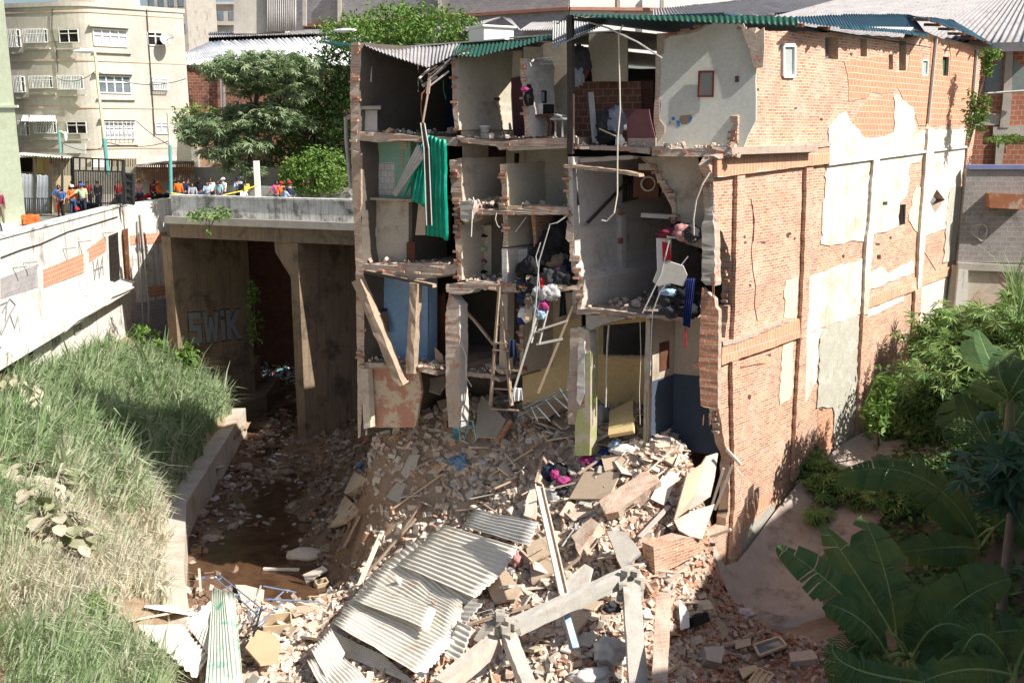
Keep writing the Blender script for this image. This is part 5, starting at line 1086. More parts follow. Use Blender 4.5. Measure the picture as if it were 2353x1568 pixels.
rk.add([P[0],P[1],P[2],P[3],P[4]],[(0,1,2,3,4)]); tag(rk.build('stall_roof_sheet', m_galv, solid=.05), 'tin sheet laid over the rusty barred stall cage', 'roof sheet')
mb = MB(); mb.box(atY((420,415),60.8),(12,.25,1.6)); tag(mb.build('kerbside_wall', m_conc), 'low grey wall behind the parked motorcycles at the bridge end', 'wall')
mb = MB(); mb.box(atY(T(1,1698,1180),54.3),(.27,.27,1.9)); tag(mb.build('white_post', m_whitemetal), 'white concrete post with yellow tape standing on the bridge', 'post')
m_tape = M('yellow_tape', (.8,.6,.05), (.7,.5,.05), 6, bump=0)
mb = MB(); A_, B_ = atY(T(1,1128,1275),51.0), atY(T(1,1700,1225),54.0); mb.tube([A_.lerp(B_, i/10)-Vector((0,0,.35*4*(i/10)*(1-i/10)))+Vector((0,0,.02*(i%2))) for i in range(11)], .035, 4)
tag(mb.build('barrier_tape', m_tape), 'yellow barrier tape strung along the bridge in front of the crowd', 'tape')
mb = MB(); a = atZ(T(1,205,1480),10.75); mb.box(a+Vector((0,0,.2)),(.75,.4,.5),.2); mb.box(a+Vector((0,-.22,.15)),(.5,.1,.3),.2); mb.bar(a+Vector((-.15,0,.47)), a+Vector((.15,0,.47)), .05,.05)
tag(mb.build('red_bag', M('red_fabric', (.55,.03,.03), (.6,.3,.05), 5), bev=.05), 'red and yellow rescue bag standing on the street', 'bag')
mb = MB(); P = [atZ(p,10.66) for p in pl(1,[(5,1470),(60,1430),(175,1520),(150,1550),(20,1530)])]; mb.add(P,[(0,1,2,3,4)]); tag(mb.build('white_board', m_whitemetal, solid=.05), 'white board lying on the street behind the man in red cap', 'board')
# graffiti on the far parapet
for pts_ in ([(1975,1265),(1995,1260),(1980,1290),(2000,1300)], [(2040,1270),(2080,1265),(2050,1300),(2090,1305)], [(2105,1255),(2110,1300),(2095,1280)], [(2160,1270),(2190,1265),(2170,1300),(2240,1290),(2215,1265)], [(2270,1275),(2300,1265),(2320,1290),(2280,1300)]):
    mb = MB(); mb.tube([bp(*(lambda q_: (q_[0], 8.38, q_[1]))(onp(T(1,*p), BL+BN*8.38, BD))) for p in pts_], .05, 4); mb.build('graffiti_stroke', mgs, br, uv=False)
# ---------------------------------------------------------------- vegetation
def raw(name, V, Fc, mat, rnd=None, parent=None, extra=None, loc=None):
    """fast quad/tri mesh from numpy arrays"""
    V = np.asarray(V, dtype=np.float32); Fc = np.asarray(Fc, dtype=np.int32); k = Fc.shape[1]
    me = bpy.data.meshes.new(name); o = bpy.data.objects.new(name, me); COL.objects.link(o)
    if parent is None and loc is None: c = V.mean(axis=0); c[2] = V[:,2].min(); loc = c
    if parent is None: V = V-np.array(loc, dtype=np.float32); o.location = tuple(float(q) for q in loc); WC.add(o.name)
    me.vertices.add(len(V)); me.vertices.foreach_set('co', V.ravel())
    me.loops.add(Fc.size); me.loops.foreach_set('vertex_index', Fc.ravel())
    me.polygons.add(len(Fc)); me.polygons.foreach_set('loop_start', np.arange(0, Fc.size, k, dtype=np.int32))
    me.update(calc_edges=True); me.shade_flat()
    me.materials.append(mat)
    at = me.attributes.new('rnd', 'FLOAT', 'FACE'); at.data.foreach_set('value', np.asarray(rnd if rnd is not None else RNG.random(len(Fc)), dtype=np.float32))
    if extra is not None: at = me.attributes.new('dust', 'FLOAT', 'FACE'); at.data.foreach_set('value', np.asarray(extra, dtype=np.float32))
    if parent is not None: o.parent = parent; o.location = -parent.location if (parent.parent is None and parent.name in WC) else (0,0,0)
    return o
def unit(a): return a/(np.linalg.norm(a, axis=1, keepdims=True)+1e-9)
def leaves(P, size, up=.5, asp=.45, droop=0):
    """one folded rhombus per point"""
    n = len(P); nrm = unit(RNG.normal(size=(n,3))+np.array([0,0,up*2])); t = unit(np.cross(nrm, RNG.normal(size=(n,3)))); b = np.cross(nrm, t)
    s = size*(.6+.8*RNG.random((n,1)))
    t2 = t-np.array([0,0,droop])
    V = np.stack([P-t2*s*.5, P+b*s*asp*.5+nrm*s*.06, P+t2*s*.5, P-b*s*asp*.5+nrm*s*.06], 1).reshape(-1,3)
    return V, np.arange(4*n).reshape(n,4)
def palmate(P, size, lobes=6, up=.7, w=.2):
    n = len(P); nrm = unit(RNG.normal(size=(n,3))*.55+np.array([0,-.1,up*1.4])); t = unit(np.cross(nrm, RNG.normal(size=(n,3)))); b = np.cross(nrm, t)
    s = size*(.6+.7*RNG.random((n,1))); Vs = []
    for k in range(lobes):
        a = (k-(lobes-1)/2)*(4.6/lobes); d = t*math.cos(a)+b*math.sin(a); e = np.cross(nrm, d); L = s*(1-.25*abs(k-(lobes-1)/2)/lobes)
        dd = d-nrm*.25
        Vs.append(np.stack([P, P+dd*L*.5+e*L*w*.5, P+dd*L-nrm*L*.15, P+dd*L*.5-e*L*w*.5], 1))
    V = np.stack(Vs, 1).reshape(-1,3); m = n*lobes
    return V, np.arange(4*m).reshape(m,4), np.repeat(RNG.random(n), lobes)
def blobpts(blobs, n, shell=.55):
    """points spread through lumpy ellipsoids; holes where the noise is low"""
    vol = np.array([b[1]*b[2]*b[3] for b in blobs])**.8; cnt = (n*vol/vol.sum()).astype(int); out = []
    for b, k in zip(blobs, cnt):
        d = unit(RNG.normal(size=(k*2,3))); r = shell+(1-shell)*RNG.random((k*2,1))**.5
        rr = r*(.8+.35*RNG.random((k*2,1))**2); p = d*rr*np.array(b[1:4])+np.array(b[0])
        keep = np.array([mn.noise(Vector(q)*1.1)+.35*mn.noise(Vector(q)*3.1) for q in p]) > -.16
        out.append(p[keep][:k])
    return np.concatenate(out)
def leafmat(name, a, b, c=None, dust=None, rough=.55, tr=.25):
    q = NT(name); col = q.mix(q.attr(), a, b)
    if c: col = q.mix(q.ramp(q.noise(.9,4), .45, .65), col, c)
    if dust: col = q.mix(q.attr('dust'), col, dust)
    m = q.out(col, rough, 0, .35); bs = q.b
    tl = q.n('BsdfTranslucent'); q.l(col, tl.inputs[0]); mx = q.n('MixShader'); mx.inputs[0].default_value = tr
    q.l(bs.outputs[0], mx.inputs[1]); q.l(tl.outputs[0], mx.inputs[2]); q.l(mx.outputs[0], q.t.nodes['Material Output'].inputs[0]); return m
m_lfdark = leafmat('dark_leaves', (.045,.10,.025), (.12,.20,.045), (.05,.11,.03))
m_lfgrey = leafmat('greyish_leaves', (.17,.24,.12), (.30,.36,.22), (.12,.19,.07))
m_lfbright = leafmat('bright_leaves', (.08,.17,.03), (.18,.28,.06))
m_lfyel = leafmat('cassava_leaves', (.16,.26,.07), (.30,.40,.14), (.10,.20,.05))
m_lfpap = leafmat('papaya_leaves', (.03,.08,.045), (.06,.13,.07))
m_ban = leafmat('banana_leaf', (.03,.085,.035), (.085,.15,.05), (.10,.15,.04), rough=.85, tr=.35)
m_banrib = M('banana_midrib', (.22,.3,.1), (.25,.32,.12), bump=0)
m_dustleaf = leafmat('dust_covered_leaves', (.33,.29,.22), (.46,.41,.32), (.16,.2,.08), tr=.05)
m_bark = M('tree_bark', (.16,.13,.10), (.22,.18,.14), 4, bump=.6)
def branchy(mb, base, top, r0, targets, seed=0):
    rn = random.Random(seed); base, top = Vector(base), Vector(top); mid = base.lerp(top,.5)+Vector((rn.uniform(-.2,.2),0,0))
    mb.tube([base, base.lerp(mid,.5), mid, mid.lerp(top,.5), top], [r0, r0*.9, r0*.75, r0*.6, r0*.4], 8)
    for tg_ in targets:
        tg_ = Vector(tg_); k = rn.uniform(.45,.95); s_ = base.lerp(top, k)
        m_ = s_.lerp(tg_,.5)+Vector((0,0,.25)); mb.tube([s_, m_, tg_], [r0*.4, r0*.28, r0*.1], 6)
def tree(name, label, base, top, r0, blobs, n, size, mat, group=None, up=.5, kind='leaf', asp=.45, seed=1):
    t = thing(name, base, label, 'tree', group); mb = MB(); branchy(mb, base, top, r0, [Vector(b[0])-Vector((0,0,b[3]*.3)) for b in blobs], seed); mb.build('trunk', m_bark, t, smooth=True)
    P = blobpts(blobs, n)
    if kind == 'leaf': V, Fc = leaves(P, size, up, asp); rd = None
    else: V, Fc, rd = palmate(P, size, 7, up, .28)
    raw('crown', V, Fc, mat, rd, t); return t
def bl(k, x, y, Y, rx, rz, ry=None): c = atY(T(k,x,y), Y); return (tuple(c), rx, ry or rx, rz)
tree('street_tree', 'slender street tree with flat tiers of greyish leaves behind the bridge parapet', atY(T(1,1650,1240),56.5), atY(T(1,1700,560),57), .19,
  [bl(1,1640,460,56.5,2.6,.9), bl(1,1790,470,57,3.0,1.1), bl(1,1900,560,57,1.9,1.0), bl(1,1620,560,56.5,1.1,.6), bl(1,1500,830,56,2.4,.7), bl(1,1380,880,56,1.8,.6), bl(1,1700,740,57,2.2,.6), bl(1,1850,780,57,2.0,.8), bl(1,1450,1000,55.5,1.3,.5), bl(1,1600,960,56,1.6,.5), bl(1,1560,1090,56,.8,.4), bl(1,1660,1130,56,.8,.35)],
  4200, .36, m_lfgrey, 'trees behind the bridge', .9, 'palm')
tree('broadleaf_tree', 'big dense dark green tree between the slender tree and the ruin', atY(T(1,2120,1330),60), atY(T(1,2100,700),61), .3,
  [bl(1,2080,600,61,2.8,2.2), bl(1,2260,480,60,2.3,2.3), bl(1,2180,800,60,3.2,2.2), bl(1,1960,720,62,2.2,2.0), bl(1,2290,700,59,2,2), bl(1,1900,960,62,2.0,1.8), bl(1,2050,1000,61,2.4,1.6), bl(1,2250,960,60,2.3,1.7), bl(1,2320,390,60,1.3,1.3), bl(1,1830,1100,62,1.6,1.4), bl(1,2150,1120,62,2.5,1.8)],
  17000, .26, m_lfdark, 'trees behind the bridge', .4)
tree('broadleaf_tree', 'rounded bright bush-like tree low beside the bridge parapet, right of the crowd', atY(T(1,2070,1270),56), atY(T(1,2070,1120),56), .12,
  [bl(1,2000,1150,56,1.5,1.2), bl(1,2120,1110,56,1.6,1.3), bl(1,2180,1190,55.5,1.2,.9), bl(1,1930,1200,56,.9,.7), bl(1,2060,1210,55.5,1.5,.7)], 4200, .24, m_lfbright, 'trees behind the bridge', .6)
tree('broadleaf_tree', 'bright green tree crown rising above the sagging roof of the left rooms', atY(T(2,500,900),58), atY(T(2,520,250),58), .25,
  [bl(2,210,210,58,2.6,1.1), bl(2,400,180,58,2.4,1.5), bl(2,560,190,57,2.8,1.6), bl(2,740,210,57,2.5,1.4), bl(2,880,230,57,1.6,.9), bl(2,330,260,57,2.6,1.0), bl(2,640,270,57,3,1.0)], 8000, .26, m_lfbright, 'trees behind the bridge', .5)
tree('street_bush', 'small yellow-green bush against the tenement corner by the slender tree', atY(T(1,1300,930),60), atY(T(1,1310,800),60), .08, [bl(1,1300,790,60,1.5,1.0), bl(1,1270,860,60,1.1,1.0), bl(1,1290,910,60,.8,.7)], 1600, .24, m_lfbright, 'trees behind the bridge', .5)

# --- grass on the bank
m_grass = leafmat('tall_grass_blades', (.19,.31,.13), (.38,.49,.26), None, (.74,.68,.56), .6, .35)
def grass(name, n, region, ln, label, seed=0, w=.02, dustf=None, blades=22, keep=None):
    rg = np.random.default_rng(seed); Vs = []; Fs = []; rs = []; ds = []; c = 0; tries = 0; vb = 0
    while c < n and tries < n*6:
        tries += 1; x, y = rg.uniform(*region[0]), rg.uniform(*region[1])
        if keep and not keep(x, y): continue
        c += 1; z = H(x, y)-.05; ch = .45+1.0*rg.random()**1.3; ca = rg.normal(size=2)*.7; d = min(1, max(0, (dustf(x, y) if dustf else 0)+rg.normal()*.16)); k = rg.integers(blades//2, blades+8)
        a = rg.random(k)*2*np.pi; Lh = ln*ch*(.6+.6*rg.random(k))*(1+.35*mn.noise(Vector((x*.5,y*.5,0)))); lean = (.2+.8*rg.random(k))
        # bend downhill / towards the stream
        dirx = np.cos(a)+.4+ca[0]; diry = np.sin(a)-.2+ca[1]; q = np.hypot(dirx,diry)+1e-6; dirx /= q; diry /= q
        bx = x+rg.normal(size=k)*.09; by = y+rg.normal(size=k)*.09
        tt = np.array([0,.35,.7,1.0]); wd = np.array([1,.85,.55,.08])*w*(.8+.5*rg.random())
        hz = Lh[:,None]*(tt*(1-.55*lean[:,None]*tt*tt)); hr = Lh[:,None]*lean[:,None]*.75*tt**1.8
        px = bx[:,None]+dirx[:,None]*hr; py = by[:,None]+diry[:,None]*hr; pz = z+hz
        sx = -diry[:,None]*wd*.5; sy = dirx[:,None]*wd*.5
        sx = sx*.5+wd*.35; sy = sy*.5
        Vv = np.stack([np.stack([px-sx,py-sy,pz],2), np.stack([px+sx,py+sy,pz],2)],2)   # k,4,2,3
        Vs.append(Vv.reshape(-1,3)); base = vb+np.arange(k)[:,None]*8+np.arange(3)[None,:]*2
        f = np.stack([base, base+1, base+3, base+2], 2).reshape(-1,4); Fs.append(f); vb += k*8
        r_ = np.repeat(np.clip(rg.random(k)*.45+rg.random()*.55,0,1), 3); rs.append(r_); ds.append(np.clip(np.repeat(d+rg.normal(size=k)*.25,3),0,1))
    o = raw(name, np.concatenate(Vs), np.concatenate(Fs), m_grass, np.concatenate(rs), extra=np.concatenate(ds), loc=(region[0][0], region[1][0], 0))
    return tag(o, label, 'grass', kind='stuff')
def keepL(x, y): return x < curbx(y)-.75 and x > -19.3+.0*(y) and not (y > 50.5) and abs(x/y) < .56
def dustL(x, y):
    f_ = y*CP-(H(x,y)-CZ)*SP; px = 1176+FL*x/f_; py = 784-FL*(y*SP+(H(x,y)-CZ)*CP)/f_
    v = 1.25-math.hypot((px-270)/330, (py-1340)/215)+.5*mn.noise(Vector((x*.45,y*.45,5)))
    return max(.0, min(.95, v+.06))
bare = [(hit(T(7,230,500)).to_2d(), .9), (hit(T(7,370,730)).to_2d(), .9), (atZ((270,945),3.6).to_2d(), .9), (Vector((-12.6,31.2)), .6), (hit(T(7,620,600)).to_2d(), .7), (hit(T(7,340,330)).to_2d(), .5), (hit(T(7,1090,950)).to_2d(), 1.1), (hit(T(7,1200,1010)).to_2d(), 1.0), (hit(T(7,1050,1250)).to_2d(), 1.2), (hit(T(7,1250,1450)).to_2d(), 1.6)]
kp = lambda x, y: keepL(x, y) and all((Vector((x,y))-b).length > r for b, r in bare)
grass('tall_grass', 1150, ((-19.3,-8),(27,48)), 1.45, 'tall arching green grass covering the river bank below the white building', 1, .07, dustL, 20, kp)
grass('dusty_grass', 900, ((-15.5,-6.6),(15.5,30)), 1.2, 'pale dust covered grass flattened on the near bank beside the debris', 2, .05, dustL, 22, kp)
grass('tall_reeds', 230, ((-19.3,-9),(29,49)), 2.0, 'coarse arching reed clumps rising above the bank grass', 5, .1, lambda x, y: dustL(x,y)*.7, 16, kp)
# --- dusty broad-leaved plants, shrubs on the bank
def bigleaf_plant(name, label, px, spread, n, size, mat, droop=.4, group=None, lift=.5):
    c = hit(px, 0); th_ = thing(name, c, label, 'plant', group); mb = MB(); V = []; 
    for i in range(n):
        a = RNG.random()*6.283; r = spread*math.sqrt(RNG.random()); x, y = c.x+r*math.cos(a), c.y+r*math.sin(a); z = H(x,y); h = lift*(.5+RNG.random())
        s_ = size*(.6+.7*RNG.random()); tip = Vector((x,y,z+h)); d = Vector((math.cos(a+RNG.normal()*.6), math.sin(a+RNG.normal()*.6)-.4, -droop+RNG.normal()*.2)).normalized()
        e = d.cross(Vector((0,0,1))).normalized(); nn = e.cross(d)
        pts_ = [(0,0),(.25,.38),(.6,.42),(.85,.22),(1,0),(.85,-.22),(.6,-.42),(.25,-.38)]
        P = [tip+d*s_*u+e*s_*v+nn*(s_*.18*abs(v)-s_*.12*u*u) for u, v in pts_]
        mb.add(P, [(0,1,2,3,4),(0,4,5,6,7)])
    mb.build('foliage', mat, th_, uv=False)
    sm = MB()
    for i in range(8): a = i*.8; sm.tube([c+Vector((0,0,-.05)), c+Vector((spread*.4*math.cos(a), spread*.4*math.sin(a), lift*.9))], [.02,.01], 5)
    sm.build('stem', m_bark, th_); return th_
bigleaf_plant('broadleaf_plant', 'dust coated broad leaved plant in a clump on the near left bank', T(7,230,470), .95, 70, .5, m_dustleaf, lift=.9)
bigleaf_plant('broadleaf_plant', 'lower dusty broad leaved clump spilling towards the pale grass', T(7,380,720), 1.0, 70, .45, m_dustleaf, lift=.9)
bigleaf_plant('withered_shrub', 'withered dusty shrub with curled leaves at the far left edge of the bank', T(4,110,1310), 1.0, 90, .32, m_dustleaf, .9, None, .9)
bigleaf_plant('green_sapling', 'small green sapling above the dusty broad leaves', T(7,225,240), .35, 26, .3, m_lfbright, .8, None, .7)
bigleaf_plant('broadleaf_plant', 'dark shaded broad leaved clump beside the channel footing', T(4,1060,1330), 1.0, 45, .36, m_lfdark, .3)
def shrub(name, label, blobs, n, size, mat, kind='leaf', up=.5, cat='shrub', group=None, stem=True):
    c0 = Vector(blobs[0][0]); t = thing(name, (c0.x,c0.y,c0.z-blobs[0][3]), label, cat, group)
    P = blobpts(blobs, n, .2)
    if kind == 'leaf': V, Fc = leaves(P, size, up); rd = None
    else: V, Fc, rd = palmate(P, size, 7, up)
    raw('foliage', V, Fc, mat, rd, t, extra=np.zeros(len(Fc)))
    if stem:
        mb = MB()
        for b in blobs: c = Vector(b[0]); mb.tube([(c0.x,c0.y,c0.z-blobs[0][3]-.3), c.lerp(c0,.5)-Vector((0,0,.2)), c], [.035,.025,.01], 5)
        mb.build('stem', m_bark, t)
    return t
def hb(k, x, y, rx, rz, lift): c = hit(T(k,x,y)); return ((c.x,c.y,c.z+lift), rx, rx, rz)
def yb(k, x, y, Y, rx, rz): c = atY(T(k,x,y), Y); return ((c.x,c.y,c.z), rx, rx, rz)
shrub('leafy_shrub', 'leafy green shrub at the foot of the riverside building end wall', [yb(4,930,880,48.5,.8,1.1), yb(4,990,920,48.3,.7,.6), yb(4,920,810,48.6,.5,.6)], 500, .3, m_lfbright)
shrub('leafy_shrub', 'leafy green shrub at the mouth of the dark bridge opening', [yb(4,1205,1000,47.5,.7,1.1), yb(4,1215,960,47.5,.5,.6)], 380, .3, m_lfbright)
shrub('parapet_weed', 'weeds sprouting from the bridge parapet joint', [yb(4,1330,60,46.5,1.2,.4), yb(4,1260,80,47,.8,.25), yb(4,1340,160,46.5,.25,.5), yb(4,1400,70,46,.6,.3)], 300, .22, m_lfbright, cat='weed')
shrub('hanging_creeper', 'bright creeper on the abutment corner seen through the bridge opening', [yb(4,1620,640,52,.4,1.6), yb(4,1635,800,52,.5,.9)], 500, .22, m_lfbright, cat='creeper')
shrub('fern_plant', 'bright feathery green fern plant near the bottom left corner', [hb(7,480,1200,.8,.25,.55), hb(7,600,1260,.7,.25,.5), hb(7,640,1330,.5,.2,.45), hb(7,640,1150,.5,.2,.6)], 1400, .12, m_lfbright, up=1, cat='plant')
shrub('wall_creeper', 'green creeper climbing the far edge of the brick side wall', [yb(3,2020,700,39,.35,1.1), yb(3,2110,480,39,.3,.9), yb(3,2140,350,39,.5,.3), yb(3,2100,700,39,.3,1.0)], 700, .2, m_lfbright, cat='creeper')
shrub('wall_creeper', 'short creeper strand hanging from the concrete band behind the ruin', [yb(3,2240,890,41,.9,.25)], 160, .22, m_lfbright, cat='creeper')
# --- overgrown yard on the right
m_tall = m_lfyel
shrub('cassava_shrub', 'sunlit cassava bush beside the far end of the brick wall', [yb(6,2050,770,37,1.5,.9), yb(6,1960,840,35,2.0,1.2), yb(6,2110,860,34,1.9,1.1), yb(6,1880,960,34,1.2,.9)], 1500, .42, m_tall, 'palm', .8, group='cassava bushes in the yard')
shrub('cassava_shrub', 'broad cassava bush in the middle of the yard behind the banana plants', [yb(6,1900,1120,30,1.6,.8), yb(6,2000,1080,30,1.5,1.0), yb(6,1820,1190,30,1.0,.6), yb(6,2060,1180,29,1.3,.8)], 1300, .38, m_tall, 'palm', .8, group='cassava bushes in the yard')
shrub('cassava_shrub', 'tall leafy bush at the right edge below the grey block wall', [yb(6,2270,800,34,1.5,1.1), yb(6,2330,900,32,1.4,1.3), yb(6,2310,690,35,.8,1.0)], 1300, .38, m_tall, 'palm', .8, group='cassava bushes in the yard')
shrub('cassava_shrub', 'low sunlit weeds at the foot of the wall by the concrete apron', [hb(6,1450,1470,1.1,.5,.4), hb(6,1600,1500,1.2,.5,.4), hb(6,1370,1530,.7,.4,.3), hb(6,1760,1460,1.3,.6,.5)], 1000, .3, m_tall, 'palm', .9, group='cassava bushes in the yard')
shrub('cassava_shrub', 'shaded straggly weeds on the concrete apron under the long banana leaf', [hb(9,1000,300,1.0,.6,.5), hb(9,1150,420,1.2,.5,.5), hb(9,1350,420,1.4,.5,.5), hb(9,1550,450,1.4,.5,.5), hb(9,940,180,.6,.6,.5), hb(9,1040,560,.6,.3,.3)], 1300, .3, m_tall, 'palm', .9, group='cassava bushes in the yard')
shrub('climbing_vine', 'heart leaved vine climbing the wall foot between two pilasters', [yb(6,1440,1250,29.6,.45,1.3), yb(6,1400,1350,29.2,.5,.6), yb(6,1490,1180,30,.3,.5)], 420, .3, m_lfbright, cat='vine')
shrub('dark_shrub', 'dark shaded bush in the gap between wall and cassava', [yb(6,1680,1140,33,1.3,1.3), yb(6,1620,1280,31,1.2,1.0), yb(6,1750,1040,34,.8,1.0), yb(6,1700,1330,30,1.2,.6)], 1500, .26, m_lfdark, cat='shrub')
def gclump(name, label, pts_, hgt, w=.03, n=14):
    Vs = MB(); 
    for (k, x, y, Y) in pts_:
        b = atY(T(k,x,y), Y)
        for i in range(n):
            a = random.random()*6.28; L = hgt*random.uniform(.6,1.1); le = random.uniform(.15,.5)
            P = [b+Vector((math.cos(a)*L*le*u**1.8, math.sin(a)*L*le*u**1.8, L*(u-.3*le*u*u*2))) for u in (0,.35,.7,1)]
            V = []
            for u, p in zip((1,.8,.5,.1), P): V += [p-Vector((w*u/2,0,0)), p+Vector((w*u/2,0,0))]
            Vs.add(V, [(0,1,3,2),(2,3,5,4),(4,5,7,6)])
    return tag(Vs.build(name, leafmat('reed_blades', (.10,.18,.05), (.2,.28,.1)), uv=False), label, 'grass clump')
gclump('tall_reeds', 'tall thin reeds rising against the grey block wall at the right edge', [(6,2330,700,34),(6,2290,640,35),(6,2350,760,33),(6,2260,620,36),(6,2300,850,32)], 2.6, .05, 10)
# ground litter + undergrowth in the yard (countless)
Vs, Fs, rs, b0 = [], [], [], 0
pts_ = []
for i in range(22000):
    s_, o_ = RNG.uniform(-4,18), RNG.uniform(1.6,14); p = C+W*s_+NW*o_
    if o_ < 3.2 and s_ < 9: continue
    if s_ < 1.5 and o_ < 5.4: continue
    if mn.noise(Vector((p.x*.5,p.y*.5,2))) < -.12: continue
    pts_.append((p.x,p.y,HM(p.x,p.y)+RNG.uniform(.02,.45)))
V, Fc = leaves(np.array(pts_), .28, .8); tag(raw('undergrowth', V, Fc, m_lfdark), 'low dark undergrowth covering the shaded yard around the banana plants', 'undergrowth', kind='stuff')
# --- banana plants
def banana_leaf(par, P, wd, Y=None, tear=.12, side=Vector((.15,-.75,.65)), seed=0):
    rn = random.Random(seed); P = [Vector(p) for p in P]; N = 34
    def bz(u): return P[0]*(1-u)**2+P[1]*2*u*(1-u)+P[2]*u*u
    mb = MB(); mids = [bz(i/N) for i in range(N+1)]
    for sgn in (-1, 1):
        gap = 0; dr = 0; shift = 0
        for i in range(2, N):
            u0, u1 = i/N, (i+1)/N; t = (mids[i+1]-mids[i]).normalized(); lat = t.cross(side).normalized()*sgn; nn = lat.cross(t)*sgn
            if nn.z < 0: nn = -nn
            prof = lambda u: wd*.5*min(1, (u-.04)*7)**.6*max(0, 1-((u-.35)/.66)**2 if u > .35 else 1)**.6
            if rn.random() < tear: dr = rn.uniform(-.25,.1)*1.5; shift = rn.uniform(.05,.3); gap = .25
            else: gap = 0
            w0, w1 = prof(u0), prof(min(u1,.999)); a0 = mids[i]+(mids[i+1]-mids[i])*gap; a1 = mids[i+1]
            fl = nn*(.16*wd)*.8; f2 = Vector((0,0,dr*wd*.5))
            e0 = a0+lat*w0+t*w0*(.28+shift*.2)-nn*w0*.15+f2; e1 = a1+lat*w1+t*w1*(.28+shift*.2)-nn*w1*.15+f2
            m0 = a0+lat*w0*.5+t*w0*.12+nn*w0*.08; m1 = a1+lat*w1*.5+t*w1*.12+nn*w1*.08
            mb.add([a0,a1,m1,m0,e1,e0], [(0,1,2,3),(3,2,4,5)], r=rn.random()*.6+.2)
    lf = mb.build('leaf', m_ban, par, uv=False)
    rb_ = MB(); rb_.tube([bz(i/12)-Vector((0,0,.004)) for i in range(13)], [.028*(1-.8*i/12) for i in range(13)], 5); rb_.build('midrib', m_banrib, lf); return lf
def banana(label, base, lvs, stems, hgt=2.0, rad=.13):
    t = thing('banana_plant', base, label, 'banana plant', 'banana plants in the yard'); base = Vector(base); mb = MB()
    mb.tube([base+Vector((0,0,-.3)), base+Vector((.03,0,hgt*.5)), base+Vector((0,.02,hgt))], [rad*1.2, rad, rad*.7], 10); mb.build('trunk', M('banana_trunk', (.16,.17,.08), (.22,.16,.09), 3), t, smooth=True)
    top = base+Vector((0,.02,hgt-.05))
    for i, (k, a, m_, b, Y, wd) in enumerate(lvs):
        A_, Mm, B_ = atY(T(k,*a),Y[0]), atY(T(k,*m_),Y[1]), atY(T(k,*b),Y[2]); Mc = Mm*2-(A_+B_)*.5
        banana_leaf(t, [A_, Mc, B_], wd, seed=i+int(base.x*10), tear=.34 if i%3 == 0 else .2)
        st = MB(); st.tube([top, (top+A_)/2+Vector((0,0,.05)), A_], [.05,.04,.028], 6); st.build('leaf_stalk', m_banrib, t)
    return t
b1 = atY(T(9,1590,1700),16.4)
banana('large banana plant filling the bottom right corner, one torn leaf tip sunlit', (b1.x,b1.y,b1.z-.4),
  [(9,(1500,1400),(1200,1010),(785,690),(16.00,16.00,16.75),0.78),(9,(1540,1290),(1470,880),(1340,530),(16.50,17.00,18.00),1.19),(9,(1515,1260),(1300,900),(1080,570),(16.25,16.75,17.50),0.78),
   (9,(1620,1480),(1900,1090),(2260,900),(16.25,16.75,17.25),1.06),(9,(1610,1450),(1700,1120),(1840,880),(16.50,17.25,17.75),0.94),(9,(1640,1400),(1800,1200),(2010,1240),(16.00,15.75,15.75),0.75),
   (9,(1480,1400),(1330,1180),(1090,1060),(15.88,15.62,15.75),0.62),(9,(1480,1500),(1280,1330),(1130,1560),(15.88,15.75,15.75),0.78),(9,(1700,1560),(2000,1300),(2400,1230),(15.62,15.75,16.00),0.75)], [], 1.4)
b2_ = atY(T(9,2150,860),24.2)
banana('second banana plant with long arching leaves reaching left over the concrete apron', (b2_.x,b2_.y,b2_.z-.3),
  [(9,(2060,640),(1760,330),(1420,110),(24.12,24.38,25.62),0.94),(9,(2080,700),(1700,260),(1165,240),(23.75,24.00,25.00),1.19),(6,(2210,1140),(2120,960),(2060,800),(25.00,25.75,26.88),1.31),
   (6,(2215,1150),(2260,1030),(2310,930),(25.00,25.38,26.25),1.12),(9,(2060,720),(1900,700),(1530,740),(23.75,23.25,23.00),0.88),(6,(2150,1560),(2040,1400),(1960,1210),(24.38,25.00,26.00),1.88),
   (6,(2230,1500),(2330,1350),(2420,1210),(24.38,25.00,25.75),1.38),(9,(2150,600),(2290,520),(2400,700),(23.75,23.50,23.25),0.88)], [], 1.6)
b3 = atY(T(6,2260,1350),24)
banana('smaller banana plant with yellowish leaf at the right edge beneath the grey wall', (b3.x,b3.y,b3.z-1), [(6,(2240,1250),(2120,1180),(2000,1150-1),(24,24,24),.6),(6,(2250,1230),(2330,1080),(2400,980),(24,24.2,24.6),.7),(6,(2250,1200),(2200,1100),(2190,1000),(24,24.2,24.6),.6),(6,(2260,1260),(2350,1180),(2430,1230),(24,23.6,23.4),.6)], [], 1.4)
b4 = atY(T(9,2300,1600),14.4)
banana('cropped banana plant at the very bottom right of the photo', (b4.x,b4.y,b4.z-1.2), [(9,(2280,1500),(2100,1260),(1960,1370),(14.50,14.25,14.12),0.69),(9,(2290,1520),(2000,1480),(1700,1560),(14.25,13.75,13.50),0.62),(9,(2300,1480),(2380,1300),(2460,1240),(14.38,14.38,14.50),0.62),(9,(2200,1600),(1350,1500),(1135,1300),(14.50,14.88,15.25),0.62)], [], .8)
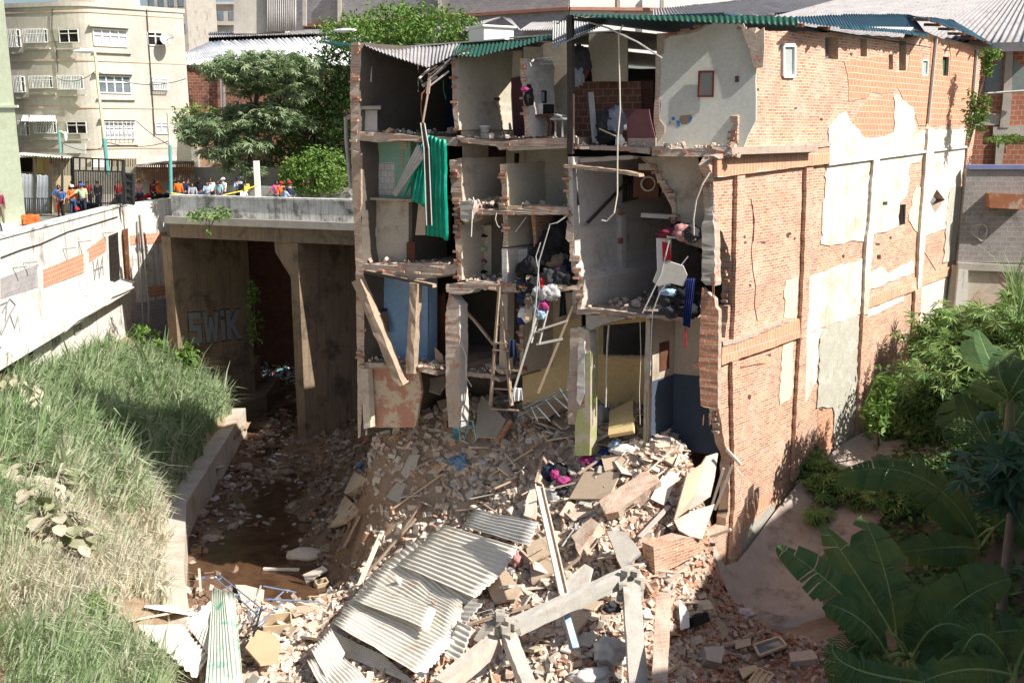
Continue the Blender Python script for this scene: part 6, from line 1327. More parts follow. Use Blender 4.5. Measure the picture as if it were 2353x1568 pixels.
# --- papaya
pb = atY(T(9,2205,1135),20.5)
t = thing('papaya_tree', pb, 'thin papaya tree with lobed dark leaves at the right edge', 'tree'); mb = MB()
mb.tube([atY(T(9,2180,1480),20), pb, atY(T(9,2245,760),20.5), atY(T(9,2270,520),20.5), atY(T(9,2270,280),20.5)], [.11,.11,.10,.09,.06], 10); mb.build('trunk', m_bark, t, smooth=True)
P = np.array([tuple(atY(T(9,x,y),Y)) for x, y, Y in [(RNG.normal()*170+2230, RNG.normal()*110+230, RNG.uniform(19.3,22)) for _ in range(70)]])
V, Fc, rd = palmate(P, .52, 7, .9, .34); raw('crown', V, Fc, m_lfpap, rd, t)
mb = MB()
for i in range(0, 60, 2): mb.tube([atY(T(9,2268,300),20.5), Vector(P[i])], [.012,.008], 4)
mb.build('leaf_stalks', m_banrib, t)
# ---------------------------------------------------------------- people
m_skin = [M('skin_brown', (.30,.16,.10), (.27,.14,.09), 8, rough=.6, bump=0), M('skin_tan', (.42,.25,.17), (.38,.22,.15), 8, rough=.6, bump=0), M('skin_dark', (.16,.085,.055), (.14,.075,.05), 8, rough=.6, bump=0)]
m_hair = M('black_hair', (.012,.010,.009), (.02,.015,.012), 20, rough=.5, bump=.3)
CM = {}
def cloth(nm, c):
    if nm not in CM: CM[nm] = M(nm+'_cloth', c, tuple(q*.85 for q in c), 8, bump=.2)
    return CM[nm]
CC = {'orange':(.75,.16,.02),'blue':(.05,.13,.42),'ltblue':(.35,.5,.68),'navy':(.02,.03,.07),'white':(.75,.75,.74),'black':(.015,.015,.018),'grey':(.3,.32,.38),'jeans':(.05,.09,.2),'green':(.45,.62,.38),'red':(.5,.02,.03),
 'maroon':(.2,.03,.05),'pink':(.75,.12,.35),'teal':(.3,.55,.6),'yellow':(.65,.62,.12),'check':(.6,.35,.36),'stripe':(.32,.36,.48),'khaki':(.2,.16,.11)}
def skinmesh(name, verts, edges, rad, mat, sub=1):
    me = bpy.data.meshes.new(name+'_tmp'); me.from_pydata([tuple(v) for v in verts], edges, []); o = bpy.data.objects.new(name+'_tmp', me); COL.objects.link(o)
    md = o.modifiers.new('k', 'SKIN'); md.use_smooth_shade = True
    if not me.skin_vertices: me.skin_vertices.new() if hasattr(me.skin_vertices, 'new') else None
    for i, v in enumerate(me.skin_vertices[0].data):
        r = rad[i]; v.radius = (r, r) if not hasattr(r, '__len__') else r; v.use_root = (i == 0)
    sd = o.modifiers.new('u', 'SUBSURF'); sd.levels = sub; sd.render_levels = sub
    dg = bpy.context.evaluated_depsgraph_get(); ev_ = o.evaluated_get(dg); m2 = bpy.data.meshes.new_from_object(ev_); m2.name = name
    bpy.data.objects.remove(o); bpy.data.meshes.remove(me)
    m2.materials.clear(); m2.materials.append(mat)
    for p in m2.polygons: p.use_smooth = True
    return m2
def person(label, px, Y, face=0, pose='stand', shirt='blue', pants='jeans', hair='short', skin=0, cap=None, group=None, z=None, h=1.7, headpx=None, bag=None):
    """px = head-top pixel; feet on the ground z at depth Y"""
    g = z if z is not None else (10.99 if px[0] > 395 else 10.62)
    p = atY(px, Y); t = thing('person', (p.x, Y, g), label, 'person', group, local=True); t.rotation_euler = (0,0,face); s = h/1.7; t.scale = (s,s,s)
    J = {'pel':(0,0,.93),'spi':(0,.01,1.12),'che':(0,.0,1.32),'nek':(0,0,1.46),'hed':(0,-.02,1.57),'top':(0,-.01,1.65)}
    arm = {'stand':((.2,.02,1.14),(.22,-.08,.9)), 'phone':((.22,-.06,1.15),(.08,-.3,1.22)), 'point':((.34,-.1,1.22),(.58,-.22,1.08)), 'hips':((.36,.06,1.16),(.2,-.04,.98)), 'cross':((.22,-.08,1.16),(-.02,-.24,1.18)), 'lean':((.22,-.16,1.16),(.2,-.38,1.05))}
    pr = {'stand':('stand','stand'),'phone':('phone','stand'),'point':('point','stand'),'hips':('hips','stand'),'cross':('cross','cross'),'lean':('lean','lean'),'photo':('phone','phone')}[pose]
    step = .1 if pose in ('stand','point') else .03
    V = [J['pel'],J['spi'],J['che'],J['nek'],J['hed'],J['top']]; E = [(0,1),(1,2),(2,3),(3,4),(4,5)]; Rr = [(.14,.10),(.125,.09),(.15,.1),(.05,.05),(.078,.09),(.05,.06)]
    sh = []; tv = []; 
    for k, sg in enumerate((-1, 1)):
        el, wr = arm[pr[k]]; el = Vector((el[0]*sg, el[1], el[2])); wr = Vector((wr[0]*sg, wr[1], wr[2])); S0 = Vector((.17*sg,0,1.4)); d = (wr-el).normalized(); pm = wr+d*.07
        b = len(V); V += [S0, el, wr, pm]; E += [(2,b),(b,b+1),(b+1,b+2),(b+2,b+3)]; Rr += [.052,.04,.026,(.034,.018)]; sh += [(S0, el, wr)]
        sx = d.cross(Vector((0,1,.2))).normalized()
        for f_ in range(4):     # four fingers of different length
            L = (.05,.06,.055,.042)[f_]; r0 = pm+sx*(f_-1.5)*.018+d*.015; V += [r0, r0+d*L*.6, r0+d*L+Vector((0,-.012,-.01))]; c = len(V); E += [(b+3,c-3),(c-3,c-2),(c-2,c-1)]; Rr += [.009,.009,.007]
        c = len(V); V += [wr+d*.03+sx*-.035, wr+d*.07+sx*-.05]; E += [(b+2,c),(c,c+1)]; Rr += [.011,.009]
        hp, kn, an, toe = Vector((.09*sg,0,.9)), Vector((.1*sg,-.03-step*sg,.49)), Vector((.11*sg,.03-step*sg*.6,.08)), Vector((.12*sg,-.12-step*sg*.6,.035))
        c = len(V); V += [hp, kn, an, toe]; E += [(0,c),(c,c+1),(c+1,c+2),(c+2,c+3)]; Rr += [.085,.055,.038,(.035,.03)]; tv.append((hp,kn,an,toe))
    # nose, ears
    c = len(V); V += [(0,-.115,1.565)]; E += [(4,c)]; Rr += [.014]
    key = (pose,skin); bm_ = PB.get(key)
    if bm_ is None: bm_ = PB[key] = skinmesh('body', V, E, Rr, m_skin[skin])
    def addo(nm, me):
        o = bpy.data.objects.new(nm, me); COL.objects.link(o); o.parent = t; return o
    addo('body', bm_)
    k2 = (pose,'s',shirt)
    if k2 not in PB:
        v = [J['pel'],J['spi'],J['che'],(0,0,1.43)]; e = [(0,1),(1,2),(2,3)]; r = [(.165,.125),(.15,.115),(.17,.125),(.075,.07)]
        for S0, el, wr in sh: b = len(v); long_ = shirt in ('orange','navy','black','stripe','maroon','check'); v += [S0, S0.lerp(el,.9), el.lerp(wr,.85 if long_ else .05)]; e += [(2,b),(b,b+1),(b+1,b+2)]; r += [.075,.06,.042 if long_ else .06]
        PB[k2] = skinmesh('shirt', v, e, r, cloth(shirt, CC[shirt]))
    addo('shirt', PB[k2])
    k3 = (pose,'p',pants)
    if k3 not in PB:
        v = [(0,0,.97)]; e = []; r = [(.155,.115)]
        for hp, kn, an, toe in tv: b = len(v); v += [hp, kn, an]; e += [(0,b),(b,b+1),(b+1,b+2)]; r += [.105,.072,.055]
        PB[k3] = skinmesh('trousers', v, e, r, cloth(pants, CC[pants]))
    addo('trousers', PB[k3])
    for i, (hp, kn, an, toe) in enumerate(tv):
        mb = MB(); mb.tube([an+Vector((0,.03,-.03)), an+Vector((0,-.05,-.04)), toe+Vector((0,0,0)), toe+Vector((0,-.04,-.005))], [.045,.05,.045,.025], 8); mb.build('shoe', cloth('black',CC['black']), t, smooth=True)
    mb = MB(); hc = Vector((0,.005,1.575)); long_ = hair == 'long'
    prof = [(.001,.115),(.05,.108),(.082,.075),(.1,.03)]+([(.1,-.04),(.095,-.12),(.08,-.2)] if long_ else [(.098,-.01),(.085,-.03)])
    mb.lathe(hc+Vector((0,.022,0)), prof[::-1], 14, sq=(.92,1)); mb.build('hair', m_hair, t, smooth=True)
    mb = MB()
    for sx in (-1, 1): mb.lathe(Vector((.032*sx,-.102,1.585)), [(.003,-.009),(.012,0),(.003,.009)], 6, sq=(1,.5))
    mb.bar((-.022,-.103,1.527),(.022,-.103,1.527),.008,.008); mb.build('face', m_hair, t)
    if cap:
        mb = MB(); mb.lathe(hc+Vector((0,.0,.02)), [(.112,0),(.112,.035),(.095,.08),(.06,.108),(.01,.118)], 16); mb.hexa([(-.07,-.2,1.595),(.07,-.2,1.595),(.08,-.08,1.605),(-.08,-.08,1.605),(-.07,-.2,1.603),(.07,-.2,1.603),(.08,-.08,1.615),(-.08,-.08,1.615)]); mb.build('cap' if cap[0] != 'h' else 'helmet', cloth(cap.strip('h_'), CC[cap.strip('h_')]), t, smooth=True)
    return t
PB = {}
GR = 'onlookers on the bridge'; GS = 'people standing on the street by the gate'
T1 = lambda x, y: T(1,x,y)
person('man in orange shirt at the left end of the bridge crowd, back to us', T1(1172,1165), 53, 3.3, 'stand', 'orange', 'jeans', group=GR)
person('man in navy top beside the orange shirt in the bridge crowd', T1(1208,1170), 53.5, 3.0, 'stand', 'navy', 'jeans', group=GR, skin=1)
person('person in black shirt behind the orange and navy pair', T1(1238,1165), 55, .4, 'cross', 'black', 'black', group=GR)
person('young woman in grey top leaning on the parapet', T1(1268,1215), 51.6, .3, 'lean', 'grey', 'jeans', 'long', 1, group=GR, h=1.55)
person('tall woman with long dark hair and black jacket seen from behind', T1(1310,1150), 53, 3.2, 'stand', 'black', 'jeans', 'long', 0, group=GR, h=1.78)
person('woman in light blue top between black jacket and white shirt', T1(1366,1200), 52, .2, 'photo', 'ltblue', 'jeans', 'long', 1, group=GR, h=1.6)
person('woman in white shirt behind the light blue top', T1(1388,1170), 54, .1, 'stand', 'white', 'black', 'long', 0, group=GR)
person('woman in pale teal top in the middle of the crowd', T1(1442,1180), 52.6, -.4, 'phone', 'teal', 'jeans', 'long', 0, group=GR, h=1.65)
person('man in white shirt and white cap looking at his phone', T1(1470,1155), 53.2, -.6, 'photo', 'white', 'jeans', 'short', 1, 'white', group=GR, h=1.74)
person('man in light blue shirt and dark cap carrying a dark bag near the tree trunk', T1(1570,1150), 54, .3, 'phone', 'ltblue', 'navy', 'short', 1, 'navy', group=GR, h=1.74)
person('woman in yellow top right of the man with the bag', T1(1618,1190), 54, .3, 'stand', 'yellow', 'jeans', 'long', 2, group=GR, h=1.6)
person('child in white shirt leaning over the parapet below the tree', T1(1605,1245), 51.6, .5, 'lean', 'white', 'jeans', 'short', 2, group=GR, h=1.3)
person('woman in pink top behind the helmeted pair', T1(1825,1180), 52.5, .4, 'hips', 'pink', 'jeans', 'long', 0, group=GR, h=1.62)
person('worker in orange vest and red helmet near the right end of the bridge', T1(1855,1210), 52, .5, 'stand', 'orange', 'navy', 'short', 0, 'h_red', group=GR, h=1.6)
person('man in light blue shirt bending by the parapet beside the helmets', T1(1876,1240), 49.6, 2.6, 'lean', 'ltblue', 'jeans', 'short', 0, group=GR, h=1.45)
person('rescuer in navy uniform and red helmet, rightmost on the bridge', T1(1908,1190), 50.2, .9, 'hips', 'navy', 'navy', 'short', 1, 'h_red', group=GR, h=1.72)
person('man in pink checked shirt by the motorcycles', T1(915,1195), 57.5, .5, 'stand', 'check', 'jeans', 'short', 1, group=GS, z=10.7)
person('person in dark top beside the parked motorcycles', T1(1012,1205), 58.2, .2, 'stand', 'maroon', 'black', 'long', 0, group=GS, z=10.7)
person('man in orange vest and cap bending by the motorcycles', T1(1045,1215), 57.2, 1.2, 'lean', 'orange', 'black', 'short', 0, 'orange', group=GS, z=10.7, h=1.62)
person('woman in blue top with hand on hip, left of the street pair', T1(388,1262), 54, .6, 'hips', 'blue', 'red', 'long', 0, group=GS)
person('woman in blue top and black leggings, right of the street pair', T1(402,1268), 52.8, -.3, 'stand', 'blue', 'black', 'long', 1, group=GS, h=1.66)
person('man in orange coverall holding a red helmet in front of the gate', T1(474,1240), 53.5, .5, 'stand', 'orange', 'jeans', 'short', 0, 'white', group=GS, h=1.72)
person('officer in pale green shirt and blue cap pointing in front of the gate', T1(537,1213), 53.5, .3, 'point', 'green', 'navy', 'short', 1, 'blue', group=GS, h=1.78)
person('man in red cap and grey striped pullover near the left edge', T1(76,1383), 50.6, 1.3, 'stand', 'stripe', 'jeans', 'short', 0, 'red', group=GS, h=1.72)
person('man in maroon shirt cut by the left edge of the photo', T1(2,1412), 49.3, .5, 'stand', 'maroon', 'khaki', 'short', 2, group=GS, h=1.7)
for x, y, c_, lb_ in ((475,1198,'red','first red-shirted person seen through the gate bars from the left'), (575,1180,'red','red-shirted person behind the middle of the gate bars'), (640,1190,'black','dark dressed person behind the gate bars near its middle'), (780,1210,'red','red-shirted person behind the right end of the gate bars'), (528,1172,'red','red-capped person behind the officer and the gate bars')):
    person(lb_, T1(x,y), 56.5, .2, 'stand', c_, 'navy', 'short', 0, 'h_red' if x < 500 else None, group='people behind the gate bars', z=10.7)
# shoulder bag and held helmet
mb = MB(); p = atY(T1(1592,1240), 53.8); mb.box(p,(.28,.16,.4)); mb.bar(p+Vector((0,0,.2)), p+Vector((-.2,0,.5)), .03,.02); tag(mb.build('shoulder_bag', cloth('black',CC['black']), bev=.03), 'dark shoulder bag carried by the man in light blue shirt', 'bag')
mb = MB(); p = atY(T1(508,1380), 53.2); mb.lathe(p, [(.13,-.06),(.13,0),(.1,.07),(.04,.11),(.01,.115)], 12); tag(mb.build('helmet', cloth('red',CC['red']), smooth=True), 'red helmet held low by the man in orange coverall', 'helmet')
# motorcycles
m_tyre = M('black_rubber', (.02,.02,.02), (.03,.03,.03), bump=0); m_chrome = M('chrome', (.5,.5,.5), (.6,.6,.6), rough=.25, metal=.9, bump=0)
def motorcycle(label, loc, rz, col):
    t = thing('motorcycle', loc, label, 'motorcycle', 'motorcycles parked by the bridge', local=True); t.rotation_euler = (0,0,rz)
    for x in (-.62,.62):
        mb = MB(); ring = [Vector((x+.27*math.cos(a),0,.3+.27*math.sin(a))) for a in [i*math.pi/9 for i in range(19)]]; mb.tube(ring, .05, 6, cap=False); wl = mb.build('wheel', m_tyre, t, smooth=True)
        mb = MB(); mb.lathe((0,0,0), [(.02,-.05),(.05,-.03),(.05,.03),(.02,.05)], 8)
        Mx = Matrix.Rotation(R(90),3,'X'); mb.v = [tuple(Mx@Vector(v)+Vector((x,0,.3))) for v in mb.v]
        for i in range(6): a = i*math.pi/3; mb.bar((x,0,.3),(x+.26*math.cos(a),0,.3+.26*math.sin(a)),.015,.015)
        mb.build('hub', m_chrome, wl)
    mb = MB(); mb.tube([(-.45,0,.75),(-.2,0,.8),(.1,0,.88),(.32,0,.84)], [.08,.1,.15,.09], 10); mb.build('tank', cloth(col,CC[col]), t, smooth=True)
    mb = MB(); mb.tube([(-.75,0,.85),(-.4,0,.82),(-.1,0,.82)], [.06,.11,.1], 8); mb.build('seat', m_tyre, t, smooth=True)
    mb = MB(); mb.box((0,0,.45),(.38,.24,.32)); mb.tube([(.1,.14,.3),(-.3,.16,.28),(-.8,.16,.36)], .04, 8); mb.build('engine', m_chrome, t, bev=.02)
    mb = MB(); mb.tube([(.62,0,.3),(.42,0,.95)], .03, 6); mb.tube([(.36,-.34,1.08),(.44,0,.98),(.36,.34,1.08)], .018, 6); mb.build('handlebar', m_chrome, t)
    mb = MB(); mb.lathe((0,0,0), [(.02,-.08),(.09,-.02),(.1,.04),(.02,.05)], 12); Mx = Matrix.Rotation(R(90),3,'Y'); mb.v = [tuple(Mx@Vector(v)+Vector((.5,0,.88))) for v in mb.v]; mb.build('headlight', m_chrome, t, smooth=True); return t
for i, (x, y, Y, rz, c, l) in enumerate(((900,1285,58.5,.7,'black','black motorcycle left of the group, by the man in checked shirt'), (965,1290,57.6,.5,'red','red motorcycle between the checked shirt and the orange vest'), (1085,1290,57.6,.9,'black','black motorcycle close to the slim teal pole'), (1105,1285,58.6,1.2,'blue','blue motorcycle half hidden behind the slim teal pole'))):
    p = atY(T1(x,y), Y); motorcycle(l, (p.x,Y,10.62), rz, c)
# ---------------------------------------------------------------- rubble, stones, bricks
def rampmat(name, cols, rough=.92, bump=.5, bsc=12):
    q = NT(name); cr = q.n('ValToRGB'); cr.color_ramp.interpolation = 'CONSTANT'; q.l(q.attr(), cr.inputs[0]); el = cr.color_ramp.elements
    while len(el) < len(cols): el.new(.5)
    tot = sum(c[0] for c in cols); acc = 0
    for e, (wgt, c) in zip(el, cols): e.position = acc/tot; e.color = (*c,1); acc += wgt
    col = q.mix(.6, cr.outputs[0], q.mix(q.ramp(q.noise(bsc, 6, .75), .3, .7), (.55,.55,.55), (1.3,1.3,1.3)), 'MULTIPLY')
    q.bump(q.noise(bsc*1.6, 6, .8), bump, .02); return q.out(col, rough)
m_rub = rampmat('rubble_chunks', [(6,(.60,.50,.41)),(4,(.55,.45,.36)),(3,(.64,.55,.46)),(1.4,(.52,.38,.29)),(.6,(.50,.30,.20)),(1.2,(.47,.43,.38)),(1,(.68,.63,.56))])
m_bk = rampmat('loose_bricks', [(4,(.40,.22,.15)),(3,(.46,.28,.20)),(2,(.48,.36,.28)),(2,(.34,.16,.10)),(1,(.52,.42,.34))])
m_stone = rampmat('river_stones', [(5,(.23,.155,.105)),(3,(.30,.225,.165)),(2,(.37,.30,.24)),(2,(.16,.095,.06)),(.5,(.44,.40,.35)),(.15,(.55,.55,.53)),(.4,(.33,.16,.10))], .8)
m_lit = rampmat('litter_bits', [(5,(.7,.68,.64)),(2,(.15,.25,.5)),(1.5,(.5,.42,.32)),(1,(.05,.05,.06)),(.6,(.55,.06,.06)),(.5,(.6,.5,.1)),(.5,(.05,.3,.25))], .6, .1)
def rot_mats(n, tilt=1.0):
    a = RNG.random(n)*6.283; b = RNG.normal(size=n)*tilt; c = RNG.normal(size=n)*tilt
    ca, sa, cb_, sb, cc, sc_ = np.cos(a), np.sin(a), np.cos(b), np.sin(b), np.cos(c), np.sin(c); z = np.zeros(n); o = np.ones(n)
    Rz = np.stack([ca,-sa,z,sa,ca,z,z,z,o],1).reshape(n,3,3); Ry = np.stack([cb_,z,sb,z,o,z,-sb,z,cb_],1).reshape(n,3,3); Rx = np.stack([o,z,z,z,cc,-sc_,z,sc_,cc],1).reshape(n,3,3)
    return Rz@Ry@Rx
CUBE = np.array([(-1,-1,-1),(1,-1,-1),(1,1,-1),(-1,1,-1),(-1,-1,1),(1,-1,1),(1,1,1),(-1,1,1)])*.5
CF = np.array([(3,2,1,0),(4,5,6,7),(0,1,5,4),(1,2,6,5),(2,3,7,6),(3,0,4,7)])
def chunks(name, P, S, mat, label, cat, tilt=.6, jit=.085):
    n = len(P); V = CUBE[None]*(1+RNG.normal(size=(n,8,3))*jit); V = V*S[:,None,:]; V = np.einsum('nij,nkj->nki', rot_mats(n, tilt), V)+P[:,None,:]
    F = CF[None]+np.arange(n)[:,None,None]*8
    return tag(raw(name, V.reshape(-1,3), F.reshape(-1,4), mat, np.repeat(RNG.random(n), 6)), label, cat, kind='stuff')
def scatter(n, box, keep, smin, smax, pw=2.2, flat=(.9,.6,.45), sink=.1):
    P, S = [], []; t = 0
    while len(P) < n and t < n*20:
        t += 1; x, y = RNG.uniform(*box[0]), RNG.uniform(*box[1])
        if abs(x/y) > .6 or x < curbx(y)+.15 or not keep(x, y): continue
        s_ = smin+(smax-smin)*RNG.random()**pw; z = HM(x,y)
        P.append((x,y,z+s_*(.5-sink)*flat[2])); S.append((s_*flat[0]*RNG.uniform(.6,1.5), s_*flat[1]*RNG.uniform(.6,1.4), s_*flat[2]*RNG.uniform(.5,1.3)))
    return np.array(P), np.array(S)
def inheap(x, y):
    t_ = (Vector((x,y))-C); s_ = (t_.x*FD.y-t_.y*FD.x)/(W.x*FD.y-W.y*FD.x); off = t_.dot(NW)
    if s_ > 5: return False
    if off > .0 and s_ > -.2: return False
    if y > 30.8 and x < -4.9: return False
    if x < -6.5 and y > 28.6+.5*mn.noise(Vector((x,0,0))): return False
    return True
P, S = scatter(17000, ((-10,5.4),(18.5,33)), lambda x, y: inheap(x, y) and x < 5.4-.42*max(0, 25-y)+.8*mn.noise(Vector((0,y*.5,3))), .035, .36, 4.2)
chunks('rubble', P, S, m_rub, 'dusty broken brick, mortar and concrete rubble covering the collapse heap', 'rubble', .7)
P, S = scatter(5200, ((1,11.5),(18,27.5)), lambda x, y: (Vector((x,y))-C).dot(NW) > -1.2 and (Vector((x,y))-C).dot(NW) < 5.6+.8*mn.noise(Vector((x*.6,y*.6,3))) and (Vector((x,y))-C).dot(W) < .4-.25*max(0,(Vector((x,y))-C).dot(NW)-1.5), .05, .3, 2.0, (.8,.5,.35))
chunks('brick_rubble', P, S, m_bk, 'shaded loose brick rubble covering the ground below the wall corner and banana plants', 'rubble', .6, .1)
P, S = scatter(7000, ((-13,-4.2),(28,56)), lambda x, y: not inheap(x,y) and mn.noise(Vector((x*.5,y*.3,7))) > -.3 and (abs(x-(-8.6-.13*(y-34))) > .9 or RNG.random() < .25), .03, .32, 4.5, (1,.8,.5))
chunks('river_stones', P, S, m_stone, 'stones, gravel and broken bits strewn over the muddy river bed', 'stones', .4, .2)
P, S = scatter(900, ((-12,8),(19,50)), lambda x, y: True, .04, .22, 2.5, (1,.8,.08), -.5)
chunks('litter', P, S, m_lit, 'small paper, plastic and cloth litter scattered over heap and river bed', 'litter', .3, .1)
# individually laid bricks
bk = MB(); bk.box((0,0,.035),(.24,.115,.07)); bk0 = bk.build('brick', m_bk, loc=(0,0,0), bev=.006)
tag(bk0, 'loose dusty red brick lying in the shaded rubble below the wall corner', 'brick', 'loose bricks below the wall corner')
k = 0
while k < 170:
    x, y = RNG.uniform(2.5,10), RNG.uniform(18.5,26.5); of = (Vector((x,y))-C).dot(NW)
    if of < -1 or of > 5.2 or x/y > .5 or (Vector((x,y))-C).dot(W) > -.3: continue
    b_ = bk0 if k == 0 else bk0.copy()
    if k: COL.objects.link(b_)
    b_.location = (x,y,HM(x,y)+.05); b_.rotation_euler = (RNG.normal()*.5, RNG.normal()*.5, RNG.random()*6.28); sc_ = RNG.uniform(.9,1.35); b_.scale = (sc_*RNG.uniform(.6,1.1), sc_, sc_); k += 1
bk = MB(); bk.box((0,0,.04),(.25,.12,.08)); bk1 = bk.build('brick', m_rub, loc=(0,0,0), bev=.006)
tag(bk1, 'pale dusty brick lying loose on the sunlit heap', 'brick', 'loose bricks on the sunlit heap'); k = 0
while k < 120:
    x, y = RNG.uniform(-6,5), RNG.uniform(20,29)
    if not inheap(x,y) or x > 5.2-.42*max(0,25-y): continue
    b_ = bk1 if k == 0 else bk1.copy()
    if k: COL.objects.link(b_)
    b_.location = (x,y,HM(x,y)+.1); b_.rotation_euler = (RNG.normal()*.6, RNG.normal()*.6, RNG.random()*6.28); k += 1
# ---------------------------------------------------------------- slabs, boards and timbers lying on the heap
m_mdf = M('dusty_board', (.50,.38,.27), (.56,.44,.33), 1.5, stain=(.38,.27,.18), bump=.1); m_mdfgrey = M('grey_dusty_panel', (.46,.42,.37), (.5,.46,.41), 1.5, stain=(.38,.33,.28), bump=.1)
m_pal = M('pale_dust_board', (.64,.55,.45), (.7,.61,.51), 1.5, stain=(.5,.4,.3), bump=.15)
def hp(k, p, lift=.15): return hit(T(k,*p), lift)
def slab(name, label, cat, k, px, lift=.18, th=.05, mat=None, jag=0, group=None, Y=None):
    P = [hp(k, p, l) if Y is None else atY(T(k,*p), y_) for p, l, y_ in zip(px, lift if hasattr(lift,'__len__') else [lift]*len(px), Y or [0]*len(px))]
    if len(P) > 3 and Y is None:      # flatten on the plane of best fit
        A = np.array([tuple(p) for p in P]); c = A.mean(0); G = np.c_[A[:,:2]-c[:2], np.ones(len(A))]; co = np.linalg.lstsq(G, A[:,2], rcond=None)[0]
        P = [Vector((p.x, p.y, float(co[0]*(p.x-c[0])+co[1]*(p.y-c[1])+co[2])+.02)) for p in P]
    n = (P[1]-P[0]).cross(P[-1]-P[0]).normalized(); n = n if n.z > 0 else -n
    if jag:
        Q_ = []
        for i in range(len(P)):
            a, b = P[i], P[(i+1)%len(P)]; m = max(1, int((b-a).length/.18))
            for j in range(m): Q_.append(a.lerp(b, j/m)+Vector([random.uniform(-jag,jag) for _ in range(2)]+[0]))
        P = Q_
    m = len(P); mb = MB(); mb.add(P+[p-n*th for p in P], [tuple(range(m)), tuple(range(2*m-1,m-1,-1))]+[(i,m+i,m+(i+1)%m,(i+1)%m) for i in range(m)])
    return tag(mb.build(name, mat or m_mdf), label, cat, group)
def timber(name, label, cat, k, a, b, w=.1, h=.06, la=.3, lb_=.3, mat=None, group=None, n=0, sag=0):
    A_, B_ = hp(k,a,la), hp(k,b,lb_); mb = MB()
    if n: mb.rough_bar(A_, B_, w, h, n, .012)
    else: mb.bar(A_, B_, w, h)
    return tag(mb.build(name, mat or m_wood, bev=0 if n else .006), label, cat, group)
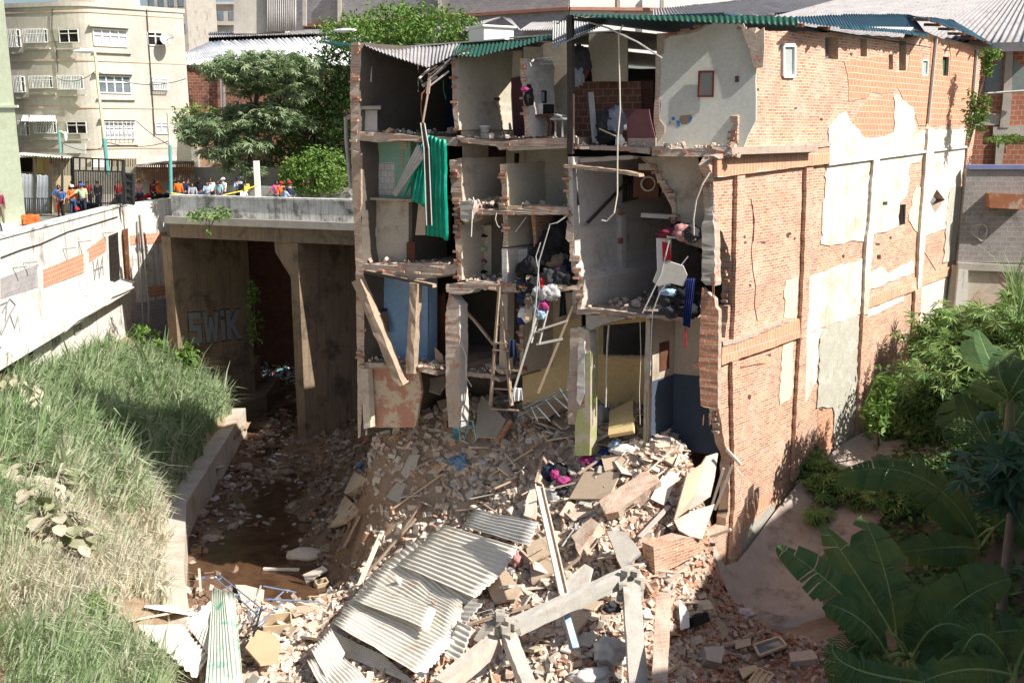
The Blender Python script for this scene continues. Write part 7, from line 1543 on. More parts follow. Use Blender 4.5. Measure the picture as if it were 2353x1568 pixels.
SL = [
 ('fallen_board','big brown board lying flat at the crest of the heap below the yellow room',8,[(1745,130),(2225,50),(2230,110),(1770,215)],.35,.08,m_mdf),
 ('fallen_board','square dusty board just below the maroon cloth, right crest of the heap',8,[(1640,220),(1870,230),(1790,395),(1540,398)],.3,.05,m_mdf),
 ('broken_slab','upright pale slab leaning in the middle of the broken rooms',5,[(955,1290),(985,1230),(1135,1370),(1080,1490),(950,1485)],.6,.08,m_mdfgrey),
 ('fallen_board','brown tilted door panel leaning under the yellow wall',5,[(1240,1270),(1530,1090),(1530,1240),(1400,1380),(1300,1370)],.9,.06,m_mdf),
 ('yellow_partition','toppled yellow partition piece on the floor of the right room',5,[(1800,1300),(1950,1258),(1950,1430),(1790,1490)],.9,.12,m_yellow),
 ('broken_slab','hexagonal broken slab hanging at the torn floor edge of the blue room',5,[(655,1110),(745,1100),(750,1140),(715,1220),(650,1190)],1.6,.08,m_plas),
 ('broken_slab','pale slab with clean corner right of the large corrugated sheets',8,[(1015,950),(1140,845),(1235,980),(1190,1040),(1060,1050)],.35,.08,m_mdf),
 ('broken_slab','dark-faced square board right above the steel channel foot',8,[(1258,672),(1405,640),(1412,740),(1290,820)],.45,.05,m_mdf),
 ('broken_slab','large tan slab half buried left of the steel channel',8,[(1290,830),(1400,745),(1470,850),(1300,930)],.3,.08,m_mdf),
 ('broken_slab','white faced slab standing above the long concrete beam',8,[(1510,920),(1640,810),(1690,850),(1660,960),(1520,1010)],.5,.06,m_white),
 ('grey_slab','grey concrete slab with pale spot tilted at the beam joint',8,[(1780,620),(1900,580),(2000,760),(1880,840)],.8,.1,m_conc),
 ('broken_board','curled pale board right of the brick arch fragment',8,[(2140,230),(2250,240),(2150,430),(2060,410)],.35,.03,m_pal),
 ('broken_slab','long pale slab propped behind the steel channel',8,[(1290,330),(1330,330),(1330,530),(1250,500)],.4,.06,m_pal),
 ('plank_slab','pale plaster slab lying on the left shoulder of the heap',8,[(440,290),(500,300),(455,425),(365,390)],.25,.1,m_conc),
 ('plank_slab','pair of upright pale slabs on the upper left shoulder of the heap',8,[(470,240),(520,110),(590,120),(570,180),(500,270)],.3,.1,m_mdfgrey),
 ('plank_slab','small yellowish board above the pile of round stones',8,[(635,225),(720,160),(775,170),(690,250)],.3,.04,m_mdf),
 ('plank_slab','olive board among stones above the top corrugated sheet',8,[(880,380),(920,330),(965,345),(900,410)],.25,.04,m_mdfgrey),
 ('broken_slab','large square stone plate fallen against the dirt bank at the river edge',8,[(0,560),(110,380),(200,430),(110,590)],.2,.1,m_mdf),
 ('broken_slab','rounded concrete lump resting at the foot of the left rooms',8,[(100,330),(170,230),(250,240),(230,320),(120,390)],.35,.3,m_mdf),
 ('tan_board','tan rectangular board on the lower left debris beside the blue frame',7,[(1740,905),(1820,895),(1900,965),(1830,985)],.2,.03,m_pal),
 ('tan_board','tan board with dark edge just under the blue bed frame',7,[(1840,1090),(2010,1060),(2030,1080),(1880,1155)],.2,.03,m_mdf),
 ('tan_board','long tan board sloping beside the debris river edge',7,[(1890,900),(2060,820),(2090,850),(1930,950)],.2,.04,m_pal),
 ('orange_chair_seat','rounded orange-tan seat board in the lower left debris',7,[(1565,1340),(1640,1235),(1760,1260),(1795,1330),(1760,1440),(1660,1450)],.45,.06,M('orange_board',(.62,.43,.26),(.66,.47,.30),3,stain=(.5,.36,.22),bump=.15)),
 ('white_sheet','crumpled white sheet lying left of the green painted sheet',7,[(930,1045),(1130,1080),(1270,1110),(1260,1150),(1000,1120),(925,1085)],.2,.04,m_whitemetal),
 ('pale_board','large pale board under the debris between blue frame and grey sheets',7,[(1500,935),(1690,960),(1680,1040),(1540,1050)],.15,.04,m_pal),
 ('tan_slab','tan slab cut through by the shadow below the long beam',8,[(1490,1180),(1640,1010),(1740,1060),(1560,1290),(1530,1310)],.2,.08,m_mdf),
 ('grey_slab','short grey block end under the left beam joint',8,[(1000,1195),(1045,1230),(980,1330),(930,1290)],.3,.25,m_conc),
 ('picture_board','white panel piece lying in the shaded brick rubble',9,[(150,1040),(215,1110),(220,1220),(165,1230)],.35,.02,m_whitemetal),
 ('cardboard','flattened grey cardboard in the shaded brick rubble',9,[(500,1300),(610,1285),(612,1330),(515,1355)],.15,.03,m_mdf),
 ('cardboard','brown broken crate board at the bottom of the brick rubble',9,[(530,1480),(640,1450),(655,1480),(560,1540)],.2,.04,m_woodlt),
 ('brick_slab','slab of bricks still mortared together in the shaded rubble',9,[(855,1370),(1000,1360),(1040,1410),(870,1440)],.25,.2,m_bk),
 ('concrete_lump','dark wet concrete blocks heaped at the pilaster foot',9,[(310,1340),(440,1330),(430,1450),(330,1420)],.3,.22,m_mdfgrey)]
for nm, lb_, k, px, lf, th, mt in SL:
    cat_ = 'slab' if 'slab' in nm or 'lump' in nm or 'partition' in nm else 'board'
    slab(nm, lb_, cat_, k, px, lf, th, mt, jag=.02 if 'slab' in nm or 'lump' in nm else 0)
P, S = scatter(3800, ((-8.5,5.3),(18.5,33)), lambda x, y: inheap(x, y) and x < 5.3-.42*max(0, 25-y), .8, 1.15, 1.5, (.24,.12,.075), -.3)
chunks('rubble', P, S, rampmat('dusty_bricks', [(5,(.60,.49,.40)),(3,(.55,.42,.33)),(1.2,(.50,.31,.22)),(2,(.64,.55,.46))]), 'whole and halved dusty bricks tumbled over the collapse heap', 'rubble', .7, .06)
c_ = hit(T(4,1750,1010)); n_ = 500; P = np.c_[RNG.normal(size=n_)*1.1+c_.x, RNG.normal(size=n_)*1.8+c_.y+1, np.zeros(n_)]; P[:,2] = [HM(a, b)+RNG.random()*.5 for a, b in P[:,:2]]  # pale litter heaped here, its colour standing in for a sunlit patch
chunks('rubbish', P, np.abs(RNG.normal(size=(n_,3)))*np.array([.16,.14,.05])+.03, m_lit, 'rubbish slope, paled to stand for sunlight, seen through the gap between abutment and pier', 'rubbish', .5)
# larger flat fragments bedded in the dust
P, S = scatter(650, ((-8,5.2),(19,31)), lambda x, y: inheap(x, y) and x < 5.2-.42*max(0, 25-y), .25, .75, 2.2, (1,.7,.09), -.6)
chunks('rubble', P, S, m_rub, 'flat fragments of plaster, slab and board bedded in the dusty heap', 'rubble', .3, .12)
LM = [(h_, n_) for h_, n_ in ((hit(T(8,1350,310)),'the steel channel head'),(hit(T(8,1480,260)),'the navy and magenta clothes'),(hit(T(8,1700,300)),'the square dusty board'),(hit(T(8,1100,550)),'the topmost corrugated sheet'),(hit(T(8,500,700)),'the upper edge of the fallen roof'),
  (hit(T(8,1130,950)),'the pale clean-cornered slab'),(hit(T(8,1200,800)),'the pinkish cloth bundle'),(hit(T(8,1600,900)),'the white faced slab'),(hit(T(8,1900,350)),'the toppled brick strip'),(hit(T(8,2080,700)),'the sunlit brick ledge'),(hit(T(8,1400,1250)),'the long concrete beam'),
  (hit(T(8,1800,1370)),'the big dusty plastic bag'),(hit(T(8,1000,1450)),'the left beam joint'),(hit(T(7,1550,1050)),'the blue bedstead'),(hit(T(7,1430,1300)),'the green painted sheet'),(hit(T(7,1680,1340)),'the orange seat board'),(hit(T(7,2150,1300)),'the curled corrugated sheet'),
  (hit(T(7,1850,830)),'the half-lit stone'),(hit(T(8,480,320)),'the pale shoulder slabs'),(hit(T(8,850,170)),'the blue denim cloth'),(hit(T(8,700,230)),'the yellowish board'),(hit(T(7,1300,600)),'the channel wall end'),(hit(T(7,1650,300)),'the muddy water'),(hit(T(7,1900,450)),'the square stone plate'),(hit(T(4,1900,1480)),'the bridge pier foot'))]
def topx(p): d = Vector(p)-Vector((0,0,CZ)); f_ = d.y*CP-d.z*SP; return (1176+FL*d.x/f_, 784-FL*(d.y*SP+d.z*CP)/f_)
def where(p):
    a = topx(p); best = min(LM, key=lambda q_: math.dist(topx(q_[0]), a)); b = topx(best[0]); dx, dy = a[0]-b[0], a[1]-b[1]
    r_ = ('right of' if dx > 0 else 'left of') if abs(dx) > abs(dy) else ('below' if dy > 0 else 'above'); near = 'just ' if math.hypot(dx,dy) < 60 else ''
    return f'{near}{r_} {best[1]}'
# small anonymous boards and sticks
rs_ = random.Random(11)
def ptheap():
    while True:
        x, y = rs_.uniform(-7.5,4.9), rs_.uniform(20.5,30.5)
        if inheap(x,y) and x < 5.0-.42*max(0,25-y) and x > curbx(y)+1: return x, y
for i in range(140):
    x, y = ptheap()
    if i >= 90: x, y = rs_.uniform(-4,4.2), rs_.uniform(29.2,33); y += .25*max(0,-x)
    L, w_ = rs_.uniform(.25,.9), rs_.uniform(.15,.45); mb = MB()
    M3 = Matrix.Rotation(rs_.random()*6.28,3,'Z')@Matrix.Rotation(rs_.gauss(0,.3)+(.25 if i < 90 else .7),3,'X')@Matrix.Rotation(rs_.gauss(0,.3),3,'Y')
    mb.box((x,y,HM(x,y)+.14),(L,w_,rs_.uniform(.015,.06)),M=M3)
    tag(mb.build('broken_board', [m_mdf,m_pal,m_mdfgrey,m_pal,m_conc,m_plas][i%6]), ('small' if L < .5 else 'mid sized')+' '+['tan','pale','grey','pale','concrete grey','cream'][i%6]+(' narrow' if w_ < .25 else '')+' broken board '+where((x,y,HM(x,y))), 'board', 'broken boards scattered over the heap')
for i in range(95):
    x, y = ptheap(); L = rs_.uniform(.5,2.2); a = rs_.random()*6.28; d = Vector((math.cos(a), math.sin(a), rs_.gauss(.1,.22))).normalized(); c = Vector((x,y,HM(x,y)+.18)); mb = MB()
    if i%3: mb.bar(c-d*L/2, c+d*L/2, rs_.uniform(.03,.09), rs_.uniform(.02,.05))
    else: mb.tube([c-d*L/2, c+Vector((0,0,.06)), c+d*L/2], .015, 5)
    tag(mb.build('splintered_stick', [m_wood,m_woodlt,m_pal,m_galv,m_wood][i%5]), ('long' if L > 1.3 else 'short')+' '+['brown','honey coloured','pale','bare metal','rough brown'][i%5]+' '+('flat stick' if i%3 else 'bent rod')+' '+where(c), 'stick', 'sticks scattered over the heap')
# --- the long concrete frame and steel channel
def beamw(name, label, k, a, b, w, h, Ya, Yb, mat=m_concnew, n=10, up=(0,0,1)):
    mb = MB(); mb.rough_bar(atY(T(k,*a),Ya), atY(T(k,*b),Yb), w, h, n, .01, up); return tag(mb.build(name, mat), label, 'beam')
beamw('concrete_beam', 'long pale concrete beam lying diagonally across the lower right of the heap', 8, (1205,1205), (1955,865), .3, .34, 20.8, 22.6)
beamw('concrete_beam', 'pale concrete beam falling away to the bottom edge left of the joint', 8, (1070,1310), (720,1600), .34, .36, 20.6, 19.3, m_concdust)
beamw('concrete_post', 'upright pale concrete post standing below the left joint of the long beam', 8, (1150,1260), (1300,1640), .3, .3, 20.6, 19.0, m_concnew)
beamw('concrete_post', 'upright grey concrete post standing below the right joint of the long beam', 8, (1935,940), (1985,1640), .42, .34, 22.2, 20.3, m_concnew)
beamw('brick_post', 'thin broken brick pier rising from the rubble near the shaded bricks', 9, (55,1010), (25,1640), .34, .3, 22.0, 19.8, m_edge)
mb = MB(); c = atY(T(8,1120,1215), 20.6)
for i in range(22): a = random.random()*6.28; mb.box(c+Vector((random.gauss(0,.17),random.gauss(0,.12),random.gauss(0,.14))),(.2,.17,.15),a)
for i in range(5): mb.tube([c, c+Vector((-.15+random.gauss(0,.1),-.1,.3+random.random()*.25)), c+Vector((-.25+random.gauss(0,.2),-.1,.4))], .012, 5)
tag(mb.build('beam_joint', m_conc), 'shattered concrete joint with bent bars at the left end of the long beam', 'concrete joint')
mb = MB(); c = atY(T(8,1945,960), 22.2)
for i in range(18): mb.box(c+Vector((random.gauss(0,.15),random.gauss(0,.1),random.gauss(0,.16))),(.18,.15,.15),random.random()*6)
tag(mb.build('beam_joint', m_conc), 'crushed concrete joint at the right end of the long beam', 'concrete joint')
A_, B_ = atY(T(8,1350,310), 26.3), atY(T(8,1510,1010), 22.4); d = (B_-A_).normalized(); sd = d.cross(Vector((.3,-1,.3))).normalized()
mb = MB()
for o_ in (-1, 1): mb.bar(A_+sd*.11*o_, B_+sd*.11*o_, .03, .12, up=(0,0,1))
mb.bar(A_+Vector((0,.05,-.04)), B_+Vector((0,.05,-.04)), .23, .02, up=(.3,-1,.3))
tag(mb.build('steel_channel', m_pal), 'pale steel channel leaning upright in the centre of the heap', 'channel')
mb = MB(); mb.bar(atY(T(8,1520,1120),22.0), atY(T(8,1585,1345),21.2), .16, .06); tag(mb.build('painted_plank', M('chipped_blue_white',(.55,.56,.55),(.2,.4,.6),5)), 'chipped white and blue plank end below the long beam', 'plank')
TM = [('long thin batten laid up the left shoulder of the heap',8,(410,460),(740,230),.09,.05,m_woodlt),('thin batten crossing the upper heap towards the cloth pile',8,(1035,245),(1310,75),.08,.05,m_woodlt),
 ('curved brown branch-like timber sloping beside the river edge of the heap',8,(110,700),(210,500),.12,.1,m_wood),('pale timber sloping down the left edge above the corrugated sheets',8,(200,950),(350,600),.14,.08,m_pal),
 ('long pale timber bending along the edge of the large sheets',8,(240,880),(560,520),.1,.07,m_wood),('grey wooden beam piece between large sheets and stones',8,(470,600),(600,420),.2,.06,m_wood),
 ('thin white stick over the brick wall fragment',8,(2030,230),(2205,75),.05,.03,m_pal),('second thin stick fanned beside the brick wall corner',8,(2100,250),(2300,100),.05,.03,m_pal),
 ('pale rafter lying at the foot of the wall corner',9,(0,690),(245,575),.09,.05,m_galv),('diagonal pale plank propped against the brick wall corner',9,(240,-20),(480,130),.16,.05,m_mdfgrey),
 ('narrow stake standing in the lower left debris',7,(1270,840),(1280,980),.08,.05,m_pal),('tan pole lying along the water edge of the debris',7,(1680,840),(1910,845),.12,.08,m_pal),
 ('short pole by the round pipe end at the channel wall',7,(1070,930),(1220,990),.1,.08,m_pal),('pale long stick across the dusty grass edge',7,(830,1170),(1230,1095),.07,.05,m_pal),
 ('thin steel tube leaning across the blue bed frame',7,(1550,1230),(1665,950),.06,.06,m_galv),('dark steel tube leaning beside the green painted sheet',7,(1600,1330),(1670,1080),.06,.05,m_steel),
 ('curved root-like timber right of the large sheets',8,(890,1195),(1290,1075),.1,.07,m_wood),('brown plank sloping above the white slab',8,(1470,880),(1640,740),.1,.05,m_wood),
 ('weathered batten lying beside the brick arch fragment',8,(1990,640),(2180,440),.14,.05,m_mdfgrey),('narrow timber hanging near the right post',8,(2010,900),(2075,1000),.12,.06,m_wood)]
for i, (l, k, a, b, w_, h_, mt) in enumerate(TM): timber('timber_piece', l, 'timber', k, a, b, w_, h_, .35, .35, mt, n=6 if mt in (m_wood,) else 0)
# rafters poking from the leaning panels against the wall corner
for i, (a, b) in enumerate((((430,-20+60),(520,140)), ((380,430),(440,425)), ((330,590),(460,545)), ((180,640),(360,640)), ((470,140),(360,420)), ((415,160),(330,430)))):
    A_, B_ = [onp(T(9,*p), C+W*.4+NW*.15, FD) for p in (a, b)]; f = lambda q_: Vector((C.x+W.x*.4+NW.x*.15+FD.x*q_[0], C.y+W.y*.4+NW.y*.15+FD.y*q_[0]-.5, q_[1])); mb = MB(); mb.bar(f(A_), f(B_), .09, .07)
    tag(mb.build('rafter_piece', m_steel if i in (1,3) else m_pal), ['short rafter end at the top of the leaning panels by the wall corner','dark rafter stub poking out above the lower grey panel','metal rafter stub poking out at the pilaster above the void','dark rafter stub at the bottom of the lower grey panel','long pale batten along the right edge of the leaning panels','second pale batten inside the right edge of the leaning panels'][i], 'rafter')
# brick wall fragments
def bfrag(label, k, px, lift, th, mat=m_brick): return slab('brick_wall_fragment', label, 'wall fragment', k, px, lift, th, mat, jag=.03)
bfrag('long toppled brick wall strip lying along the right side of the heap', 8, [(1730,430),(2020,200),(2100,260),(2120,300),(1850,470),(1780,480)], .55, .3, m_edge)
bfrag('thick broken brick pier fragment with red core above the white slab', 8, [(1560,640),(1680,510),(1740,560),(1600,740)], .5, .35, m_edge)
slab('brick_wall_fragment', 'sunlit brick ledge hanging over the dark void at the wall corner', 'wall fragment', 9, [(-10,700),(90,670),(180,640),(310,640),(312,715),(250,760),(120,830),(0,872)], 0, .45, m_brick, Y=[24.1,24.4,24.7,25.2,25.2,25.0,24.5,24.1])
slab('fallen_board', 'long tan board leaning down beside the brick wall corner, upper left sheet', 'board', 9, [(205,235),(300,170),(330,120),(262,360),(215,460),(122,530)], 0, .04, m_mdf, Y=[26.0,26.5,26.8,25.9,25.7,25.2])
slab('fallen_board', 'long grey board leaning down beside the brick wall corner, upper right sheet', 'board', 9, [(262,360),(330,120),(395,100),(372,260),(345,375),(215,460)], 0, .04, m_mdfgrey, Y=[25.95,26.85,27.0,26.5,26.1,25.75])
slab('fallen_board', 'grey dusty panel leaning beside the brick wall corner, lower sheet', 'board', 9, [(120,530),(240,470),(380,425),(300,650),(220,630),(150,590)], 0, .04, m_mdfgrey, Y=[25.3,25.6,25.95,25.0,24.9,24.95])
bfrag('hollow clay block strip sticking up left of the round stones', 5, [(1060,1500),(1160,1370),(1185,1385),(1085,1515)], .5, .12, m_hollow)
# corrugated sheets
def cs(label, k, A_, B_, nr, la=.35, lb_=.35, mat=None, seed=0, dent=.04, amp=.02):
    la = la if hasattr(la,'__len__') else [la]*len(A_); lb_ = lb_ if hasattr(lb_,'__len__') else [lb_]*len(B_)
    return corr([hp(k,p,l) for p, l in zip(A_,la)], [hp(k,p,l) for p, l in zip(B_,lb_)], nr, amp, 8, None, 'corrugated_sheet', mat, dent, seed, 6, .008, label, 'metal sheet')
cs('topmost bent grey corrugated sheet with a fold near the round stones',8,[(950,465),(905,520),(868,572)],[(1345,545),(1320,600),(1278,690)],7,.55,.55,m_galv,1)
cs('upper dusty corrugated sheet of the large fallen roof',8,[(742,560),(600,680),(440,808)],[(1232,705),(1100,880),(945,1030)],13,.75,.75,None,2)
cs('main dusty corrugated expanse of the large fallen roof, with a dark fold',8,[(575,655),(380,775),(265,905),(160,1020),(40,1190)],[(985,1000),(868,1060),(840,1185),(800,1300),(600,1535)],27,.68,.68,None,3,.055)
cs('loose overlapping corrugated sheet on the lower part of the fallen roof',8,[(270,930),(170,1035)],[(700,1110),(640,1230)],6,.85,.85,None,4,.04)
cs('short corrugated offcut over the dark void beside the left beam',8,[(830,1170),(730,1365)],[(920,1210),(850,1440)],6,.75,.8,None,6)
cs('bright end of a white metal sheet under the large fallen roof',8,[(870,1020),(835,1180)],[(1010,1030),(890,1190)],5,.35,.35,m_galv,7)
cs('pale corrugated sheet sliding out below the large fallen roof',8,[(10,1225),(100,1390)],[(360,1395),(600,1600)],8,.3,.4,m_galvdust,8)
cs('curled corrugated sheet at the bottom edge, left of centre',7,[(2110,1225),(1985,1370)],[(2200,1390),(2100,1570)],8,.7,.5,m_galvdust,9,.06)
cs('crumpled corrugated sheet at the bottom edge below the curled one',7,[(2190,1400),(1960,1440)],[(2352,1567),(2080,1640)],10,.55,.5,m_galvdust,10,.07)
m_greenpale = M('worn_green_sheet', (.58,.62,.52), (.50,.56,.46), 2.2, stain=(.12,.42,.28), ssc=1.5, sa=(.58,.64), rough=.7, bump=.2)
cs('long pale sheet with worn green paint standing in the lower left debris',7,[(1360,970),(1430,985),(1500,1000)],[(1312,1580),(1430,1590),(1552,1580)],9,[.7,.75,.7],[.55,.6,.55],m_greenpale,11,.03)
cs('tan corrugated sheet lying at the lower left against the dusty grass',7,[(880,1205),(1250,1540)],[(1180,1200),(1330,1400)],9,.4,.4,m_galvdust,12,.03,.035)
cs('dark folded corrugated sheet tucked behind the green painted sheet',7,[(1180,1190),(1335,1390)],[(1340,1040),(1350,1190)],8,.5,.7,m_galvdust,13,.05,.035)
# blue bed frame
m_bluefr = M('blue_steel_tube', (.14,.21,.35), (.2,.27,.4), 4, rough=.4, bump=0); bf = hp(7,(1550,1050),0)
t = thing('metal_bedstead', bf, 'broken light blue tubular bed frame sticking out of the lower left debris', 'bed frame')
for a, b in (((1360,885),(1650,1140)), ((1390,870),(1690,1110)), ((1650,1190),(1810,1045)), ((1680,950),(1890,990)), ((1700,1035),(2040,1050)), ((1810,985),(1740,1045)), ((1575,1090),(1610,1180)), ((1660,1210),(1700,1170))):
    mb = MB(); mb.tube([hp(7,a,.75), hp(7,b,.7)], .022, 6); mb.build('rail', m_bluefr, t)
for i in range(5):
    u = (i+.5)/5; a = hp(7,(1360+290*u,885+255*u),.75); b = hp(7,(1390+300*u,870+240*u),.75); mb = MB(); mb.tube([a,b], .022, 6); mb.build('rung', m_bluefr, t)
# open drawer cabinet, box, speaker, window frame, shutter
def openbox(mb, c, d, rz, tilt=.0, wl=.03):
    Mx = Matrix.Rotation(rz,3,'Z')@Matrix.Rotation(tilt,3,'X'); w_, dp, h_ = d; c = Vector(c)
    for off, sz in (((0,0,-h_/2),(w_,dp,wl)), ((-w_/2,0,0),(wl,dp,h_)), ((w_/2,0,0),(wl,dp,h_)), ((0,-dp/2,0),(w_,wl,h_)), ((0,dp/2,0),(w_,wl,h_))): mb.box(c+Mx@Vector(off), sz, M=Mx)
mb = MB(); openbox(mb, hp(7,(1770,1200),.35), (.8,.5,.45), .25, .25); tag(mb.build('drawer_box', m_woodlt), 'open brown wooden drawer box in the lower left debris', 'box')
mb = MB(); openbox(mb, hp(7,(2050,940),.25), (.4,.25,.3), .6, .3); tag(mb.build('carton', m_woodlt), 'small open cardboard carton near the left end of the large sheets', 'carton')
mb = MB(); c = hp(9,(735,1340),.15); P = [hp(9,p,.22) for p in ((630,1325),(790,1275),(838,1330),(665,1395))]
for i in range(4): mb.bar(P[i], P[(i+1)%4], .07, .06)
fr = tag(mb.build('window_frame', m_woodlt), 'wooden window frame with dark glass lying in the shaded bricks', 'window frame'); mb = MB(); mb.add([p-Vector((0,0,.02)) for p in P],[(0,1,2,3)]); mb.build('pane', m_glass, fr)
mb = MB(); P = [hp(9,p,.25) for p in ((600,1560),(660,1475),(755,1515),(690,1600))]
for i in range(4): mb.bar(P[i], P[(i+1)%4], .06, .05)
for u in (.33,.66): mb.bar(P[0].lerp(P[3],u), P[1].lerp(P[2],u), .05, .04)
mb.add([p-Vector((0,0,.02)) for p in P],[(0,1,2,3)]); tag(mb.build('shutter', m_woodlt), 'small yellowish wooden shutter at the bottom of the shaded bricks', 'shutter')
c = hp(9,(265,1165),.3); t = thing('loudspeaker', c-Vector((0,0,.2)), 'dark loudspeaker cabinet lying beside the white panel piece', 'speaker'); mb = MB(); Mx = Matrix.Rotation(.6,3,'Z')@Matrix.Rotation(-.5,3,'X'); mb.box(c,(.55,.4,.25),M=Mx); mb.build('cabinet', m_black, t, bev=.02)
mb = MB(); mb.lathe((0,0,.13), [(.16,0),(.16,.02),(.13,.02),(.06,.0),(.05,.02),(.01,.02)], 16); mb.v = [tuple(Mx@Vector(v)+c) for v in mb.v]; mb.build('cone', m_steel, t)
mb = MB(); mb.tube([hp(7,(1055,950),.25), hp(7,(1190,975),.2)], .13, 14); tag(mb.build('pipe_end', m_mdfgrey), 'short wide grey pipe poking out at the channel wall', 'pipe')
# crumpled cloth, bags
def crumple(mb, c, r, sz=(1,1,.6), seed=0, n=14, amp=.45):
    V = []; c = Vector(c)
    for i in range(n+1):
        for j in range(n*2):
            th, ph = math.pi*i/n, 2*math.pi*j/(n*2); d = Vector((math.sin(th)*math.cos(ph), math.sin(th)*math.sin(ph), math.cos(th)))
            k_ = 1+amp*mn.noise(d*2.2+Vector((seed*3.1,0,0)))+amp*.6*abs(mn.noise(d*5+Vector((seed,4,0))))-amp*.3
            V.append(c+Vector((d.x*sz[0],d.y*sz[1],d.z*sz[2]))*r*k_)
    m = n*2; mb.add(V, [(i*m+j, i*m+(j+1)%m, (i+1)*m+(j+1)%m, (i+1)*m+j) for i in range(n) for j in range(m)])
def fab(nm, c): return cloth(nm, CC.get(nm, c))
CC.update(magenta=(.38,.05,.19), dkgrey=(.05,.05,.055), lgrey=(.45,.45,.46), pinkish=(.5,.25,.24), royal=(.02,.035,.17), denim=(.18,.3,.5), pastel=(.6,.5,.5), bag=(.62,.6,.58))
def pile(name, label, items, cat='clothes'):
    c0 = items[0][0]; t = thing(name, c0, label, cat)
    for i, (c, r, col, sz) in enumerate(items): mb = MB(); crumple(mb, c, r, sz, i+r*10); mb.build('garment' if cat == 'clothes' else 'bag', fab(col,(0,0,0)), t, smooth=True, uv=False)
    return t
h8 = lambda x, y, l=.2: hp(8,(x,y),l)
pile('clothes_pile', 'dark navy and magenta clothes bundled at the crest of the heap', [(h8(1420,230,.3),.28,'navy',(1,.7,1)),(h8(1480,220,.35),.3,'black',(1,.7,.8)),(h8(1510,290,.2),.26,'magenta',(1,.7,.7)),(h8(1450,240,.45),.14,'magenta',(1,.6,1.2)),(h8(1440,370,.2),.28,'lgrey',(.8,.6,1.1)),(h8(1490,340,.25),.2,'dkgrey',(1,.7,.8))])
pile('clothes_pile', 'blue denim cloth draped on the upper left of the heap', [(h8(855,165,.25),.28,'denim',(.8,.6,1)),(h8(800,150,.2),.2,'denim',(1,.6,.5))])
pile('clothes_pile', 'purple and magenta cloth at the foot of the green pillar', [(h8(1670,150,.2),.24,'magenta',(1.2,.7,.6)),(h8(1730,165,.15),.2,'royal',(1.2,.7,.5))])
pile('clothes_pile', 'white and blue cloth on the heap crest left of the brown board', [(h8(1850,55,.3),.25,'ltblue',(1,.6,.7)),(h8(1900,80,.25),.3,'bag',(1.6,.6,.5)),(h8(1790,95,.2),.2,'royal',(1.6,.6,.5))])
pile('toy_doll', 'pinkish cloth bundle like a soft toy beside the large sheets', [(h8(1200,790,.25),.26,'pinkish',(.8,.6,1)),(h8(1175,855,.2),.14,'lgrey',(1,.8,.9))])
pile('blue_rag', 'small blue rag on the dirt bank left of the heap', [(h8(205,180,.15),.18,'denim',(1,.6,.8))])
pile('plastic_bag', 'big translucent dusty plastic bag near the bottom centre', [(h8(1800,1370,.3),.42,'bag',(1.1,.8,.8)),(h8(1850,1420,.2),.25,'bag',(1,.7,.7))], 'bag')
pile('plastic_bag', 'pale crumpled plastic bag at the bottom edge of the heap', [(h8(1680,1530,.2),.36,'bag',(1.4,.8,.6))], 'bag')
pile('plastic_bag', 'pinkish plastic bag lying in the shaded bricks', [(hp(9,(575,1125),.2),.24,'pastel',(1.3,.8,.6))], 'bag')
pile('plastic_bag', 'dusty bag above the leaning concrete pieces by the right room', [(hp(5,(1720,1340),.5),.4,'lgrey',(1,.7,1.1))], 'bag')
pile('dusty_bag', 'dark cloth caught on the right post of the concrete frame', [(atY(T(8,1815,1085),21.9),.2,'dkgrey',(1.1,.6,.7))], 'bag')
rs2 = random.Random(5)
for i in range(26):
    x, y = rs2.uniform(700,1080), rs2.uniform(60,330); 
    if y > 330-(x-700)*.05: continue
    c = h8(x,y,.12); mb = MB(); crumple(mb, c, rs2.uniform(.09,.17), (1.2,.9,.8), i, 7, .25); tag(mb.build('round_stone', m_rub if i%3 else cloth('lgrey',CC['lgrey']), smooth=True, uv=False), ('dusty' if i%3 else 'greyish')+' rounded stone-like bundle '+where(c), 'bundle', 'rounded bundles on the shaded heap')
for i in range(14):
    a = hit(T(7, rs2.uniform(1250,2000), rs2.uniform(150,830)), .08); mb = MB(); crumple(mb, a, rs2.uniform(.13,.34), (1.2,1,.55), i+50, 8, .3)
    tag(mb.build('boulder', m_stone, smooth=False, uv=False), 'brown river boulder '+where(a), 'boulder', 'boulders in the river bed')
mb = MB(); crumple(mb, hp(7,(1950,750),.2), .5, (1.5,.9,.45), 3, 10, .25); tag(mb.build('stone_slab', m_rub, smooth=True, uv=False), 'large smooth half-lit stone at the water edge of the debris', 'stone')
# cables over debris
for i, (lb_, k, pts_, mt, r_) in enumerate((('white twisted cloth rope hanging from the brick ledge by the wall corner',9,[(0,690),(30,740),(28,850),(40,960),(25,1020)],m_whitemetal,.03),('thin white cable looping beside the wall corner',9,[(500,170),(540,220),(520,330),(545,380)],m_whitemetal,.012),('yellow cable loop hanging under the brick ledge',9,[(240,780),(255,820),(285,800),(295,700)],M('yellow_cable',(.7,.55,.1),(.7,.5,.1),bump=0),.012))):
    o_ = C+W*.3+NW*.2; P = [(lambda q_: Vector((o_.x+FD.x*q_[0], o_.y+FD.y*q_[0]-.4, q_[1])))(onp(T(k,*p), o_, FD)) for p in pts_]; mb = MB(); mb.tube(P, r_, 5); tag(mb.build('hanging_cable', mt), lb_, 'cable')
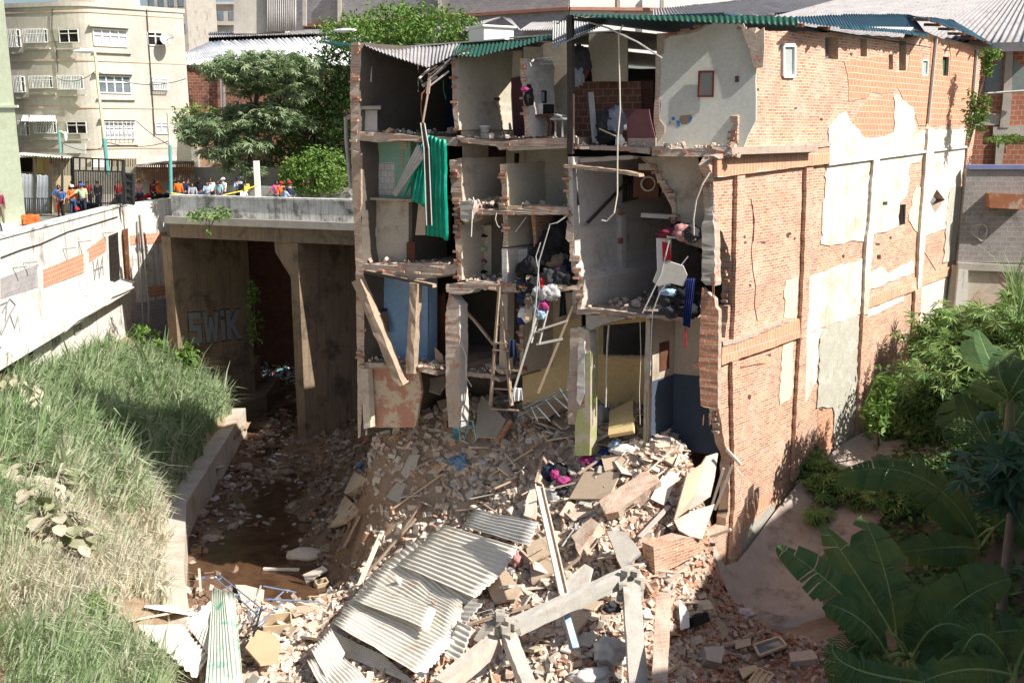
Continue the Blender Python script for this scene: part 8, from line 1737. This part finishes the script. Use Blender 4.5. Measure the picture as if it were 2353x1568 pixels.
# concrete apron along the foot of the side wall
mb = MB(); V = []; Pn = [.3+.75*i for i in range(22)]
for s_ in Pn:
    wf = 1.15+.25*math.sin(s_*1.3) if s_ > 1 else .8
    for o_, dz in ((.15,.5),(.6,.3),(1.1,.16),(1.7,.1),(2.3,.03),(2.7,-.35)): p = C+W*s_+NW*(o_*wf); V.append((p.x,p.y,HM(p.x,p.y)+dz))
n_ = len(Pn); mb.add(V, [(i*6+j, i*6+j+1, i*6+6+j+1, i*6+6+j) for i in range(n_-1) for j in range(5)])
tag(mb.build('concrete_apron', M('dusty_apron', (.36,.30,.26), (.45,.38,.33), 2.2, stain=(.22,.17,.14), ssc=1.2, bump=.8, bd=.04), smooth=True), 'sloping dusty concrete apron along the foot of the long brick wall', 'apron')
# ---------------------------------------------------------------- what hangs and stands in the torn rooms
def vs(label, A_, B_, nr, mat, s0, s1, seed=0, name='hanging_sheet', dent=.05, cat='metal sheet', amp=.025):
    return corr([fp(2,*p,s0) for p in A_], [fp(2,*p,s1) for p in B_], nr, amp, 14, None, name, mat, dent, seed, 6, .008, label, cat)
vs('long bright green metal sheet hanging down in front of the left rooms', [(640,860),(700,870),(766,895)], [(626,1498),(700,1512),(768,1532)], 5, m_green, -.55, -.35, 21, 'green_sheet', .11, amp=.03)
vs('second bent green sheet fanning out left behind the long hanging one', [(592,925),(650,880)], [(532,1285),(625,1316)], 3, m_green, -.35, -.3, 22, 'green_sheet', .06)
vs('narrow green strip under the twisted grey sheet', [(560,1080),(600,1060)], [(482,1270),(500,1240)], 2, m_green, -.3, -.3, 23, 'green_sheet', .02)
vs('twisted grey corrugated strip hanging left of the green sheet', [(575,915),(628,985)], [(416,1235),(438,1256)], 4, m_galv, -.6, -.5, 24, 'grey_sheet', .03)
def bar2(name, label, cat, pts_, r, mat, s=-.2, k=2, w=None, h=None, group=None):
    P = [fp(k, *p[:2], p[2] if len(p) > 2 else s) for p in pts_]; mb = MB()
    if w:
        for a, b in zip(P, P[1:]): mb.bar(a, b, w, h or w)
    else: mb.tube(P, r, 6)
    return tag(mb.build(name, mat), label, cat, group)
bar2('hanging_gutter', 'long white edged dark channel hanging across the green sheet', 'channel', [(607,785,-.7),(632,950,-.7),(652,1440,-.7)], 0, m_steel, w=.14, h=.1)
mb = MB(); 
for dx in (-12, 12): 
    P = [fp(2,607+dx,785,-.78), fp(2,632+dx*1.3,950,-.78), fp(2,650+dx*1.4,1438,-.78)]
    for a, b in zip(P, P[1:]): mb.bar(a, b, .045 if dx < 0 else .03, .02)
tag(mb.build('hanging_gutter', m_whitemetal), 'pale lips of the channel hanging across the green sheet', 'channel')
bar2('roof_batten', 'brown batten hanging between torn roof and green sheet', 'batten', [(655,470,-.3),(640,600,-.5),(608,785,-.6)], 0, m_wood, w=.09, h=.05)
bar2('bent_rod', 'thin curved brown rod beside the hanging batten', 'rod', [(640,560,-.4),(602,600,-.5),(597,700,-.5),(608,780,-.5)], .02, m_rust)
mtor = thing('torn_roof_frame', fp(2,650,500,-.3), 'torn bundle of dark metal roof frames dangling at the sagging roof corner', 'metal frame')
for i, (a, b, w_, mt) in enumerate((((585,500),(650,440),.05,m_galv), ((585,500),(622,555),.06,m_steel), ((600,480),(700,420),.06,m_steel), ((620,540),(780,400),.07,m_steel), ((650,480),(760,395),.1,m_steel), ((610,555),(790,370),.09,m_galv), ((625,570),(775,455),.12,m_galv), ((605,545),(700,490),.1,m_whitemetal), ((690,440),(700,480),.05,m_steel), ((740,395),(750,430),.05,m_steel), ((800,360),(930,300),.08,m_steel))):
    mb = MB(); mb.bar(fp(2,*a,-.5+i*.03), fp(2,*b,-.2+i*.03), w_, .05); mb.build('frame_bar', mt, mtor)
bar2('green_rod', 'thin green cord dangling in the dark top left room', 'cord', [(742,515,.3),(742,580,.3),(757,635,.3)], .012, m_green)
# wires dangling on the facade
m_wire = M('pale_wire', (.6,.55,.45), (.55,.5,.4), bump=0)
WR = [('long pale cable hanging from the roof past the tall white room',2,[(1885,160,-.3),(1858,220,-.3),(1862,420,-.3),(1868,700,-.3),(1852,880,-.3),(1850,1100,-.3),(1850,1240,-.3),(1830,1360,-.4),(1780,1412,-.4),(1750,1405,-.4)],.022,m_wire),
 ('cable arching beside the broken concrete column',3,[(350,1100,-.4),(300,1180,-.5),(262,1280,-.5),(245,1400,-.5),(248,1500,-.4)],.022,m_wire),
 ('white cable curling over the broken middle floor',2,[(930,1260,-.2),(938,1290,-.3),(925,1350,-.3),(918,1510,-.3)],.015,m_whitemetal),
 ('short grey loop under the middle slab',2,[(1080,1350,-.1),(1072,1400,-.2),(1085,1440,-.2),(1100,1452,-.2)],.014,m_pvc),
 ('thin pipe leaning from the middle ceiling towards the tiled wall',2,[(1270,1385,.1),(1200,1480,.0)],.018,m_galv),
 ('bent conduit running down through the clothes to the ladder',5,[(1530,70,-.1),(1465,115,-.2),(1420,125,-.2),(1350,360,-.3),(1330,640,-.4),(1300,830,-.5)],.02,m_galv),
 ('second conduit strand crossing the hanging clothes',5,[(1360,240,-.1),(1330,330,-.2),(1345,420,-.3),(1355,560,-.3)],.014,m_galv),
 ('white cable with a lamp socket hanging at the concrete column',5,[(850,830,.1),(858,900,0),(885,960,0),(885,1100,0),(920,1160,-.1)],.012,m_whitemetal),
 ('long thin cable hanging in front of the blue dado',5,[(2075,660,-.2),(2065,900,-.2),(2060,1090,-.2)],.012,m_whitemetal),
 ('grey pipe hanging down in front of the yellow wall',5,[(1795,770,.1),(1785,900,.1),(1775,1290,.1)],.028,m_pvc),
 ('wire hanging between yellow wall and door jamb',5,[(1995,740,.1),(2000,950,.1),(1990,1200,.1),(1995,1400,.1)],.012,m_wire),
 ('pair of tubes leaning out of the cluttered shelf room',5,[(2180,230,-.3),(2130,440,-.3),(2010,690,-.4)],.022,m_galv),
 ('second leaning tube of the cluttered shelf room',5,[(2300,330,-.2),(2120,560,-.3),(2075,680,-.3)],.018,m_galv),
 ('rod sticking up from the leaning slab',5,[(1130,1250,.3),(1240,1240,.2),(1310,1225,.2)],.018,m_wood)]
for lb_, k, pts_, r_, mt in WR: bar2('dangling_cable' if 'cable' in lb_ or 'wire' in lb_ or 'loop' in lb_ else 'dangling_pipe', lb_, 'cable' if 'cable' in lb_ or 'wire' in lb_ or 'loop' in lb_ else 'pipe', pts_, r_, mt, k=k)
# ladders / bunk frames
def ladder(label, a0, a1, b0, b1, n, mat, s0, s1, w_=.06, name='ladder'):
    t = thing(name, fp(5,*a1,s1), label, 'ladder'); A0, A1, B0, B1 = fp(5,*a0,s0), fp(5,*a1,s1), fp(5,*b0,s0), fp(5,*b1,s1)
    for p, q_ in ((A0,A1),(B0,B1)): mb = MB(); mb.bar(p, q_, w_, w_*.7); mb.build('rail', mat, t)
    for i in range(n): u = (i+.5)/n; mb = MB(); mb.bar(A0.lerp(A1,u), B0.lerp(B1,u), .04, .035); mb.build('rung', mat, t)
ladder('tall broken wooden ladder leaning through the middle rooms, left rail doubled', (1100,520), (1040,1280), (1110,620), (1175,1280), 0, m_wood, -.1, -.4, .1)
for i, y in enumerate((880,925,1050,1170,1300)): bar2('ladder_rung', ('topmost','second','third','fourth','lowest')[i]+' loose rung between the leaning poles of the middle rooms', 'rung', [(1060+(-6*i),y,-.3),(1250-8*i,y+12,-.35)], 0, m_wood, k=5, w=.06, h=.04)
bar2('leaning_pole', 'long pole leaning across the faded yellow wall', 'pole', [(1570,640,.0),(1345,1200,-.2)], 0, m_wood, k=5, w=.11, h=.07)
bar2('leaning_pole', 'long grey pole descending from the clothes towards the rubble', 'pole', [(1365,590,-.2),(1290,860,-.4),(1165,1270,-.6)], 0, m_pvc, k=5, w=.11, h=.06)
bar2('leaning_pole', 'diagonal dark strut in the dark middle doorway', 'pole', [(845,640,.4),(940,740,.3),(1060,890,.1)], 0, m_wood, k=5, w=.09, h=.06)
bar2('leaning_pole', 'brown batten leaning in front of the dark doorway', 'pole', [(1090,755,.2),(1170,835,.2)], 0, m_wood, k=5, w=.08, h=.05)
bar2('leaning_pole', 'long light board standing among the hanging clothes', 'pole', [(1290,450,-.1),(1285,735,-.3)], 0, m_woodlt, k=5, w=.2, h=.03)
ladder('short grey frame ladder hanging on the faded yellow wall', (1425,590), (1350,890), (1380,600), (1300,880), 2, m_pvc, .0, -.3, .06, 'metal_ladder')
bar2('frame_arm', 'upper grey arm of the frame on the faded yellow wall', 'bar', [(1345,800,-.3),(1530,740,-.1)], 0, m_pvc, k=5, w=.05)
bar2('frame_arm', 'lower grey arm of the frame on the faded yellow wall', 'bar', [(1335,890,-.3),(1500,855,-.1)], 0, m_pvc, k=5, w=.06)
# tangled blue bed frame at the tilted panel
t = thing('metal_bedstead', fp(5,1350,1350,-.5), 'slate blue tubular bed frame tangled with the tilted brown panel', 'bed frame')
for a, b in (((1215,1350),(1530,1180)), ((1250,1300),(1450,1200)), ((1330,1280),(1420,1380)), ((1390,1240),(1480,1350)), ((1440,1220),(1530,1300)), ((1300,1290),(1340,1380)), ((1480,1170),(1530,1250))): mb = MB(); mb.tube([fp(5,*a,-.6), fp(5,*b,-.6)], .022, 6); mb.build('rail', M('slate_tube',(.12,.15,.18),(.15,.18,.21),bump=0) if 'slate_tube' not in bpy.data.materials else bpy.data.materials['slate_tube'], t)
# blue plastic chair frame at the column foot
t = thing('broken_chair', fp(5,860,1450,-.5), 'broken dark teal metal chair at the foot of the middle column', 'chair'); mtc = M('teal_metal', (.04,.10,.12), (.05,.12,.14), bump=0)
for a, b in (((840,1500),(850,1380)), ((850,1440),(945,1420)), ((945,1500),(925,1380)), ((870,1500),(900,1400)), ((850,1380),(925,1380))): mb = MB(); mb.tube([fp(5,*a,-.7), fp(5,*b,-.7)], .02, 6); mb.build('leg', mtc, t)
mb = MB(); mb.add([fp(5,*p,-.6) for p in ((795,1420),(835,1430),(850,1500),(805,1495))],[(0,1,2,3)]); mb.build('seat', mtc, t, solid=.03)
# bucket, broom, table with boxes, stool, sink
def at2(x, y, s, k=2): return fp(k,x,y,s)
c = at2(1006,885,.5); t = thing('bucket', c, 'white plastic bucket with wire handle standing on the top middle floor', 'bucket'); mb = MB(); mb.lathe(c, [(.12,0),(.13,.02),(.15,.33),(.165,.33),(.165,.37),(.15,.37),(.145,.34),(.11,.03)], 18); mb.build('shell', m_whitemetal, t, smooth=True)
mb = MB(); mb.tube([c+Vector((-.16,-.02,.3)), c+Vector((-.1,-.17,.16)), c+Vector((.1,-.17,.16)), c+Vector((.16,-.02,.3))], .006, 5); mb.build('handle', m_steel, t)
t = thing('broom', at2(1130,880,1.2), 'broom leaning against the stained wall of the top middle room', 'broom'); mb = MB(); mb.tube([at2(1128,870,1.0), at2(1068,640,1.6)], .018, 6); mb.build('stick', m_wood, t); mb = MB(); mb.box(at2(1068,632,1.6),(.32,.08,.08)); mb.build('head', m_purple, t)
t = thing('side_table', at2(1370,870,.5), 'dark brown table with curved legs carrying white boxes, top middle room', 'table'); mb = MB(); mb.hexa([at2(1278,745,.3),at2(1445,738,.3),at2(1465,732,.9),at2(1290,738,.9)]+[v+Vector((0,0,.05)) for v in (at2(1278,745,.3),at2(1445,738,.3),at2(1465,732,.9),at2(1290,738,.9))]); mb.build('tabletop', m_wooddk, t)
for x, s_ in ((1318,.35),(1415,.35),(1340,.85),(1440,.85)): mb = MB(); mb.tube([at2(x-18,745,s_), at2(x,790,s_), at2(x-4,872,s_)], .045, 6); mb.build('leg', m_wooddk, t)
for lb_, x0, y0, x1, y1, mt in (('white box on the left half of the dark table',1282,680,1340,740,m_whitemetal),('white appliance on the right half of the dark table',1345,660,1385,735,m_whitemetal),('black box behind the white appliance on the dark table',1385,665,1440,735,m_black)):
    A_, B_ = at2(x0,y1,.5), at2(x1,y0,.5); mb = MB(); w_ = (B_-A_).to_2d().length; mb.box(((A_.x+B_.x)/2,(A_.y+B_.y)/2+.12,(A_.z+B_.z)/2),(w_,.28,B_.z-A_.z),-.35); tag(mb.build('small_box', mt, bev=.015), lb_, 'box')
t = thing('television', at2(1350,650,.8), 'old dark television set stacked above the boxes, top middle room', 'television'); A_ = at2(1350,620,.8); mb = MB(); mb.box(A_,(.45,.35,.36),-.2); mb.build('cabinet', m_black, t, bev=.04); mb = MB(); mb.box(A_+Vector((-.02,-.19,0)),(.34,.02,.27),-.2); mb.build('screen', m_glass, t, bev=.01)
t = thing('stool', at2(1475,870,.4), 'small stool with folded pale cloth at the steel post, top middle room', 'stool'); mb = MB(); mb.box(at2(1475,760,.45),(.5,.3,.07)); mb.build('seat', m_pvc, t, bev=.02)
for x in (1455,1500): mb = MB(); mb.bar(at2(x,875,.45), at2(x,765,.45), .05,.05); mb.build('leg', m_pvc, t)
mb = MB(); crumple(mb, at2(1475,742,.45), .18, (1.3,.8,.4), 5); tag(mb.build('folded_cloth', fab('lgrey',0), smooth=True, uv=False), 'pale folded cloth on the small stool', 'cloth')
pile('black_umbrella', 'dark cloth and folded umbrella hanging on the broken party wall', [(at2(1285,610,-.1),.2,'black',(.7,.6,1.5)),(at2(1262,570,-.2),.12,'magenta',(1.2,.6,.6))])
mb = MB(); mb.tube([at2(1335,375,.2), at2(1500,355,.4)], .012, 5)
for x in (1400,1430,1480):
    h_ = at2(x,362,.3); mb.tube([h_, h_+Vector((0,0,-.06)), h_+Vector((-.2,0,-.2)), h_+Vector((.2,0,-.2)), h_+Vector((0,0,-.06))], .008, 4)
tag(mb.build('clothes_hangers', m_whitemetal), 'white wire hangers on a rail, top middle room', 'hangers')
mb = MB(); mb.lathe(at2(1308,870,.3), [(.05,0),(.06,.05),(.06,.18),(.03,.22),(.03,.25)], 10); tag(mb.build('bottle', fab('teal',0), smooth=True), 'teal bottle on the floor under the dark table', 'bottle')
t = thing('sink_counter', at2(260,845,.3), 'grey sink counter with pale cupboard below, dark top left room', 'counter'); mb = MB(); mb.hexa([at2(195,700,.1),at2(340,700,.1),at2(345,690,1.0),at2(200,690,1.0)]+[v+Vector((0,0,.1)) for v in (at2(195,700,.1),at2(340,700,.1),at2(345,690,1.0),at2(200,690,1.0))]); mb.build('countertop', m_conc, t)
mb = MB(); mb.hexa([at2(205,845,.25),at2(318,845,.25),at2(320,845,1.0),at2(210,845,1.0),at2(205,705,.25),at2(318,705,.25),at2(320,705,1.0),at2(210,705,1.0)]); mb.build('cupboard', m_roomwhite, t)
mb = MB(); mb.hexa([at2(218,525,.4),at2(284,525,.4),at2(284,525,.7),at2(218,525,.7),at2(218,422,.4),at2(284,422,.4),at2(284,422,.7),at2(218,422,.7)]); tag(mb.build('wall_cabinet', m_roomwhite, bev=.01), 'pale small cabinet on the wall of the dark top left room', 'cabinet')
pile('debris_bags', 'grey bundles and bags heaped in the dark brick room, top right bay', [(at2(1800,810,.9),.42,'dkgrey',(1,.7,1.2)),(at2(1845,780,.8),.36,'grey',(.8,.6,1.3)),(at2(1790,880,.3),.3,'black',(1.2,.7,.7)),(at2(1865,900,.2),.16,'white',(.8,.6,1.1))], 'bag')
bar2('leaning_plank', 'white plank leaning on the dark brick partition, top right bay', 'plank', [(1680,590,1.2),(1708,912,.6)], 0, m_pvc, w=.16, h=.04)
bar2('orange_stick', 'thin orange stick resting on the bags, top right bay', 'stick', [(1735,822,.1),(1840,868,-.1)], .02, m_woodlt)
pile('hanging_clothes', 'dark clothes hanging beside the soot stained wall, top right bay', [(at2(1620,400,.9),.4,'dkgrey',(.7,.5,1.2)),(at2(1600,480,.8),.25,'grey',(.8,.5,1.2)),(at2(1640,450,.9),.2,'maroon',(.6,.5,1.2))])
mb = MB(); A_ = at2(2040,1170,1.6); mb.box(A_,(.75,.35,.8),-.3); ac = tag(mb.build('fan_heater', m_wooddk, bev=.02), 'dark box loudspeaker with round cone high in the tall white room', 'speaker'); mb = MB(); ring = [A_+Vector((.0,-.2,0))+Vector((.2*math.cos(a),-.02,.2*math.sin(a))) for a in [i*math.pi/8 for i in range(17)]]; mb.tube(ring,.03,6,cap=False); mb.build('cone_ring', m_pvc, ac)
corr([at2(1855,1120,2.2), at2(1990,1110,2.2)], [at2(1855,1300,2.2), at2(1990,1270,2.2)], 8, .03, 3, cb, 'shutter_sheet', m_steel, 0)
mb = MB(); mb.bar(at2(2010,1370,1.3), at2(2190,1380,1.3), .4, .12); tag(mb.build('shelf_board', m_pvc), 'pale shelf under the loudspeaker in the tall white room', 'shelf')
# shelf room with clothes at the right edge
t5 = lambda x, y, s=.2: fp(5,x,y,s)
mb = MB(); mb.hexa([t5(2165,212,-.1),t5(2352,228,-.1),t5(2352,225,.8),t5(2180,208,.8)]+[v+Vector((0,0,.06)) for v in (t5(2165,212,-.1),t5(2352,228,-.1),t5(2352,225,.8),t5(2180,208,.8))]); tag(mb.build('shelf_board', m_plas), 'cream shelf board carrying bundles above the white fridge side', 'shelf')
pile('bundle_pile', 'maroon and dark bundles on the cream shelf beside the brick corner', [(t5(2200,180,.2),.3,'maroon',(1.4,.7,.5)),(t5(2290,175,.1),.32,'pinkish',(1.2,.7,.8)),(t5(2330,185,.0),.28,'dkgrey',(1,.7,.9)),(t5(2250,150,.4),.25,'black',(1.2,.7,.7))])
mb = MB(); mb.hexa([t5(2105,520,.2),t5(2190,520,.2),t5(2190,520,.8),t5(2105,520,.8),t5(2098,210,.2),t5(2195,215,.2),t5(2195,215,.8),t5(2098,210,.8)]); tag(mb.build('fridge', m_whitemetal, bev=.02), 'white fridge side under the cream shelf', 'fridge')
mb = MB(); mb.add([t5(2135,235,.05),t5(2185,245,.05),t5(2195,350,.05),t5(2140,365,.05)],[(0,1,2,3)]); tag(mb.build('red_poster', fab('red',0), solid=.01), 'dark red poster stuck beside the white fridge side', 'poster')
P = [t5(*p,-.3) for p in ((2075,490),(2105,410),(2190,365),(2270,390),(2295,450),(2270,520),(2190,500),(2110,520))]
mb = MB(); mb.add(P+[p+Vector((.02,.08,0)) for p in P],[tuple(range(8)),tuple(range(15,7,-1))]+[(i,8+i,8+(i+1)%8,(i+1)%8) for i in range(8)]); tag(mb.build('ceiling_board', M('white_board_orange_mark',(.66,.64,.58),(.6,.57,.5),1,stain=(.7,.35,.08),ssc=1.1,sa=(.64,.7))), 'torn white board with orange stain hanging in the shelf room', 'board')
pile('trash_bags', 'dark plastic bags stacked on the lower floor edge by the brick corner', [(t5(2200,600,.2),.4,'dkgrey',(1.2,.7,.8)),(t5(2290,590,.1),.36,'black',(1,.7,.9)),(t5(2210,680,.1),.38,'dkgrey',(1.2,.7,.6)),(t5(2300,670,.0),.36,'black',(1,.7,.7)),(t5(2190,560,0),.2,'ltblue',(1.4,.7,.6))], 'bag')
mb = MB(); mb.hexa([t5(2110,700,-.05),t5(2150,700,-.05),t5(2150,700,.3),t5(2110,700,.3),t5(2110,505,-.05),t5(2150,505,-.05),t5(2150,505,.3),t5(2110,505,.3)]); tag(mb.build('metal_cabinet', M('blue_grey_base',(.16,.18,.22),(.19,.21,.25)), bev=.01), 'blue grey upright cabinet side beside the dark bags', 'cabinet')
def drape(label, pts4, s, col, folds=4, name='hanging_cloth', k=5):
    A_, B_, C_, D_ = [fp(k,*p,s) for p in pts4]
    def f(u, v):
        p = A_.lerp(B_,u).lerp(D_.lerp(C_,u),v); return p+NF.to_3d()*(.05*math.sin(u*folds*6.28+v*2)*(.3+v)+.04*mn.noise(p*3))
    mb = MB(); mb.sheet(f, 18, 14); return tag(mb.build(name, fab(col,0), smooth=True, uv=False, solid=.01), label, 'cloth')
drape('royal blue cloth hanging over the lower floor edge by the brick corner', ((2290,470),(2345,470),(2315,785),(2270,770)), -.3, 'royal')
drape('brown dress hanging on the pale blue wall', ((345,680),(380,680),(410,815),(325,800)), .68, 'khaki', 3, 'hanging_dress')
drape('small bright blue notice pinned above the brown dress', ((335,658),(382,662),(382,690),(335,688)), .76, 'royal', 0, 'blue_notice')
drape('white rag draped over the debris in the middle bay', ((1190,1165),(1240,1170),(1250,1245),(1195,1255)), -.7, 'white', 2, 'white_rag')
drape('black trousers hanging over the faded yellow wall', ((1490,555),(1515,552),(1530,700),(1480,715)), .0, 'black', 2, 'hanging_trousers')
drape('dark jeans caught on the leaning ladder poles', ((1155,860),(1200,865),(1222,980),(1165,975)), -.5, 'navy', 2, 'hanging_jeans')
drape('red strip of cloth hanging below the royal blue cloth', ((2280,785),(2290,785),(2292,905),(2280,915)), -.3, 'red', 0, 'red_ribbon')
its = [(1500,200,.6,.45,'black'),(1430,260,.5,.42,'black'),(1380,330,.3,.4,'black'),(1300,390,0,.3,'black'),(1245,410,0,.22,'black'),(1490,430,.2,.2,'magenta'),(1420,470,.1,.3,'dkgrey'),(1380,510,0,.22,'red'),(1310,520,-.1,.25,'black'),(1340,560,-.1,.22,'lgrey'),
 (1440,560,-.1,.24,'lgrey'),(1500,470,.1,.3,'dkgrey'),(1550,490,.1,.28,'black'),(1395,560,-.2,.2,'lgrey'),(1250,600,-.1,.2,'navy'),(1265,700,-.1,.22,'white'),(1240,730,-.1,.15,'royal'),(1330,650,-.2,.2,'grey'),(1380,640,-.2,.16,'magenta'),(1300,620,-.2,.2,'woodish' if 0 else 'khaki'),(1360,690,-.2,.18,'ltblue'),(1550,420,.4,.3,'black'),(1240,520,0,.2,'dkgrey'),(1460,380,.4,.35,'khaki')]
pile('clothes_mountain', 'mountain of dark, red and grey clothes spilling over the middle floor edge', [(fp(5,x,y,s),r,c_,(1,.7,1.1)) for x, y, s, r, c_ in its])
# shelf unit with shoes, carton pieces
t = thing('shelf_unit', t5(960,460,1.0), 'narrow cream shelf unit holding shoes in the lower middle room', 'shelf unit'); mb = MB()
mb.hexa([t5(902,470,.9),t5(955,470,.9),t5(955,470,1.4),t5(902,470,1.4),t5(898,135,.9),t5(950,130,.9),t5(950,130,1.4),t5(898,135,1.4)]); mb.build('side_panel', m_plas, t)
for y in (135,210,290,370,440): mb = MB(); mb.bar(t5(955,y,1.0), t5(1015,y-2,1.0), .3, .03); mb.build('shelf', m_plas, t)
mb = MB(); mb.bar(t5(1015,130,1.0), t5(1015,450,1.0), .04, .3); mb.build('side_panel', m_plas, t)
for i, y in enumerate((200,280,360,430)): mb = MB(); crumple(mb, t5(982,y,.9), .12, (1.6,.7,.6), i, 7); tag(mb.build('shoes', fab(('black','green','magenta','black')[i],0), smooth=True, uv=False), ('dark shoes on the top shelf of the cream unit','green object on the second shelf of the cream unit','pink object on the third shelf of the cream unit','black shoes on the lowest shelf of the cream unit')[i], 'shoes')
slabs5 = [('cardboard_sheet','tan board leaning behind the green sheet, second left room',[(612,985+20),(560,1500),(625,1500),(625,1320),(700,1310)],2,.2,m_mdf),('cardboard_sheet','large tan cardboard among the dark clothes, middle bay',[(1420,300),(1500,230),(1540,250),(1530,420),(1420,400)],5,.6,m_mdf)]
for nm, lb_, px, k, s_, mt in slabs5:
    mb = MB(); walltrace(mb, ('F', s_), [[T(k,*p) for p in px]], th=.03); tag(mb.build(nm, mt), lb_, 'board')
mb = MB(); mb.hexa([t5(505,380,.3),t5(560,380,.3),t5(560,380,.9),t5(505,380,.9),t5(505,240,.3),t5(560,235,.3),t5(560,235,.9),t5(505,240,.9)]); tag(mb.build('brown_cabinet', m_wooddk, bev=.01), 'dark brown cabinet at the end of the cream wall, second floor left', 'cabinet')
mb = MB(); mb.hexa([t5(688,985,.4),t5(740,1030,.4),t5(740,1030,.9),t5(688,985,.9),t5(682,905,.4),t5(738,960,.4),t5(738,960,.9),t5(682,905,.9)]); tag(mb.build('tilted_cabinet', m_wood, bev=.01), 'tilted brown cabinet on the torn floor beside the blue room', 'cabinet')
mb = MB(); A_ = at2(1178,1330,.2); mb.box(A_,(.7,.35,.18),-.35); tag(mb.build('carton', m_woodlt), 'flat brown carton on the third middle floor edge', 'carton')
c = t5(1968,628,.8); mb = MB(); mb.lathe(c-Vector((0,0,.13)), [(.02,0),(.1,.03),(.14,.13),(.1,.23),(.02,.26)], 14); tag(mb.build('ball', m_pvc, smooth=True, uv=False), 'pale round ball on the broken floor of the tall white room', 'ball')
# graphite soot stains already in the paint; crumbs of rubble on every torn floor (countless)
P, S = [], []
for (k, x0, x1, y, n, s0, s1) in ((2,200,820,850,60,0,1.5),(2,850,1520,880,110,-.1,1.5),(2,1560,2060,930,70,0,1.5),(2,870,1120,1300,160,-.1,1.4),(2,1140,1530,1325,50,0,1),(5,240,800,380,90,0,1.2),(5,860,1220,495,110,-.1,1.5),(5,1240,1600,515,40,0,1),(5,1600,2290,670,170,-.1,3),(5,240,700,1015,60,0,.7),(5,850,1100,1065,140,.3,1.6),(3,20,490,938,40,-.05,.3),(3,380,520,1000,40,0,.2),(5,590,740,1040,90,-.1,.8)):
    for i in range(n):
        s_ = RNG.uniform(s0, s1); z = zF(T(k,(x0+x1)/2,y), s0 if s0 > 0 else 0); a = pF(T(k,RNG.uniform(x0,x1),y), 0)[0]; p = B(a, s_, z); q_ = .025+.11*RNG.random()**3
        P.append((p.x,p.y,z+q_*.3+RNG.random()**4*.08)); S.append((q_*1.3,q_,q_*.7))
chunks('floor_crumbs', np.array(P), np.array(S), m_rub, 'crumbled brick and plaster lying on the torn floors of the open rooms', 'rubble', .6)
# ragged bricks left sticking out along torn edges: they belong to the walls
def teeth(par, pts_, s, n, seed, k=2, plane='F', mat=None):
    rn = random.Random(seed); mb = MB()
    for (a, b) in zip(pts_, pts_[1:]):
        A_, B_ = (fp(k,*a,s), fp(k,*b,s)) if plane == 'F' else (wpt(T(k,*a), -.15), wpt(T(k,*b), -.15)); m = max(1, int((A_-B_).length*n*.8))
        for i in range(m):
            u_ = rn.random()
            if mn.noise(Vector((seed*7.3, u_*9, 0))) < -.02 and seed > 17: continue
            c = A_.lerp(B_, u_); c.z = round(c.z/.085)*.085; mb.box(c+Vector((rn.uniform(-.04,.05), rn.uniform(-.02,.06), 0)), (rn.uniform(.12,.27), rn.uniform(.1,.24), .068), (-.35 if plane == 'F' else .83)+rn.gauss(0,.07))
    mb.build('broken_bricks', mat or m_bk, par)['kind'] = 'stuff'
teeth(hs, [(190,280),(190,560),(175,820),(180,960)], 0, 5, 1); teeth(hs, [(812,1010),(820,1300),(840,1450)], 0, 8, 2); teeth(hs, [(1115,1050),(1130,1340)], 0, 8, 3); teeth(hs, [(1535,1080),(1545,1400)], 0, 9, 4)
teeth(hs, [(1565,240),(1590,420),(1610,640)], 0, 9, 5, 5); teeth(hs, [(822,40),(835,480)], 0, 8, 6, 5); teeth(hs, [(1135,70),(1135,260)], 0, 6, 7, 5); teeth(hs, [(205,440),(210,1000)], 0, 5, 8, 5); teeth(hs, [(800,380),(815,640),(825,830)], 0, 4, 9); teeth(hs, [(1250,380),(1262,620),(1275,860)], 0, 6, 10)
teeth(hs, [(1236,640),(1240,1060)], .8, 7, 11, 5)
teeth(cb, [(700,190),(600,330),(630,420),(615,600),(540,740),(520,950),(360,1020)], 0, 8, 12, 3, 'W'); teeth(cb, [(375,1140),(372,1300),(380,1560)], 0, 5, 13, 3, 'W'); teeth(cb, [(400,130),(470,250),(485,640)], 0, 6, 14, 6, 'W'); teeth(cb, [(400,1300),(430,1450),(470,1567)], 0, 8, 15, 6, 'W')
teeth(cb, [(2060,1030),(2120,1130),(2200,1250),(2215,1430)], .85, 9, 16); teeth(cb, [(100,215),(300,165),(375,130),(500,125),(560,180)], sg, 6, 17, 3)
for px, s_ in (([(200,870),(520,865),(830,900)],0), ([(840,900),(1080,930),(1530,900)],0), ([(1545,940),(2060,970),(2352,980)],0), ([(860,1320),(940,1345),(1130,1358),(1530,1345)],-.1)): teeth(hs, px, s_, 3, int(px[0][0]))
for px in ([(240,400),(530,440),(820,410)], [(760,530),(1110,530),(1600,530)], [(1600,690),(1900,706),(2290,720)], [(210,1020),(640,1045)]): teeth(hs, px, -.05, 2.5, int(px[0][0]), 5)
